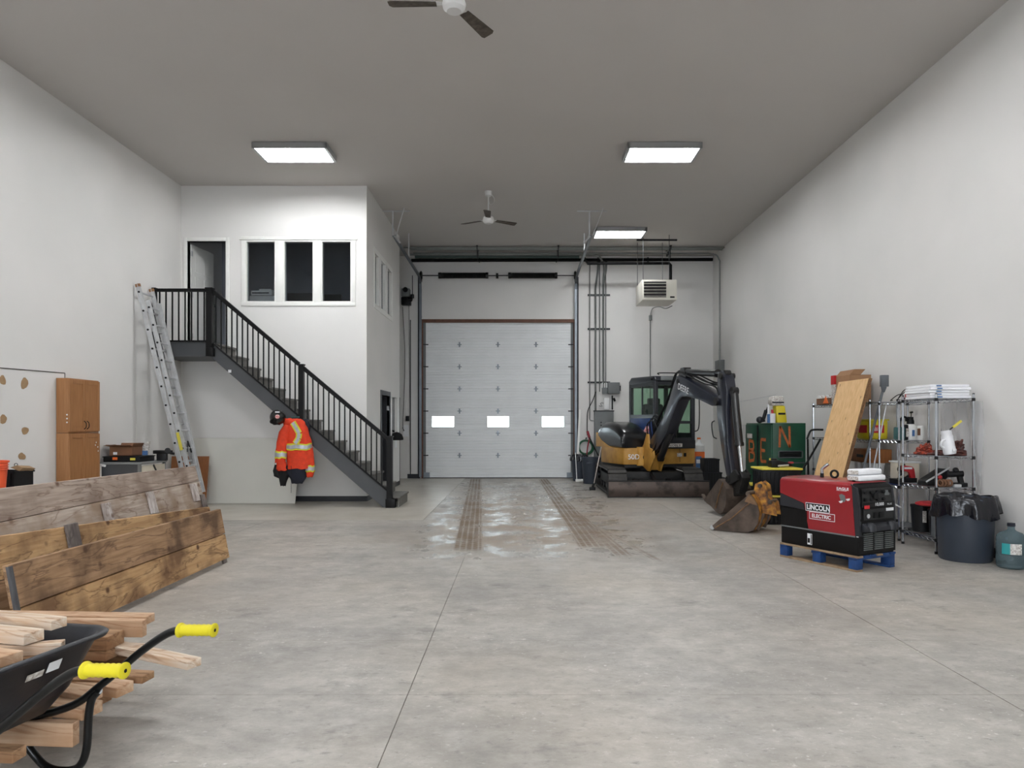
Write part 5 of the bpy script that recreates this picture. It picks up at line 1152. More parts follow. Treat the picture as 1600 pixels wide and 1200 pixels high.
for k, (a, b, y0, y1, lab) in enumerate(((1098, 1128, 738, 766, 'black crate on the floor behind the excavator bucket arm'), (1101, 1124, 717, 738, 'upper black crate stacked behind the excavator arm'))):
    dd_ = 15.9; c = thing('black_crate', lab, 'crate', P((a+b)/2, y1, dd_), group='black crates behind the excavator arm')
    z0, z1 = (0, Z(y0, dd_)) if k == 0 else (Z(738, dd_)+.003, Z(y0, dd_)); t = .012; xa, xb = X(a, dd_), X(b, dd_); ya, yb3 = dd_, dd_+.4
    MB().box(xa, ya, z0, xb, yb3, z0+t).box(xa, ya, z0+t, xa+t, yb3, z1).box(xb-t, ya, z0+t, xb, yb3, z1).box(xa+t, ya, z0+t, xb-t, ya+t, z1).box(xa+t, yb3-t, z0+t, xb-t, yb3, z1).build('crate_body', 'black_plastic', c)
    for j in range(6): MB().box(xa+.03+j*(xb-xa)/6.4, ya-.008, z0+.02, xa+.045+j*(xb-xa)/6.4, ya-.001, z1-.03).build('crate_rib', 'tote_black', c)
    MB().box(xa-.01, ya-.012, z1-.03, xb+.01, ya-.001, z1-.002).build('crate_rim', 'tote_black', c)
# ================================================================== green job box
jb = thing('job_box', 'tall dark green steel job box with orange spray painted letters', 'job box', (4.55, 12.7, 0))
jy0, jx0, jx1 = 12.0, X(1207.5, 12.0), X(1259, 12.0); jy1 = DX(1166, jx0); jz = Z(661, 12.0)
MB().box(jx0, jy0, .06, jx1, jy1, jz).build('cabinet', 'job_green', jb, bevel=.008)
MB().box(jx0+.03, jy0+.03, 0, jx1-.03, jy1-.03, .06).build('skid', 'black_plastic', jb)
js = DX(1185.5, jx0)
for a, b in ((jy0+.02, js-.02), (js+.02, jy1-.02)): MB().box(jx0-.018, a, .10, jx0-.001, b, jz-.03).build('door', 'job_green', jb, bevel=.004)
MB().box(jx0-.030, js-.035, .12, jx0-.0185, js+.02, jz-.05).build('door_bar', 'black_plastic', jb)
MB().box(jx0-.022, jy1-.40, Z(682, 13)-.03, jx0-.0185, jy1-.12, Z(682, 13)+.05).build('maker_label', 'label_mix', jb)
hx, hz = (jx0+jx1)/2+.02, Z(710, 12.0); q = []
for k in range(24):
    a = 2*PI*k/24; q.append(V(hx+(.20+0)*max(-1, min(1, 1.35*math.cos(a))), jy0-.008, hz+.055*max(-1, min(1, 1.6*math.sin(a)))))
MB().tube(q, .010, 6, True).build('recess_rim', 'stringer_grey', jb); MB().box(hx-.18, jy0-.004, hz-.045, hx+.18, jy0-.001, hz+.045).build('recess', 'black_plastic', jb); MB().cyl((hx-.12, jy0-.03, hz+.01), (hx+.12, jy0-.03, hz+.01), .010, n=8).build('handle', 'black_plastic', jb)
MB().box(jx0+.02, jy0-.006, Z(724, 12), jx1-.02, jy0-.001, Z(722, 12)).build('weld_seam', 'stringer_grey', jb)
def strokes(lines, wd, o, right, up, n, name='painted_letter'):
    m = MB()
    for a, b in lines: m.beam(V(o)+V(right)*a[0]+V(up)*a[1], V(o)+V(right)*b[0]+V(up)*b[1], .003, wd, up if abs(a[1]-b[1]) < .02 else right)
    return m.build(name, 'orange_spray', jb, smooth=0)
s_ = 12.0/F
No = (X(1217, 12), jy0-.003, Z(699, 12))
W_, H_ = X(1236, 12)-X(1217, 12), Z(666, 12)-Z(699, 12)
strokes([((.01, 0), (.02, H_)), ((.02, H_), (W_-.02, .0)), ((W_-.02, 0), (W_-.03, H_))], .036, No, (1, 0, 0), (0, 0, 1), (0, -1, 0))
def sidepos(px, py): 
    y = DX(px, jx0-.02); return y, Z(py, y)
for ch, pa, pb in (('B', 1180.5, 1169.5), ('E', 1199, 1187.5)):
    ya, za = sidepos(pb, 720); yb4, zb_ = sidepos(pa, 689.5); o = (jx0-.021, ya, za+.0); Wd = abs(yb4-ya); Hh = .38
    L_ = [((0.05, 0), (0.05, Hh))]
    if ch == 'B': L_ += [((.05, Hh), (Wd*.7, Hh-.02)), ((Wd*.7, Hh-.02), (Wd*.75, Hh*.6)), ((Wd*.75, Hh*.6), (.05, Hh*.52)), ((.05, Hh*.5), (Wd*.85, Hh*.4)), ((Wd*.85, Hh*.4), (Wd*.8, .03)), ((Wd*.8, .03), (.05, 0))]
    else: L_ += [((.05, Hh), (Wd*.8, Hh)), ((.05, Hh*.5), (Wd*.7, Hh*.5)), ((.05, 0), (Wd*.85, 0))]
    m = MB()
    for a, b in L_: m.beam(V(o)+V(0, -1, 0)*a[0]+V(0, 0, 1)*a[1], V(o)+V(0, -1, 0)*b[0]+V(0, 0, 1)*b[1], .003, .055, (0, 0, 1) if abs(a[1]-b[1]) < .03 else (0, 1, 0))
    m.build('painted_letter', 'orange_spray', jb, smooth=0)
# items on the job box
yk = 12.15
t = thing('yellow_sack', 'yellow and white sack of absorbent standing on the green job box', 'sack', P(1218, 660, yk))
MB().rings([[P(x, y, yk)+V(0, dy, 0) for x, dy in ((xa, -.06), (xb, -.06), (xb, .12), (xa, .12))] for y, xa, xb in ((660.6, 1212.5, 1228), (650, 1211.5, 1227), (634, 1210.5, 1224.5))]).build('sack_lower', 'pail_yellow', t, bevel=.015)
MB().rings([[P(x, y, yk)+V(0, dy, 0) for x, dy in ((xa, -.055), (xb, -.055), (xb, .11), (xa, .11))] for y, xa, xb in ((633.8, 1204, 1223.5), (624, 1203, 1223.5), (619, 1206, 1223))]).build('sack_upper', 'label_mix', t, bevel=.02)
MB().box(X(1214, yk), yk-.066, Z(648, yk), X(1225, yk), yk-.061, Z(645, yk)).build('print', 'black_plastic', t); MB().box(X(1205, yk), yk-.062, Z(630, yk), X(1223, yk), yk-.056, Z(628, yk)).build('print', 'navy_cloth', t)
t = thing('aerosol_can', 'blue and white can on the green job box beside the yellow sack', 'can', P(1206, 660, yk))
MB().cyl(P(1207, 660.8, yk-.1), P(1207, 646, yk-.1), .048, n=16).build('can_body', 'label_white', t); MB().cyl(P(1202, 660.8, yk-.08), P(1202, 647, yk-.08), .035, n=14).build('can_body', 'label_blue', t); MB().cyl(P(1207, 646, yk-.1), P(1206.5, 640, yk-.1), .02, n=10).build('nozzle', 'red_plastic', t)
t = thing('grinder', 'small black and grey hand tool lying on the left end of the job box', 'tool', P(1189, 660, yk+.3))
MB().cyl(P(1184, 657, yk+.3), P(1195, 655, yk+.25), .045, n=12).ball(P(1187, 656, yk+.27), .06).build('tool_body', 'base_rubber', t); MB().cyl(P(1193, 654, yk+.2), P(1197, 641, yk+.2), .03, n=10).cyl(P(1197, 644, yk+.2), P(1201, 636, yk+.2), .025, n=8).build('tool_handle', 'black_plastic', t)
t = thing('spray_trigger', 'tall white tube standing behind the cans on the green job box', 'tube', P(1201, 660, yk+.1)); MB().cyl(P(1201.5, 660.8, yk+.1), P(1201, 632, yk+.1), .022, n=10).build('tube', 'label_white', t); MB().cyl(P(1201, 632, yk+.1), P(1200.5, 624, yk+.1), .010, .004, n=8).build('nozzle', 'cleat_white', t)
# ================================================================== black totes with yellow lids
def tote(x0, y0, z0, x1, y1, z1, parent, lid=True):
    m = MB(); t = .02
    b = MB().rings([[(x0+t, y0+t, z0), (x1-t, y0+t, z0), (x1-t, y1-t, z0), (x0+t, y1-t, z0)], [(x0, y0, z1-.03), (x1, y0, z1-.03), (x1, y1, z1-.03), (x0, y1, z1-.03)]]).build('tote_body', 'tote_black', parent, bevel=.015)
    n = 8
    for k in range(n): xx = x0+.05+k*(x1-x0-.1)/(n-1); MB().box(xx-.012, y0-.006, z0+.03, xx+.012, y0+.012, z1-.06).build('rib', 'tote_black', b)
    for k in range(5): yy = y0+.05+k*(y1-y0-.1)/4; MB().box(x0-.004, yy-.012, z0+.03, x0+.012, yy+.012, z1-.06).build('rib', 'tote_black', b)
    MB().box(x0-.02, y0-.02, z1-.029, x1+.02, y1+.02, z1).build('lid', 'lid_yellow', parent, bevel=.008)
    return b
dt = 10.5
t1 = thing('storage_tote', 'black storage tote with a yellow lid before the green job box, upper of two', 'tote', (X(1222, dt), dt+.3, .40)); zl = Z(731.5, dt)
tote(X(1192, dt), dt, zl-.40, X(1252, dt), dt+.48, zl, t1)
t2 = thing('storage_tote', 'black storage tote under the yellow lidded tote before the job box', 'tote', (X(1222, dt), dt+.3, 0)); tote(X(1194, dt), dt+.02, .001, X(1250, dt), dt+.46, zl-.405, t2)
dt2 = 12.15
t3 = thing('storage_tote', 'low black tote with yellow lid behind the excavator buckets', 'tote', (X(1177, dt2), dt2+.3, 0)); tote(X(1161, dt2), dt2, .0, X(1196, dt2), dt2+.40, Z(756.5, dt2), t3)
sw_ = thing('chain_saw', 'black power tool lying on the yellow tote lid before the job box', 'tool', P(1222, 731, dt+.2)); yy_ = dt+.2
MB().box(X(1202, yy_), yy_-.09, zl+.001, X(1216, yy_), yy_+.09, zl+.11).cyl(P(1209, 716, yy_), P(1209, 722, yy_), .05, n=10).build('tool_body', 'black_plastic', sw_, bevel=.02)
MB().prism([P(1214, 719, yy_), P(1236, 724, yy_), P(1240, 729, yy_), P(1214, 729.5, yy_)], (0, .10, 0)).build('tool_housing', 'welder_black', sw_, bevel=.01); MB().beam(P(1203, 719, yy_-.1), P(1203, 716, yy_-.1), .015, .03).build('switch', 'lid_yellow', sw_)
MB().cyl(P(1216, 728, yy_-.12), P(1232, 727, yy_-.10), .014, n=8).build('metal_bar', 'aluminium', sw_); MB().box(X(1232, yy_), yy_-.05, zl+.06, X(1238, yy_), yy_+.02, zl+.085).build('label', 'hose_red', sw_)
# ================================================================== wire shelving
def wire_shelf(name, x0, x1, y0, y1, levels, lab, h=1.83, seg=None, nw=18):
    r = thing(name, lab, 'shelving', ((x0+x1)/2, (y0+y1)/2, 0))
    for x in (x0, x1):
        for y in (y0, y1):
            p = MB().cyl((x, y, .03), (x, y, h), .0127, n=10).build('post', 'chrome', r)
            MB().cyl((x, y, 0), (x, y, .03), .018, n=10).build('foot', 'black_plastic', p)
            MB().lathe((x, y, h), [(.0135, 0), (.0135, .008), (.001, .012)], 10).build('cap', 'black_plastic', p)
            for z in levels: MB().cyl((x, y, z-.03), (x, y, z+.006), .019, n=8).build('collar', 'black_plastic', p)
    for z in levels:
        m = MB()
        for (a, b) in (((x0, y0), (x1, y0)), ((x0, y1), (x1, y1)), ((x0, y0), (x0, y1)), ((x1, y0), (x1, y1))):
            A, B = V(*a, 0), V(*b, 0)
            for dz in (0, -.032): m.tube([A+V(0, 0, z+dz), B+V(0, 0, z+dz)], .0035, 5)
            n = max(4, int((B-A).length/.05)); pts = [A.lerp(B, k/n)+V(0, 0, z-(.030 if k % 2 else .002)) for k in range(n+1)]; m.tube(pts, .0028, 4)
        wires = MB(); n = int((y1-y0)/.028)
        for k in range(1, n): y = y0+(y1-y0)*k/n; wires.tube([(x0, y, z+.003), (x1, y, z+.003)], .0022, 4, cap=False)
        for xx in (x0+(x1-x0)/3, x0+(x1-x0)*2/3): wires.tube([(xx, y0, z-.004), (xx, y1, z-.004)], .004, 5)
        s = m.build('shelf_frame', 'chrome', r); wires.build('shelf_wires', 'chrome', s)
    return r
zl_ = lambda py, d: Z(py, d)
AX0, AX1, AY0, AY1 = 4.86, 5.24, 9.86, 11.75
A = wire_shelf('wire_shelf', AX0, AX1, AY0, AY1, (.17, .76, 1.27, 1.80), 'chrome wire shelving behind the leaning plywood, farthest from the camera')
CX0, CX1, CY0, CY1 = 4.86, 5.24, 9.10, 9.60
C_ = wire_shelf('wire_shelf', CX0, CX1, CY0, CY1, (.17, .70, 1.28, 1.78), 'narrow chrome wire shelving between the two longer ones', h=1.80)
BX0_, BX1_, BY0, BY1 = 4.79, 5.22, 8.17, 8.88
B = wire_shelf('wire_shelf', BX0_, BX1_, BY0, BY1, (.17, .76, 1.12, 1.79), 'chrome wire shelving nearest the camera, behind the bagged bin', h=1.84)
# -- shelf A
def bx(name, x0, y0, z0, x1, y1, z1, mat, lab, cat, bev=.004, group=None):
    r = thing(name, lab, cat, ((x0+x1)/2, (y0+y1)/2, z0), group=group); MB().box(x0, y0, z0, x1, y1, z1).build('body', mat, r, bevel=bev); return r
za = 1.809
k = bx('carton', 4.90, 10.55, za, 5.22, 11.0, za+.42, 'cardboard', 'large brown carton with a slanted lid on the far wire shelf top', 'box')
MB().prism([(4.90, 10.54, za+.42), (4.90, 11.01, za+.42), (4.97, 11.01, za+.50), (4.97, 10.54, za+.50)], (.16, 0, .0)).build('flap', 'cardboard', k)
MB().box(4.893, 10.62, za+.22, 4.899, 10.92, za+.33).build('print', 'label_red', k)
k2 = bx('tall_box', 4.88, 11.02, za, 5.0, 11.12, za+.44, 'label_mix', 'tall narrow white and red box beside the large carton', 'box'); MB().box(4.872, 11.015, za+.30, 4.879, 11.125, za+.44).box(4.88, 11.012, za+.30, 5.0, 11.019, za+.44).build('print_band', 'label_red', k2)
k3 = carton('tube_carton', 4.88, 11.15, za, 5.18, 11.68, za+.10, 'cardboard_dark', False, 'open shallow carton of sealant tubes at the far end of the shelf top')
MB().prism([(4.878, 11.22, za+.015), (4.878, 11.42, za+.015), (4.878, 11.32, za+.13)], (-.004, 0, 0)).build('print', 'pad_orange', k3)
for j in range(6):
    c = thing('sealant_tube', 'white tube lying in the shallow carton on the far shelf top', 'tube', (4.95, 11.2+.075*j, za+.02), group='sealant tubes in the shallow carton')
    MB().cyl((4.90, 11.2+.075*j, za+.10+.03*(j % 2)), (5.12, 11.2+.075*j, za+.08), .024, n=10).build('tube_body', 'label_mix', c); MB().cyl((4.90, 11.2+.075*j, za+.10+.03*(j % 2)), (4.86, 11.2+.075*j, za+.11+.03*(j % 2)), .01, .004, n=8).build('nozzle', 'label_white', c)
zm = 1.279
yb_k = thing('yellow_pail', 'yellow pail with a red label on the middle level of the far wire shelf', 'pail', (5.02, 10.15, zm))
MB().box(4.90, 9.98, zm, 5.18, 10.34, zm+.28).build('pail_body', 'pail_yellow', yb_k, bevel=.03); MB().box(4.90-.004, 9.96+.06, zm+.09, 4.90-.0005, 10.26, zm+.20).build('label', 'label_red', yb_k); MB().box(4.96, 9.976, zm+.09, 5.12, 9.9795, zm+.2).build('label', 'label_red', yb_k)
text('BIN', (4.975, 9.972, zm+.12), (1, 0, 0), (0, 0, 1), .05, 'label_white', yb_k, sx=1.0)
MB().box(4.89, 9.97, zm+.262, 5.19, 10.35, zm+.285).build('rim', 'lid_yellow', yb_k, bevel=.006)
k = thing('red_pouch', 'dark pink tool pouch on the middle level behind the plywood edge', 'pouch', (5.0, 11.3, zm))
MB().rings([[(4.88, 10.85, z), (5.15, 10.85, z), (5.15, y2, z), (4.88, y2, z)] for z, y2 in ((zm, 11.30), (zm+.12, 11.32), (zm+.22, 11.22), (zm+.30, 11.0))]).build('pouch', 'hose_red', k, bevel=.03)
k = bx('brown_case', 4.89, 9.92, .95, 5.2, 10.5, 1.14, 'oak_dark', 'dark brown case standing on the white pails', 'case', .01)
MB().box(4.884, 10.1, 1.02, 4.889, 10.3, 1.06).build('latch', 'dark_steel', k)
zl3 = .769
MB().box(AX0+.01, AY0+.02, .7665, AX1-.01, AY1-.02, .7685)
for j, (y, lab) in enumerate(((9.99, 'white lidded pail nearest the camera on the far wire shelf'), (10.21, 'second white pail from the camera on the far wire shelf'), (10.43, 'third white pail from the camera on the far wire shelf'))):
    p = thing('white_pail', lab, 'pail', (5.02, y, zl3), group='white pails on the far wire shelf')
    MB().lathe((5.02, y, zl3), [(.08, 0), (.098, .155), (.104, .155), (.104, .176), (.001, .177)], 22).build('pail_body', 'pail_white', p, smooth=50); MB().ring((5.02, y, zl3+.13), (.5, 0, .3), .104, .003, 22, 4).build('wire_handle', 'dark_steel', p)
k = thing('clamp_tool', 'small black tools heaped on the near end of the blue lined shelf', 'tool', (5.02, 9.35, .71)); zt2 = .709
MB().ball((4.95, 9.22, zt2+.20), .05, 10, 6).cyl((4.93, 9.2, zt2+.02), (4.97, 9.28, zt2+.2), .025, n=8).cyl((4.95, 9.3, zt2+.05), (5.1, 9.2, zt2+.12), .035, n=8).box(4.9, 9.16, zt2, 5.12, 9.42, zt2+.07).build('tool_heap', 'black_plastic', k, bevel=.008); MB().cyl((4.90, 9.18, zt2+.09), (5.05, 9.25, zt2+.13), .016, n=8).build('metal_handle', 'beige', k)
tag(MB().box(4.885, 9.12, .7045, 5.22, 9.58, .7075).build('shelf_liner', 'blue_barrel'), 'blue plastic liner on the waist high level of the narrow shelving', 'liner')
k = thing('blue_drum', 'blue plastic drum on the floor before the narrow shelving, behind the welder', 'drum', (4.55, 9.35, 0))
MB().lathe((4.52, 9.2, 0), [(.17, 0), (.19, .02), (.20, .25), (.19, .27), (.20, .29), (.20, .52), (.18, .56), (.001, .56)], 26).build('drum_body', 'blue_barrel', k, smooth=50); MB().tube(bez([(4.36, 9.15, .58), (4.45, 9.0, .62), (4.7, 8.95, .50), (4.84, 8.95, .42)]), .010, 6).build('white_hose', 'pail_white', k)
# hand truck handle, scrapers
k = thing('hand_truck', 'black tubular hand truck leaning before the far wire shelving', 'hand truck', (4.6, 10.9, 0)); dk_ = 11.4
MB().tube([P(1244, 752, dk_-.3), P(1262, 720, dk_-.2), P(1283, 687, dk_), P(1267, 672, dk_)] if False else bez([P(1243, 750, dk_-.3), P(1262, 721, dk_-.25), P(1282, 686, dk_-.2)], 4)+[], .016, 8).build('frame_tube', 'rail_black', k)
MB().tube(bez([P(1261, 686, dk_-.2), P(1266, 674, dk_-.2), P(1272, 671.5, dk_-.2), P(1286, 671.5, dk_-.2)], 5), .016, 8).cyl(P(1262, 686, dk_-.2), (4.60, dk_-.1, .03), .016, n=8).build('frame_tube', 'rail_black', k); MB().box(4.5, dk_-.5, 0, 4.75, dk_-.05, .02).build('toe_plate', 'rail_black', k); MB().cyl(P(1243, 750, dk_-.3), (4.55, dk_-.2, .02), .016, n=8).build('frame_tube', 'rail_black', k)
k = thing('paper_roll', 'rolls of paper stacked low behind the foot of the leaning plywood', 'roll', (4.7, 10.8, .5))
for j in range(3): MB().cyl((4.70, 10.75, .02+.27*j), (4.70, 10.75, .27+.27*j), .06, n=16).build('roll', ['label_mix', 'cleat_white', 'label_mix'][j], k)
sc_ = thing('snow_pusher', 'grey long handled scraper leaning upside down on the far wire shelf', 'scraper', (4.6, 9.8, 0)); ya = 9.78
MB().cyl((4.52, ya, .02), P(1379, 612, ya+.02), .017, n=10).build('handle', 'wheel_grey', sc_); MB().box(X(1377, ya), ya-.02, Z(604, ya), X(1388, ya), ya+.05, Z(586, ya)).cyl(P(1381, 604, ya+.01), P(1380, 613, ya+.01), .04, .02, n=10).build('blade', 'wheel_grey', sc_, bevel=.01)
tag(MB().cyl((4.70, 9.80, .0), P(1385, 632, 9.84), .011, n=8).build('metal_rod', 'aluminium'), 'thin metal rod leaning beside the grey scraper handle', 'rod')
# -- shelf C
zc_ = 1.289
k = thing('oil_jug', 'blue and black jug at the end of the narrow shelving', 'jug', (4.93, 9.2, zc_)); MB().box(4.885, 9.13, zc_, 4.96, 9.30, zc_+.17).build('jug_body', 'teal_glass', k, bevel=.02)
k = thing('pump_sprayer', 'black topped pump sprayer with pale tank on the narrow shelving', 'sprayer', (5.0, 9.16, zc_))
MB().lathe((5.06, 9.2, zc_), [(.065, 0), (.075, .02), (.075, .17), (.04, .21), (.001, .21)], 20).build('tank', 'jug_white', k, smooth=50); MB().lathe((5.06, 9.2, zc_+.195), [(.045, 0), (.045, .05), (.03, .09), (.001, .09)], 14).box(5.0, 9.18, zc_+.24, 5.09, 9.22, zc_+.30).build('pump_head', 'black_plastic', k)
MB().cyl((5.07, 9.2, zc_+.28), (5.07, 9.2, zc_+.36), .006, n=6).cyl((5.055, 9.2, zc_+.355), (5.09, 9.2, zc_+.36), .012, n=6).build('plunger', 'black_plastic', k); MB().box(5.04, 9.118, zc_+.05, 5.07, 9.124, zc_+.13).build('label', 'label_blue', k)
MB().tube(bez([(5.02, 9.18, zc_+.27), (4.95, 9.16, zc_+.30), (4.90, 9.15, zc_+.24), (4.90, 9.15, zc_+.10)]), .014, 6).build('hose', 'black_plastic', k)
k = thing('black_bottle', 'black bottle with printed label left of the pump sprayer', 'bottle', (4.97, 9.2, zc_)); MB().box(4.962, 9.13, zc_, 5.0, 9.22, zc_+.20).build('bottle', 'black_plastic', k, bevel=.012); MB().box(4.965, 9.125, zc_+.04, 4.998, 9.129, zc_+.15).build('label', 'label_mix', k)
k = thing('white_jug', 'white jug with a brown label right of the pump sprayer', 'jug', (5.17, 9.2, zc_)); MB().lathe((5.175, 9.2, zc_), [(.055, 0), (.06, .02), (.06, .15), (.05, .185), (.001, .185)], 18).build('jug_body', 'jug_white', k, smooth=50); MB().box(5.12, 9.138, zc_+.06, 5.155, 9.144, zc_+.15).build('label', 'cardboard_dark', k)
# top of narrow shelf and near shelf: cords and caulking gun
k = thing('cord_tangle', 'tangled black cords and clips on top of the narrow shelving', 'cord', (5.0, 9.2, 1.79)); rnd = random.Random(5); m = MB()
for j in range(6):
    y1_ = 9.0+rnd.random()*.5; x1_ = 4.90+rnd.random()*.25; h1 = .05+rnd.random()*.09
    m.tube(bez([(x1_, y1_-.22, 1.80), (x1_+.04, y1_-.12, 1.80+h1), (x1_+.05, y1_+.02, 1.80+h1*1.1), (x1_+.02, y1_+.14, 1.81), (x1_-.02, y1_+.02, 1.805)], 7), .006, 5)
m.build('cords', 'black_plastic', k); MB().cbox((5.02, 9.0, 1.86), (.10, .20, .05)).build('clip_body', 'black_plastic', k, bevel=.01)
k = thing('caulking_gun', 'red caulking gun with a white cartridge on the near shelf top', 'caulking gun', (4.9, 8.7, 1.80))
MB().cyl((4.88, 8.78, 1.85), (5.06, 8.62, 1.855), .026, n=12).build('cartridge', 'beige', k); MB().cyl((4.80, 8.84, 1.85), (4.88, 8.78, 1.85), .034, n=12).prism([(4.82, 8.84, 1.84), (4.86, 8.80, 1.84), (4.84, 8.80, 1.80), (4.80, 8.84, 1.80)], (.0, .02, 0)).build('gun_body', 'red_plastic', k); MB().box(4.90, 8.50, 1.795, 5.02, 8.66, 1.825).build('folded_cloth', 'label_white', k, bevel=.01)
zB = 1.796
x0, x1 = X(1450, 8.2), X(1518, 8.2)-.005
for j in range(5):
    sh_ = .02*math.sin(j*2.1); z0 = zB+j*.0325; lab = ['flat white box at the bottom of the pile on the near shelf top', 'second flat white box from the bottom of the shelf top pile', 'middle flat white box of the pile on the near shelf top', 'second flat white box from the top of the shelf top pile', 'topmost flat white box of the pile on the near shelf'][j]
    b = thing('flat_box', lab, 'box', ((x0+x1)/2, 8.4, z0), group='flat white boxes on the near wire shelf')
    h_ = .031
    MB().box(x0+.02+sh_*.5, 8.19+abs(sh_), z0, x1-.005-abs(sh_)*.5, 8.72, z0+h_-.003).build('box_body', 'box_white', b, bevel=.002, seg=1)
    MB().box(x0+.10, 8.187+abs(sh_), z0+.006, x0+.16, 8.1895+abs(sh_), z0+.020).build('box_print', 'label_blue', b)
# near shelf, second level: rope and chain heaps, white jug with brush
zr = 1.127
def heap(name, lab, cat, cx, cy, rx, ry, h, mat, n, seed, r=.010):
    rnd = random.Random(seed); t = thing(name, lab, cat, (cx, cy, zr))
    for j in range(n):
        m = MB(); a0 = rnd.random()*6.3; q = []; R1, R2 = rx*rnd.uniform(.35, 1), ry*rnd.uniform(.35, 1); zz = zr+r+h*(j/n)*rnd.uniform(.3, 1); ox, oy = rnd.uniform(-.3, .3)*rx, rnd.uniform(-.3, .3)*ry
        sc = 1-.55*(j/n)
        for i in range(9): a = a0+i*2*PI/9; q.append((cx+ox*sc+R1*sc*math.cos(a), cy+oy*sc+R2*sc*math.sin(a), max(zr+r, zz+rnd.uniform(-.03, .03))))
        m.tube(q, r, 5, True); m.build('loop', mat, t, smooth=60)
    return t
heap('rope_heap', 'heap of tangled orange rope and straps on the near wire shelf', 'rope', 4.93, 8.66, .11, .18, .12, 'rope_orange', 22, 1)
heap('chain_heap', 'heap of rusty chain at the wall end of the near wire shelf', 'chain', 5.12, 8.30, .085, .10, .19, 'chain_rust', 24, 2, .012)
heap('strap_heap', 'flat run of rusty brown strap lying along the front edge of the near shelf', 'strap', 5.02, 8.42, .18, .17, .03, 'chain_rust', 10, 4, .009)
j_ = thing('white_jug', 'large white jug tilted on the near wire shelf with a brush in it', 'jug', (4.93, 8.24, zr)); ax = V(-.16, .03, 1).normalized(); c = V(4.995, 8.245, zr+.02)
MB().lathe(c, [(.001, -.0), (.062, .0), (.068, .02), (.064, .20), (.055, .235), (.058, .24), (.055, .275), (.050, .27), (.05, .23)], 22, ax).build('jug_body', 'box_white', j_, smooth=50)
MB().tube(bez([c+V(-.07, -.03, .17), c+V(-.12, -.04, .15), c+V(-.13, -.04, .10), c+V(-.09, -.03, .07)]), .012, 6).build('handle', 'box_white', j_)
MB().cyl(c+ax*.18, c+ax*.27+V(.045, -.01, .02), .005, n=6).cyl(c+ax*.27+V(.04, -.01, .02), c+ax*.27+V(.10, -.01, .065), .008, n=6).build('brush_shank', 'dark_steel', j_); MB().beam(c+ax*.27+V(.075, -.01, .045), c+ax*.27+V(.165, -.02, .12), .02, .024).build('brush', 'lid_yellow', j_)
MB().ball(c+V(.0, -.085, .05), .022, 10, 6).build('cap', 'label_white', j_)
# third level: power tools
z3 = .767
k = thing('pressure_washer', 'pale pressure washer tank behind the near wire shelving', 'machine', (5.02, 9.0, .71))
k = thing('drill_case', 'black tool case lying open and tilted on the third level of the near shelf', 'tool case', (4.95, 8.5, z3))
MB().prism([(4.82, 8.62, z3), (5.0, 8.62, z3), (5.10, 8.62, z3+.16), (5.06, 8.62, z3+.20), (4.83, 8.62, z3+.05)], (0, -.22, 0)).build('case_body', 'black_plastic', k, bevel=.008); MB().beam((4.80, 8.39, z3+.045), (5.08, 8.39, z3+.215), .012, .016).build('case_edge', 'aluminium', k); MB().ball((4.96, 8.38, z3+.10), .025, 8, 6).build('latch', 'red_plastic', k)
bpy.data.objects.remove(bpy.data.objects['pressure_washer'])
k = thing('red_tool', 'red and white hand tool hanging below the near shelf, on the narrow shelving', 'tool', (4.95, 9.15, .71)); y_ = 9.12
MB().prism([P(1411, 727, y_), P(1426, 729, y_), P(1429, 733, y_), P(1431, 747, y_), P(1424, 747, y_), P(1421, 738, y_), P(1411, 735, y_)], (0, .05, 0)).build('tool_body', 'red_plastic', k, bevel=.006); MB().box(X(1413, y_), y_-.006, Z(733, y_), X(1425, y_), y_-.001, Z(730, y_)).build('print', 'label_white', k); MB().box(X(1416, y_), y_, .709, X(1433, y_), y_+.06, Z(747, y_)).build('battery', 'black_plastic', k); MB().ball(P(1412, 726.5, y_+.02), .02, 8, 5).build('knob', 'black_plastic', k)
k = thing('white_tub', 'pale plastic tub behind the red hand tool', 'tub', (5.08, 9.35, .71)); MB().box(4.98, 9.26, .709, 5.22, 9.56, 1.0).build('tub', 'beige', k, bevel=.02); MB().box(4.97, 9.25, .985, 5.23, 9.57, 1.005).build('tub_lid', 'pail_white', k, bevel=.004); MB().cyl((5.14, 9.259, .74), (5.14, 9.255, .74), .02, n=10).build('drain_cap', 'black_plastic', k)
k = thing('drill', 'black cordless drill on the third level of the near wire shelf', 'drill', (5.1, 8.3, z3)); MB().cyl((5.0, 8.30, z3+.14), (5.16, 8.27, z3+.15), .035, n=12).beam((5.12, 8.28, z3+.14), (5.15, 8.28, z3+.03), .04, .05).ball((5.08, 8.28, z3+.19), .035, 8, 6).build('drill_body', 'black_plastic', k); MB().box(5.08, 8.24, z3, 5.2, 8.33, z3+.045).build('battery', 'black_plastic', k, bevel=.006)
k = thing('tool_roll', 'brown tool belt with metal buckle on the third shelf level, near end', 'belt', (4.95, 8.25, z3)); m = MB()
for q in range(4): m.ring((4.88+q*.035, 8.24, z3+.045), (1, .3, 0), .035, .011, 14, 6)
m.build('belt', 'cardboard_dark', k); MB().box(5.02, 8.20, z3, 5.10, 8.235, z3+.03).build('buckle', 'aluminium', k)
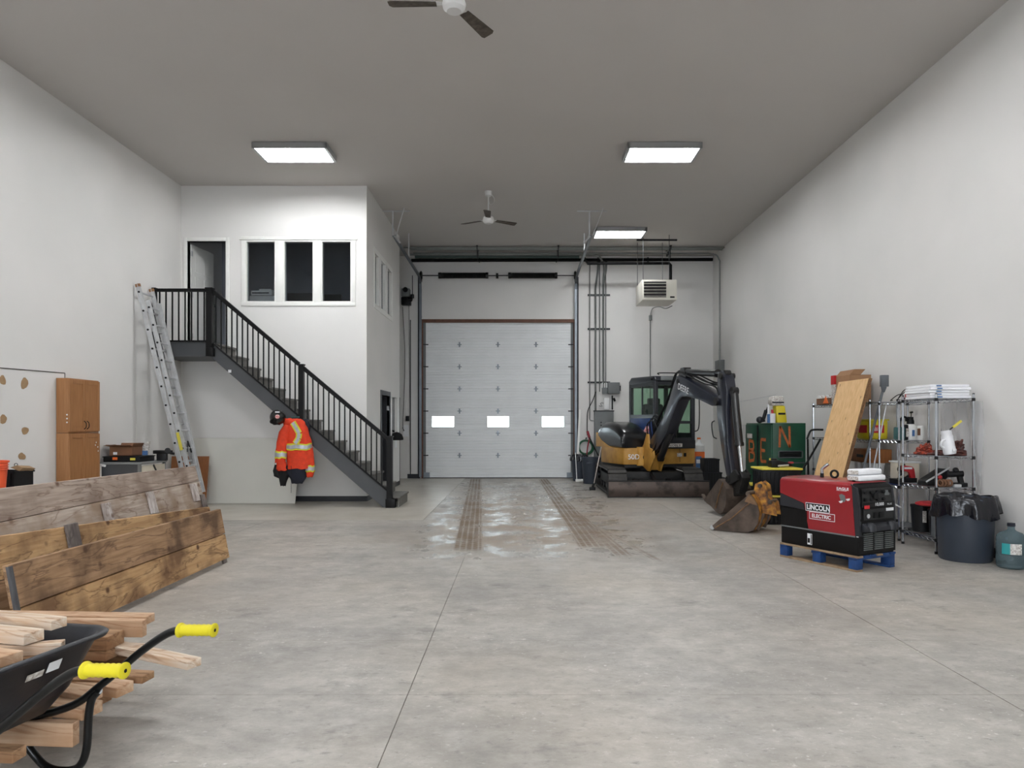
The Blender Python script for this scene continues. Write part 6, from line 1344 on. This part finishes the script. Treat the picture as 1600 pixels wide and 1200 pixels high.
# bottom level: red lid tub, black pails, grey can
z4 = .177
k = thing('black_pail', 'black pail with a white label on the lowest level of the near shelf', 'pail', (4.9, 8.72, z4)); MB().lathe((4.95, 8.76, z4), [(.10, 0), (.115, .30), (.12, .30), (.12, .325), (.001, .326)], 24).build('pail_body', 'black_plastic', k, smooth=50)
MB().box(4.90, 8.635, z4+.12, 4.945, 8.64, z4+.26).build('label', 'label_mix', k)
k = thing('black_pail', 'black pail with a blue label on the lowest level of the near shelf', 'pail', (5.0, 8.45, z4)); MB().lathe((5.0, 8.47, z4), [(.10, 0), (.11, .28), (.118, .28), (.118, .305), (.001, .306)], 24).build('pail_body', 'black_plastic', k, smooth=50)
MB().box(4.95, 8.35, z4+.08, 5.02, 8.358, z4+.24).build('label', 'label_blue', k)
k = thing('red_tray', 'flat red lid or tray lying on the black pails of the near shelf', 'lid', (4.98, 8.6, z4+.35)); MB().lathe((4.98, 8.6, z4+.345), [(.13, -.015), (.17, 0), (.17, .02), (.12, .035), (.001, .04)], 28).build('lid_disc', 'red_plastic', k, smooth=50)
k = thing('fuel_can', 'grey plastic can with a handle beside the bagged bin on the near shelf', 'can', (4.88, 8.24, z4)); MB().rings([rrect(4.82, 4.98, z4, z, y, .04) for y, z in ((8.20, z4+.28), (8.33, z4+.28))]).build('can_body', 'wheel_grey', k, bevel=.01); MB().tube(bez([(4.84, 8.26, z4+.27), (4.87, 8.26, z4+.33), (4.93, 8.26, z4+.33), (4.96, 8.26, z4+.27)]), .014, 6).build('handle', 'wheel_grey', k)
# clear plastic film behind the near shelf
pts = []; n = 16
film = MB(); rows = []
for i in range(9):
    z = 1.76-i*.19; rows.append([V(XR-.035+.022*math.sin(k*1.3+i*.9), 8.10+k*.055, z) for k in range(n)])
for i in range(8): 
    pass
film.add([p for r_ in rows for p in r_], [(i*n+k, i*n+k+1, (i+1)*n+k+1, (i+1)*n+k) for i in range(8) for k in range(n-1)])
tag(film.build('plastic_film', 'film', smooth=80), 'crinkled clear plastic film hanging on the wall behind the near shelf', 'film')
# ================================================================== plywood sheets leaning on the far shelf
for j in range(2):
    o = -.022*j; q = MB().prism([(4.28+o, 9.74+.02*j, .006), (4.28+o, 10.66+.02*j, .006), (4.835+o, 10.66+.02*j, 2.12), (4.835+o, 9.74+.02*j, 2.12)], (-.0185, 0, .005))
    sh2 = thing('plywood_sheet', ['rear plywood sheet leaning on the wire shelf, mostly hidden by the front one', 'front plywood sheet with scuffed face leaning on the wire shelf'][j], 'plywood', (4.3, 10.2, 0), group=None)
    q.build('sheet', ['ply_edge', 'ply_face'][j], sh2, smooth=0)
    if j:
        MB().prism([(4.26+o, 9.739+.02, .008), (4.815+o, 9.739+.02, 2.12), (4.835+o, 9.739+.02, 2.12), (4.28+o, 9.739+.02, .008)], (0, -.004, 0)).build('plywood_edge', 'ply_edge', sh2, smooth=0)
        rnd = random.Random(9)
        for _ in range(26):
            t_ = rnd.uniform(.1, .98); yy = rnd.uniform(9.8, 10.6); z = 2.12*t_; x = 4.28+o-.0235+.555*t_; s = rnd.uniform(.012, .028)
            MB().prism([(x, yy-s*.5, z-s*2), (x, yy+s*.5, z-s), (x+.262*s*3, yy+s*.3, z+s*2), (x+.262*s*2, yy-s*.6, z+s)], (-.0012, 0, .0003)).build('scuff', 'knot', sh2, smooth=0)
# ================================================================== pallet and welder
WA = 28; WO = (3.40, 7.16, 0)
W = frame(WO, WA)                              # x along the control end, y along the side away from the camera
pl = thing('pallet', 'blue painted wooden pallet under the red welder', 'pallet', WO, WA)
PWd, PLn = .60, .98
def wm(): return MB(W)
for y in (0, .44, .88):                        # stringers blocks under deck
    for x in (0, PWd-.09): wm().box(x, y, .022, x+.09, y+.10, .118).build('block', 'pallet_blue', pl, bevel=.003)
for x in (0, PWd-.09): wm().box(x, -.0, 0, x+.09, PLn, .02).build('bottom_board', 'pallet_bare' if x < .1 else 'pallet_blue', pl, bevel=.002)
for y in (0, .44, .88): wm().box(0, y, .119, PWd, y+.10, .139).build('cross_board', 'pallet_blue', pl, bevel=.002)
for k in range(6): wm().box(.0+k*.103, -.01, .140, .0+k*.103+.085, PLn, .160).build('deck_board', ['pallet_bare', 'pallet_blue', 'pallet_blue', 'pallet_bare', 'pallet_blue', 'pallet_blue'][k], pl, bevel=.002)
we = thing('engine_welder', 'red and black engine driven welder generator strapped on a blue pallet', 'welder', W @ V(.3, .5, .16))
z0 = .161; wx0, wx1, wy0, wy1 = .02, .585, .0, .98
wm().box(wx0, wy0, z0, wx1, wy1, z0+.19).build('base', 'welder_black', we, bevel=.008)
wm().box(wx0+.01, wy0+.01, z0+.19, wx1-.01, wy1-.01, z0+.56).build('engine_case', 'welder_black', we, bevel=.006)
# roof and coloured side panel (side facing the camera-left = x0 side)
zt = z0+.745
roof = [(wx0-.004, z0+.56), (wx0-.004, zt-.035), (wx0+.02, zt-.012), (wx0+.10, zt), (wx1-.10, zt), (wx1-.02, zt-.012), (wx1+.004, zt-.035), (wx1+.004, z0+.56)]
wm().prism([(x, wy0+.07, z) for x, z in roof], (0, wy1-wy0-.06, 0)).build('roof', 'welder_red', we, bevel=.006)
side = [(wy0+.07, zt-.04), (wy1+.01, zt-.04), (wy1+.01, z0+.56), (wy0+.66, z0+.47), (wy0+.60, z0+.19), (wy0+.03, z0+.19), (wy0+.05, z0+.4)]
for xs in (wx0-.006, wx1+.002): wm().prism([(xs, y, z) for y, z in side], (.004, 0, 0)).build('side_panel', 'welder_red', we)
wm().prism([(wx0-.009, y, z) for y, z in ((wy0+.03, z0+.185), (wy1, z0+.185), (wy1, z0+.20), (wy0+.03, z0+.20))], (.004, 0, 0)).build('side_trim', 'panel_grey', we)
wm().prism([(wx0-.010, y, z) for y, z in ((wy0+.66, z0+.468), (wy1+.005, z0+.555), (wy1+.005, z0+.42), (wy0+.655, z0+.40))], (.004, 0, 0)).build('rear_cover', 'base_rubber', we)
wm().box(wx0-.006, wy0+.62, z0+.2, wx0-.002, wy1, z0+.40).build('engine_grille', 'black_paint', we)
# control end
front = [(wy0+.07, zt-.012), (wy0+.03, zt-.05), (wy0-.0, z0+.55), (wy0-.015, z0+.36), (wy0-.015, z0+.20), (wy0+.07, z0+.20)]
wm().prism([(wx0+.0, y, z) for y, z in front], (wx1-wx0, 0, 0)).build('control_case', 'welder_black', we, bevel=.012)
wm().prism([(wx0-.006, wy0+.085, zt-.02), (wx0-.006, wy0+.02, zt-.06), (wx0-.006, wy0-.008, z0+.5), (wx0-.006, wy0-.022, z0+.2), (wx0-.006, wy0+.03, z0+.2), (wx0-.006, wy0+.05, z0+.45)], (.03, 0, 0)).build('frame_edge', 'base_rubber', we)
wm().prism([(wx1-.02, wy0+.085, zt-.02), (wx1-.02, wy0+.02, zt-.06), (wx1-.02, wy0-.008, z0+.5), (wx1-.02, wy0-.022, z0+.2), (wx1-.02, wy0+.03, z0+.2), (wx1-.02, wy0+.05, z0+.45)], (.03, 0, 0)).build('frame_edge', 'base_rubber', we)
wm().prism([(wx0+.05, y, z) for y, z in ((wy0+.008, zt-.07), (wy0-.0025, z0+.535), (wy0-.0105, z0+.535), (wy0+.0, zt-.07))], (wx1-wx0-.1, 0, 0)).build('upper_panel', 'welder_panel', we)
rnd = random.Random(4)
for k in range(9):
    x = wx0+.09+(k % 5)*.095; z = z0+.64-(k//5)*.075
    wm().cyl((x, wy0+.004, z), (x, wy0-.025, z), .018, n=12).build('dial', 'black_plastic', we)
wm().cyl((wx0+.24, wy0, z0+.60), (wx0+.24, wy0-.03, z0+.60), .034, n=14).build('main_dial', 'black_plastic', we)
wm().box(wx0+.40, wy0-.014, z0+.60, wx0+.47, wy0-.004, z0+.65).build('gauge', 'panel_grey', we)
wm().box(wx0+.03, wy0-.022, z0+.49, wx1-.03, wy0-.014, z0+.535).build('name_strip', 'black_plastic', we)
wm().box(wx0+.06, wy0-.026, z0+.475, wx0+.14, wy0-.0225, z0+.51).build('badge', 'label_red', we)
rW = W.to_3x3() @ V(1, 0, 0); bW = W.to_3x3() @ V(0, -1, 0)
text('10,000', W @ V(wx0+.22, wy0-.0235, z0+.500), rW, (0, 0, 1), .030, 'label_white', we, sx=1.25, bold=.02)
text('PLUS', W @ V(wx0+.42, wy0-.0235, z0+.500), rW, (0, 0, 1), .018, 'label_white', we, sx=1.3)
wm().box(wx0+.05, wy0-.024, z0+.36, wx1-.05, wy0-.0155, z0+.47).build('outlet_panel', 'welder_panel', we)
for k in range(3): wm().cyl((wx0+.12+.0*k, wy0-.02, z0+.40), (wx0+.12, wy0-.03, z0+.40), .022, n=12).build('outlet', 'aluminium', we) if k == 0 else wm().box(wx0+.2+.09*k-.09, wy0-.034, z0+.375, wx0+.27+.09*k-.09, wy0-.0245, z0+.435).build('outlet_cover', 'black_plastic', we, bevel=.004)
wm().box(wx0+.40, wy0-.034, z0+.44, wx0+.51, wy0-.0245, z0+.47).build('warning_label', 'label_white', we)
wm().prism([(wx0+.03, y, z) for y, z in ((wy0-.016, z0+.33), (wy0-.075, z0+.29), (wy0-.08, z0+.25), (wy0-.016, z0+.24))], (wx1-wx0-.06, 0, 0)).build('output_shelf', 'base_rubber', we, bevel=.006)
for x in (wx0+.12, wx1-.12): wm().lathe((x, wy0-.05, z0+.25), [(.055, 0), (.05, .06), (.03, .085), (.001, .09)], 16).build('stud_cover', 'base_rubber', we, smooth=60)
for k in range(3):
    xa_ = wx0+.06+k*.165
    for j in range(9): wm().box(xa_, wy0-.028, z0+.055+j*.02, xa_+.13, wy0-.0, z0+.064+j*.02).build('vent_fin', 'panel_grey', we, smooth=0)
wm().box(wx0-.0, wy0-.016, z0+.02, wx1, wy0-.001, z0+.20).build('lower_grille', 'black_paint', we)
wm().box(wx0-.004, wy0-.004, z0+.19, wx0+.002, wy0+.02, z0+.22).build('latch', 'label_white', we)
# lettering on the red side (reads from the back end to the control end)
oS = wx0-.0085
def sidetext(s, y, z, h, sx, name='lettering', **kw): return text(s, W @ V(oS, y, z), W.to_3x3() @ V(0, -1, 0), (0, 0, 1), h, 'label_white', we, name, sx=sx, ext=.0, **kw)
def plate(y0, y1, za, zb, mat, off): return wm().box(wx0-off, y1, za, wx0-off+.0008, y0, zb).build('logo_plate', mat, we, smooth=0)
plate(.640, .335, z0+.395, z0+.485, 'label_white', .0070); plate(.634, .341, z0+.401, z0+.479, 'black_plastic', .0079)
plate(.590, .270, z0+.312, z0+.392, 'label_white', .0070); plate(.584, .276, z0+.318, z0+.386, 'welder_red', .0079)
oS = wx0-.0088
sidetext('LINCOLN', .622, z0+.414, .052, .92, bold=.035); sidetext('ELECTRIC', .558, z0+.333, .038, 1.02, bold=.03)
oS = wx0-.0075
sidetext('EAGLE', .25, z0+.655, .026, 1.35, bold=.03); wm().box(wx0-.0078, .13, z0+.645, wx0-.007, .25, z0+.649).build('underline', 'label_white', we)
wm().prism([(wx0-.0075, y, z) for y, z in ((.22, z0+.60), (.19, z0+.615), (.15, z0+.60), (.14, z0+.55), (.16, z0+.53), (.20, z0+.54))], (.0006, 0, 0)).build('bird_emblem', 'panel_grey', we, smooth=0)
for y, z in ((.225, .535), (.14, .565)): wm().prism([(wx0-.0082, y, z0+z), (wx0-.0082, y-.05, z0+z+.012), (wx0-.0082, y-.045, z0+z-.01), (wx0-.0082, y-.02, z0+z-.018)], (.0005, 0, 0)).build('bird_emblem', 'label_white', we, smooth=0)
wm().box(wx0-.003, .56, z0+.03, wx0-.0008, .62, z0+.15).build('data_plate', 'label_white', we); wm().box(wx0-.0045, .565, z0+.035, wx0-.0032, .575, z0+.145).box(wx0-.0045, .585, z0+.05, wx0-.0032, .615, z0+.10).build('data_plate_print', 'black_plastic', we)
# exhaust, lifting eye, paper rolls on the roof
ex_ = wm().cyl((.30, .66, zt-.004), (.30, .66, zt+.045), .020, n=14).build('exhaust_base', 'black_plastic', we)
MB(W).tube([V(.30, .66, zt+.04), V(.30, .66, zt+.09), V(.31, .63, zt+.12), V(.33, .60, zt+.15)], .017, 12).build('exhaust_pipe', 'chrome', ex_)
wm().ring((.30, .50, zt+.045), (1, .3, 0), .038, .012, 20, 8).build('lifting_eye', 'black_plastic', we)
wm().box(.10, .10, zt, .13, .13, zt+.02).build('roof_bolt', 'black_plastic', we)
for j, (ya, yb5, zz, lab) in enumerate(((.05, .05, .0, 'lower white rolled towel on the roof of the welder'), (.10, .10, .062, 'upper white rolled towel on the roof of the welder'))):
    rt_ = thing('paper_towel_pack', lab, 'towel', W @ V(.35, ya, zt+zz))
    wm().box(.10, .04+.02*j, zt+.003+zz, .52-.03*j, .20, zt+.062+zz).build('pack_body', 'box_white', rt_, bevel=.022, seg=3)
    wm().box(.098, .06, zt+.012+zz, .0995, .18, zt+.05+zz).build('pack_end', 'label_mix', rt_)
# ================================================================== big bin and water jug
bxx, byy = 4.93, 7.86
gb = bin_('grey_bin', (bxx, byy, 0), .69, .26, .283, 'grey_bin', 'large round grey bin lined with a black bag near the right wall')
bag_(gb, bxx, byy, .69, .283, .20, up=.02)
wj = thing('water_jug', 'blue tinted water cooler jug on the floor at the right edge', 'water jug', (5.13, 7.40, 0)); jx, jy = 5.12, 7.40
MB().lathe((jx, jy, 0), [(.001, 0), (.115, 0), (.132, .015), (.136, .05), (.136, .13), (.131, .14), (.131, .15), (.136, .16), (.136, .245), (.131, .255), (.131, .265), (.136, .28), (.130, .33), (.10, .365), (.05, .385), (.033, .40), (.031, .45), (.001, .45)], 40).build('bottle', 'jug_blue', wj, smooth=40)
MB().lathe((jx, jy, .432), [(.036, 0), (.038, .006), (.036, .03), (.038, .035), (.001, .04)], 20).build('cap', 'navy_cloth', wj)
m1, m2 = MB(), MB(); 
def arc(mb, a0, a1, z0_, z1_, R): 
    n = 8; r0 = [V(jx+R*math.cos(math.radians(a0+(a1-a0)*k/n)), jy+R*math.sin(math.radians(a0+(a1-a0)*k/n)), 0) for k in range(n+1)]
    mb.add([p+V(0, 0, z) for z in (z0_, z1_) for p in r0], [(k, k+1, n+2+k, n+1+k) for k in range(n)]); return mb
arc(m1, 200, 232, .155, .265, .138).build('label', 'teal_label', wj); arc(m2, 232, 276, .155, .265, .138).build('label', 'label_mix', wj)
# ================================================================== plank form panels leaning at the left
def form_panel(name, lab, far, near, ztop_f, ztop_n, lean, rows, th, mat_rows, origin, cleats=(), bottom=None, gap=.006):
    """far, near = (x, y) of the foot line; lean = how far the top stands further left than the foot; rows = plank heights from the top"""
    r = thing(name, lab, 'plank panel', (origin[0], origin[1], 0))
    F_, N_ = V(far[0], far[1], 0), V(near[0], near[1], 0); al = (N_-F_).normalized(); out = V(-al.y, al.x, 0)
    if out.x < 0: out = -out                                     # points to +x, away from the wall
    def pt(t, z, o=0.0):                                          # t 0 far .. 1 near, z height, o outward
        zt = ztop_f+(ztop_n-ztop_f)*t
        base = F_.lerp(N_, t); return base-out*(lean*(z/max(zt, .01)))+V(0, 0, z)+out*o
    rnd = random.Random(int(far[1]*10))
    z_f, z_n = ztop_f, ztop_n
    for k, (hf, hn) in enumerate(rows):
        a, b = z_f, z_n; c, d = max(z_f-hf, .004), max(z_n-hn, .004)
        pr = rnd.uniform(-.003, .003)
        q = [pt(0, a-gap/2, pr), pt(1, b-gap/2, pr), pt(1, d+gap/2, pr), pt(0, c+gap/2, pr)]
        MB().prism(q, -out*th).build('plank', mat_rows[k], r, smooth=30, bevel=.003, seg=1)
        z_f, z_n = c, d
    for (t, w_, za, zb, mt, o) in cleats:
        L = (N_-F_).length; dt_ = w_/L/2
        MB().prism([pt(t-dt_, za, o), pt(t+dt_, za, o), pt(t+dt_, zb, o), pt(t-dt_, zb, o)], -out*.022).build('cleat', mt, r, smooth=30, bevel=.003, seg=1)
    return r, pt
# C: tall grey panel
rC, pC = form_panel('plank_panel', 'tallest grey weathered plank panel at the back of the leaning forms', (-3.62, 8.50), (-3.62, 4.9), .995, 1.02, .26,
    [(.18, .25), (.30, .26), (.26, .26), (.255, .25)], .04, ['plank_grey', 'plank_pale', 'plank_gold', 'plank_gold'], (-3.7, 6.9),
    cleats=[(.060, .14, .60, .80, 'cleat_white', .028), (.33, .13, .58, .80, 'cleat_white', .028), (.55, .13, .55, .77, 'cleat_white', .028), (.016, .10, .42, .66, 'cleat_grey', .028)])
# B: gold panel, tilted along its length
rB, pB = form_panel('plank_panel', 'golden brown plank panel in the middle of the leaning forms', (-3.40, 8.1), (-3.46, 4.6), .555, .74, .14,
    [(.26, .30), (.26, .30), ], .038, ['plank_gold', 'plank_brown'], (-3.5, 6.5), cleats=[(.70, .15, .30, .705, 'cleat_grey', .026)])
# A: front panel, two planks
rA, pA = form_panel('plank_panel', 'front plank panel of two stained boards leaning beside the lumber pile', (-3.15, 7.74), (-3.15, 4.52), .575, .60, .11,
    [(.272, .285), (.262, .275)], .038, ['plank_brown', 'plank_gold'], (-3.2, 6.1), gap=.010, cleats=[(.03, .09, .0, .045, 'cleat_grey', -.012), (.9, .09, .0, .045, 'cleat_grey', -.012), (.9935, .042, .02, .59, 'cleat_dark', .004)])
# ================================================================== lumber pile
def stick(endpx, endpy, d, length, yaw, sec=(.089, .038), pitch=0, mat='lumber', lab='', roll=0, group='loose lumber offcuts piled at the lower left'):
    e = P(endpx, endpy, d); dr = V(-math.cos(math.radians(yaw)), math.sin(math.radians(yaw)), math.sin(math.radians(pitch))).normalized()
    xw = -dr; yw = V(0, 0, 1).cross(xw).normalized(); zw = xw.cross(yw)
    if roll: Rm = Matrix.Rotation(math.radians(roll), 3, xw); yw, zw = Rm @ yw, Rm @ zw
    e.z = max(e.z, sec[1]/2+.001) if abs(roll) < 45 else max(e.z, sec[0]/2+.001)
    m = basis(e, xw, yw, zw); o = MB().box(-length, -sec[0]/2, -sec[1]/2, 0, sec[0]/2, sec[1]/2).build('lumber_piece', mat, None, smooth=30, bevel=.003, seg=1)
    me = o.data; off = o.location.copy()
    for v in me.vertices: v.co += off
    o.matrix_world = m; o.location = m.translation; o.rotation_euler = m.to_euler()
    return tag(o, lab, 'lumber', group)
S = stick
# (end px, end py, distance) measured at the end grain
S(235, 967, 3.80, 1.5, 2, (.089, .045), .4, 'lumber', 'longest lumber piece along the very top of the pile')
S(226, 981, 3.73, 1.5, 1, (.045, .089), .4, 'lumber', 'second long piece lying against the topmost one', 0)
S(181, 1000, 3.62, .75, 4, (.14, .07), 0, 'lumber_tan', 'thick block end under the two longest pieces')
S(232, 1013, 3.92, .7, 10, (.05, .038), 0, 'lumber_white', 'thin pale piece seen behind the far wheelbarrow handle')
S(304, 1037, 3.45, .95, 24, (.085, .04), 1, 'lumber_white', 'pale piece reaching farthest to the right over the floor')
S(208, 1027, 3.72, .8, 3, (.10, .04), 0, 'lumber_tan', 'brown piece in the middle of the pile under the pale one')
S(176, 1021, 3.60, .7, 8, (.10, .05), 0, 'lumber_tan', 'dark brown piece just below the thick block end')
S(232, 1058, 3.42, .5, 8, (.09, .035), 0, 'lumber_tan', 'short flat offcut on the floor at the right of the pile')
S(196, 1050, 3.50, .7, 3, (.09, .04), 0, 'lumber_tan', 'brown piece directly behind the near yellow grip')
S(196, 1077, 3.30, .75, 16, (.10, .05), 0, 'lumber', 'piece ending below the near yellow grip')
S(170, 1066, 3.36, .7, 5, (.09, .05), 0, 'lumber_tan', 'brown offcut behind the wheelbarrow tubes')
S(164, 1092, 3.30, .7, 12, (.09, .04), 0, 'lumber_tan', 'short dark piece lying on the floor under the grip')
S(146, 1088, 3.16, .6, 18, (.10, .045), 0, 'lumber', 'piece crossing behind the wheelbarrow leg, upper')
S(145, 1110, 3.07, .65, 14, (.11, .05), 0, 'lumber', 'wide piece crossing behind the wheelbarrow leg, lower')
S(119, 1146, 2.99, .7, 4, (.045, .10), 0, 'lumber', 'board standing on edge behind the curved wheelbarrow leg')
S(22, 1120, 2.96, .6, 4, (.05, .06), 0, 'lumber_tan', 'short weathered piece at the left frame edge near the floor')
S(31, 1178, 2.72, .5, 5, (.07, .045), 0, 'lumber_tan', 'brown offcut at the lower left corner of the photo')
for k, (x, y, z, l, w2, h) in enumerate(((-3.0, 3.80, .0, .72, .34, .238), (-2.9, 3.62, .239, .6, .22, .06), (-2.75, 3.38, 0, .45, .24, .10))):
    tag(MB().box(x, y-w2/2, z+.001, x+l, y+w2/2, z+h).build('timber_block', 'lumber_tan', bevel=.004), ['dark timber block deep inside the lumber pile, on the floor', 'dark timber block inside the pile under the long pieces', 'dark timber block inside the lumber pile behind the tubes'][k], 'lumber')
# ================================================================== wheelbarrow
GA = -12
G = frame((-1.374, 2.667, 0), GA)             # x toward the handles, y away from the camera
wbw = thing('wheelbarrow', 'black poly tray wheelbarrow with yellow hand grips at the lower left', 'wheelbarrow', (-1.9, 2.75, 0))
def g(): return MB(G)
for s in (-1, 1):
    y = .242*s
    path = bez([(.0, y, .655), (-.07, y, .652), (-.14, y, .63), (-.26, y*1.0, .55), (-.45, y, .40), (-.62, y*.95, .29), (-.95, y*.6, .22), (-1.30, y*.30, .20)], 6)
    tb = g().tube(path, .0165, 12).build('handle_tube', 'tube_black', wbw, smooth=80)
    gp = [(-.075, .0185), (-.075, .030), (-.068, .030), (-.062, .0225)]
    for k in range(6): gp += [(-.055+k*.022, .0245), (-.044+k*.022, .0215)]
    gp += [(.075, .0245), (.080, .028), (.086, .028), (.088, .024), (.088, .008)]
    rs = [[V(x, y+r*math.cos(2*PI*i/20), .656+x*.06+r*math.sin(2*PI*i/20)) for i in range(20)] for x, r in gp]
    gr = g().rings(rs).build('hand_grip', 'grip_yellow', wbw, smooth=50)
    g().cyl((.0885, y, .661), (.0875, y, .661), .007, n=10).build('grip_hole', 'black_plastic', gr)
    lp = bez([(-.46, y*.98, .375), (-.50, y, .33), (-.515, y, .25), (-.525, y, .12), (-.56, y, .045), (-.63, y, .0175), (-.72, y, .022), (-.79, y, .07), (-.88, y*.9, .20), (-.93, y*.8, .245)], 6)
    g().tube(lp, .0165, 12).build('leg', 'tube_black', wbw, smooth=80)
g().cyl((-.72, -.24, .022), (-.72, .24, .022), .012, n=8).build('leg_brace', 'tube_black', wbw)
# tray: lofted shell, rim rolled outward
def tray_ring(z, tr, tf, hw_r, hw_f, r, n=7, dz=0):
    """ring of points at height z: rear edge at x=tr, front at x=tf"""
    pts = []
    for cx, cy, a0 in ((tr-r, hw_r-r, 0), (tf+r, hw_f-r, 90), (tf+r, -hw_f+r, 180), (tr-r, -hw_r+r, 270)):
        for k in range(n+1): a = math.radians(a0+90*k/n); pts.append(V(cx+r*math.cos(a), cy+r*math.sin(a), z))
    return pts
outer = [tray_ring(.30, -.64, -1.15, .19, .15, .06), tray_ring(.40, -.56, -1.25, .24, .20, .08), tray_ring(.595, -.475, -1.45, .305, .27, .10), tray_ring(.600, -.445, -1.48, .335, .30, .11),
         tray_ring(.612, -.440, -1.485, .340, .305, .11), tray_ring(.622, -.452, -1.47, .328, .295, .105), tray_ring(.614, -.475, -1.45, .305, .27, .10), tray_ring(.41, -.575, -1.24, .228, .19, .075), tray_ring(.312, -.65, -1.14, .18, .14, .05)]
tray = g().rings(outer).build('tray', 'tray_poly', wbw, smooth=70)
nx = V(.9, 0, -.40).normalized(); up_ = V(.40, 0, .9).normalized()
def on_tray(y, f): return V(-.560+(-.475+.560)*f, y, .40+.195*f)+nx*.004
a = on_tray(.02, .62); g().prism([a, a+V(0, .06, 0), a+V(0, .06, 0)+up_*.045, a+up_*.045], nx*.0012).build('label', 'label_white', wbw, smooth=0)
a = on_tray(-.07, .60); g().prism([a, a+V(0, .075, 0), a+V(0, .075, 0)+up_*.028, a+up_*.028], nx*.0012).build('label', 'label_mix', wbw, smooth=0)
g().tube([(-1.52+0*1, .03*math.cos(0), .2)]*0+[(-1.5+.17*math.cos(2*PI*k/24), 0, .20+.155*math.sin(2*PI*k/24)) for k in range(24)], .045, 10, True).build('tyre', 'rubber_tyre', wbw)
g().cyl((-1.5, -.04, .2), (-1.5, .04, .2), .12, n=18).cyl((-1.5, -.12, .2), (-1.5, .12, .2), .012, n=8).build('wheel_hub', 'wheel_grey', wbw)
# lumber in the tray
def tl_(x1, y, z, L, yaw, sec, mat, lab, pitch=0):
    Rz = Matrix.Rotation(math.radians(yaw), 4, 'Z') @ Matrix.Rotation(math.radians(pitch), 4, 'Y')
    m = G @ Matrix.Translation(V(x1, y, z)) @ Rz
    o = MB().box(-L, -sec[0]/2, -sec[1]/2, 0, sec[0]/2, sec[1]/2).build('lumber_piece', mat, None, smooth=30, bevel=.002, seg=1)
    off = o.location.copy()
    for v in o.data.vertices: v.co += off
    o.location = m.translation; o.rotation_euler = m.to_euler()
    return tag(o, lab, 'lumber', 'lumber pieces lying in the wheelbarrow tray')
tl_(-.600, .18, .665, .60, -4, (.075, .04), 'lumber_white', 'upper white painted piece at the back of the wheelbarrow tray')
tl_(-.610, .07, .640, .62, -4, (.09, .045), 'lumber_white', 'wide pale piece lying in the middle of the wheelbarrow tray')
tl_(-.565, -.07, .600, .70, -6, (.09, .04), 'lumber', 'smooth pinkish piece nearest the camera in the wheelbarrow tray')
tl_(-.530, .13, .590, .25, 28, (.05, .045), 'lumber_white', 'short pale block end leaning beside the wide piece in the tray')
tl_(-.575, .10, .545, .5, 15, (.12, .045), 'lumber_tan', 'brown piece low in the wheelbarrow tray')
tl_(-.62, -.03, .50, .5, 0, (.26, .10), 'lumber_tan', 'broad brown block at the bottom of the wheelbarrow tray')
tl_(-.68, .0, .38, .42, 0, (.24, .12), 'lumber_tan', 'lowest timber block on the floor of the wheelbarrow tray')
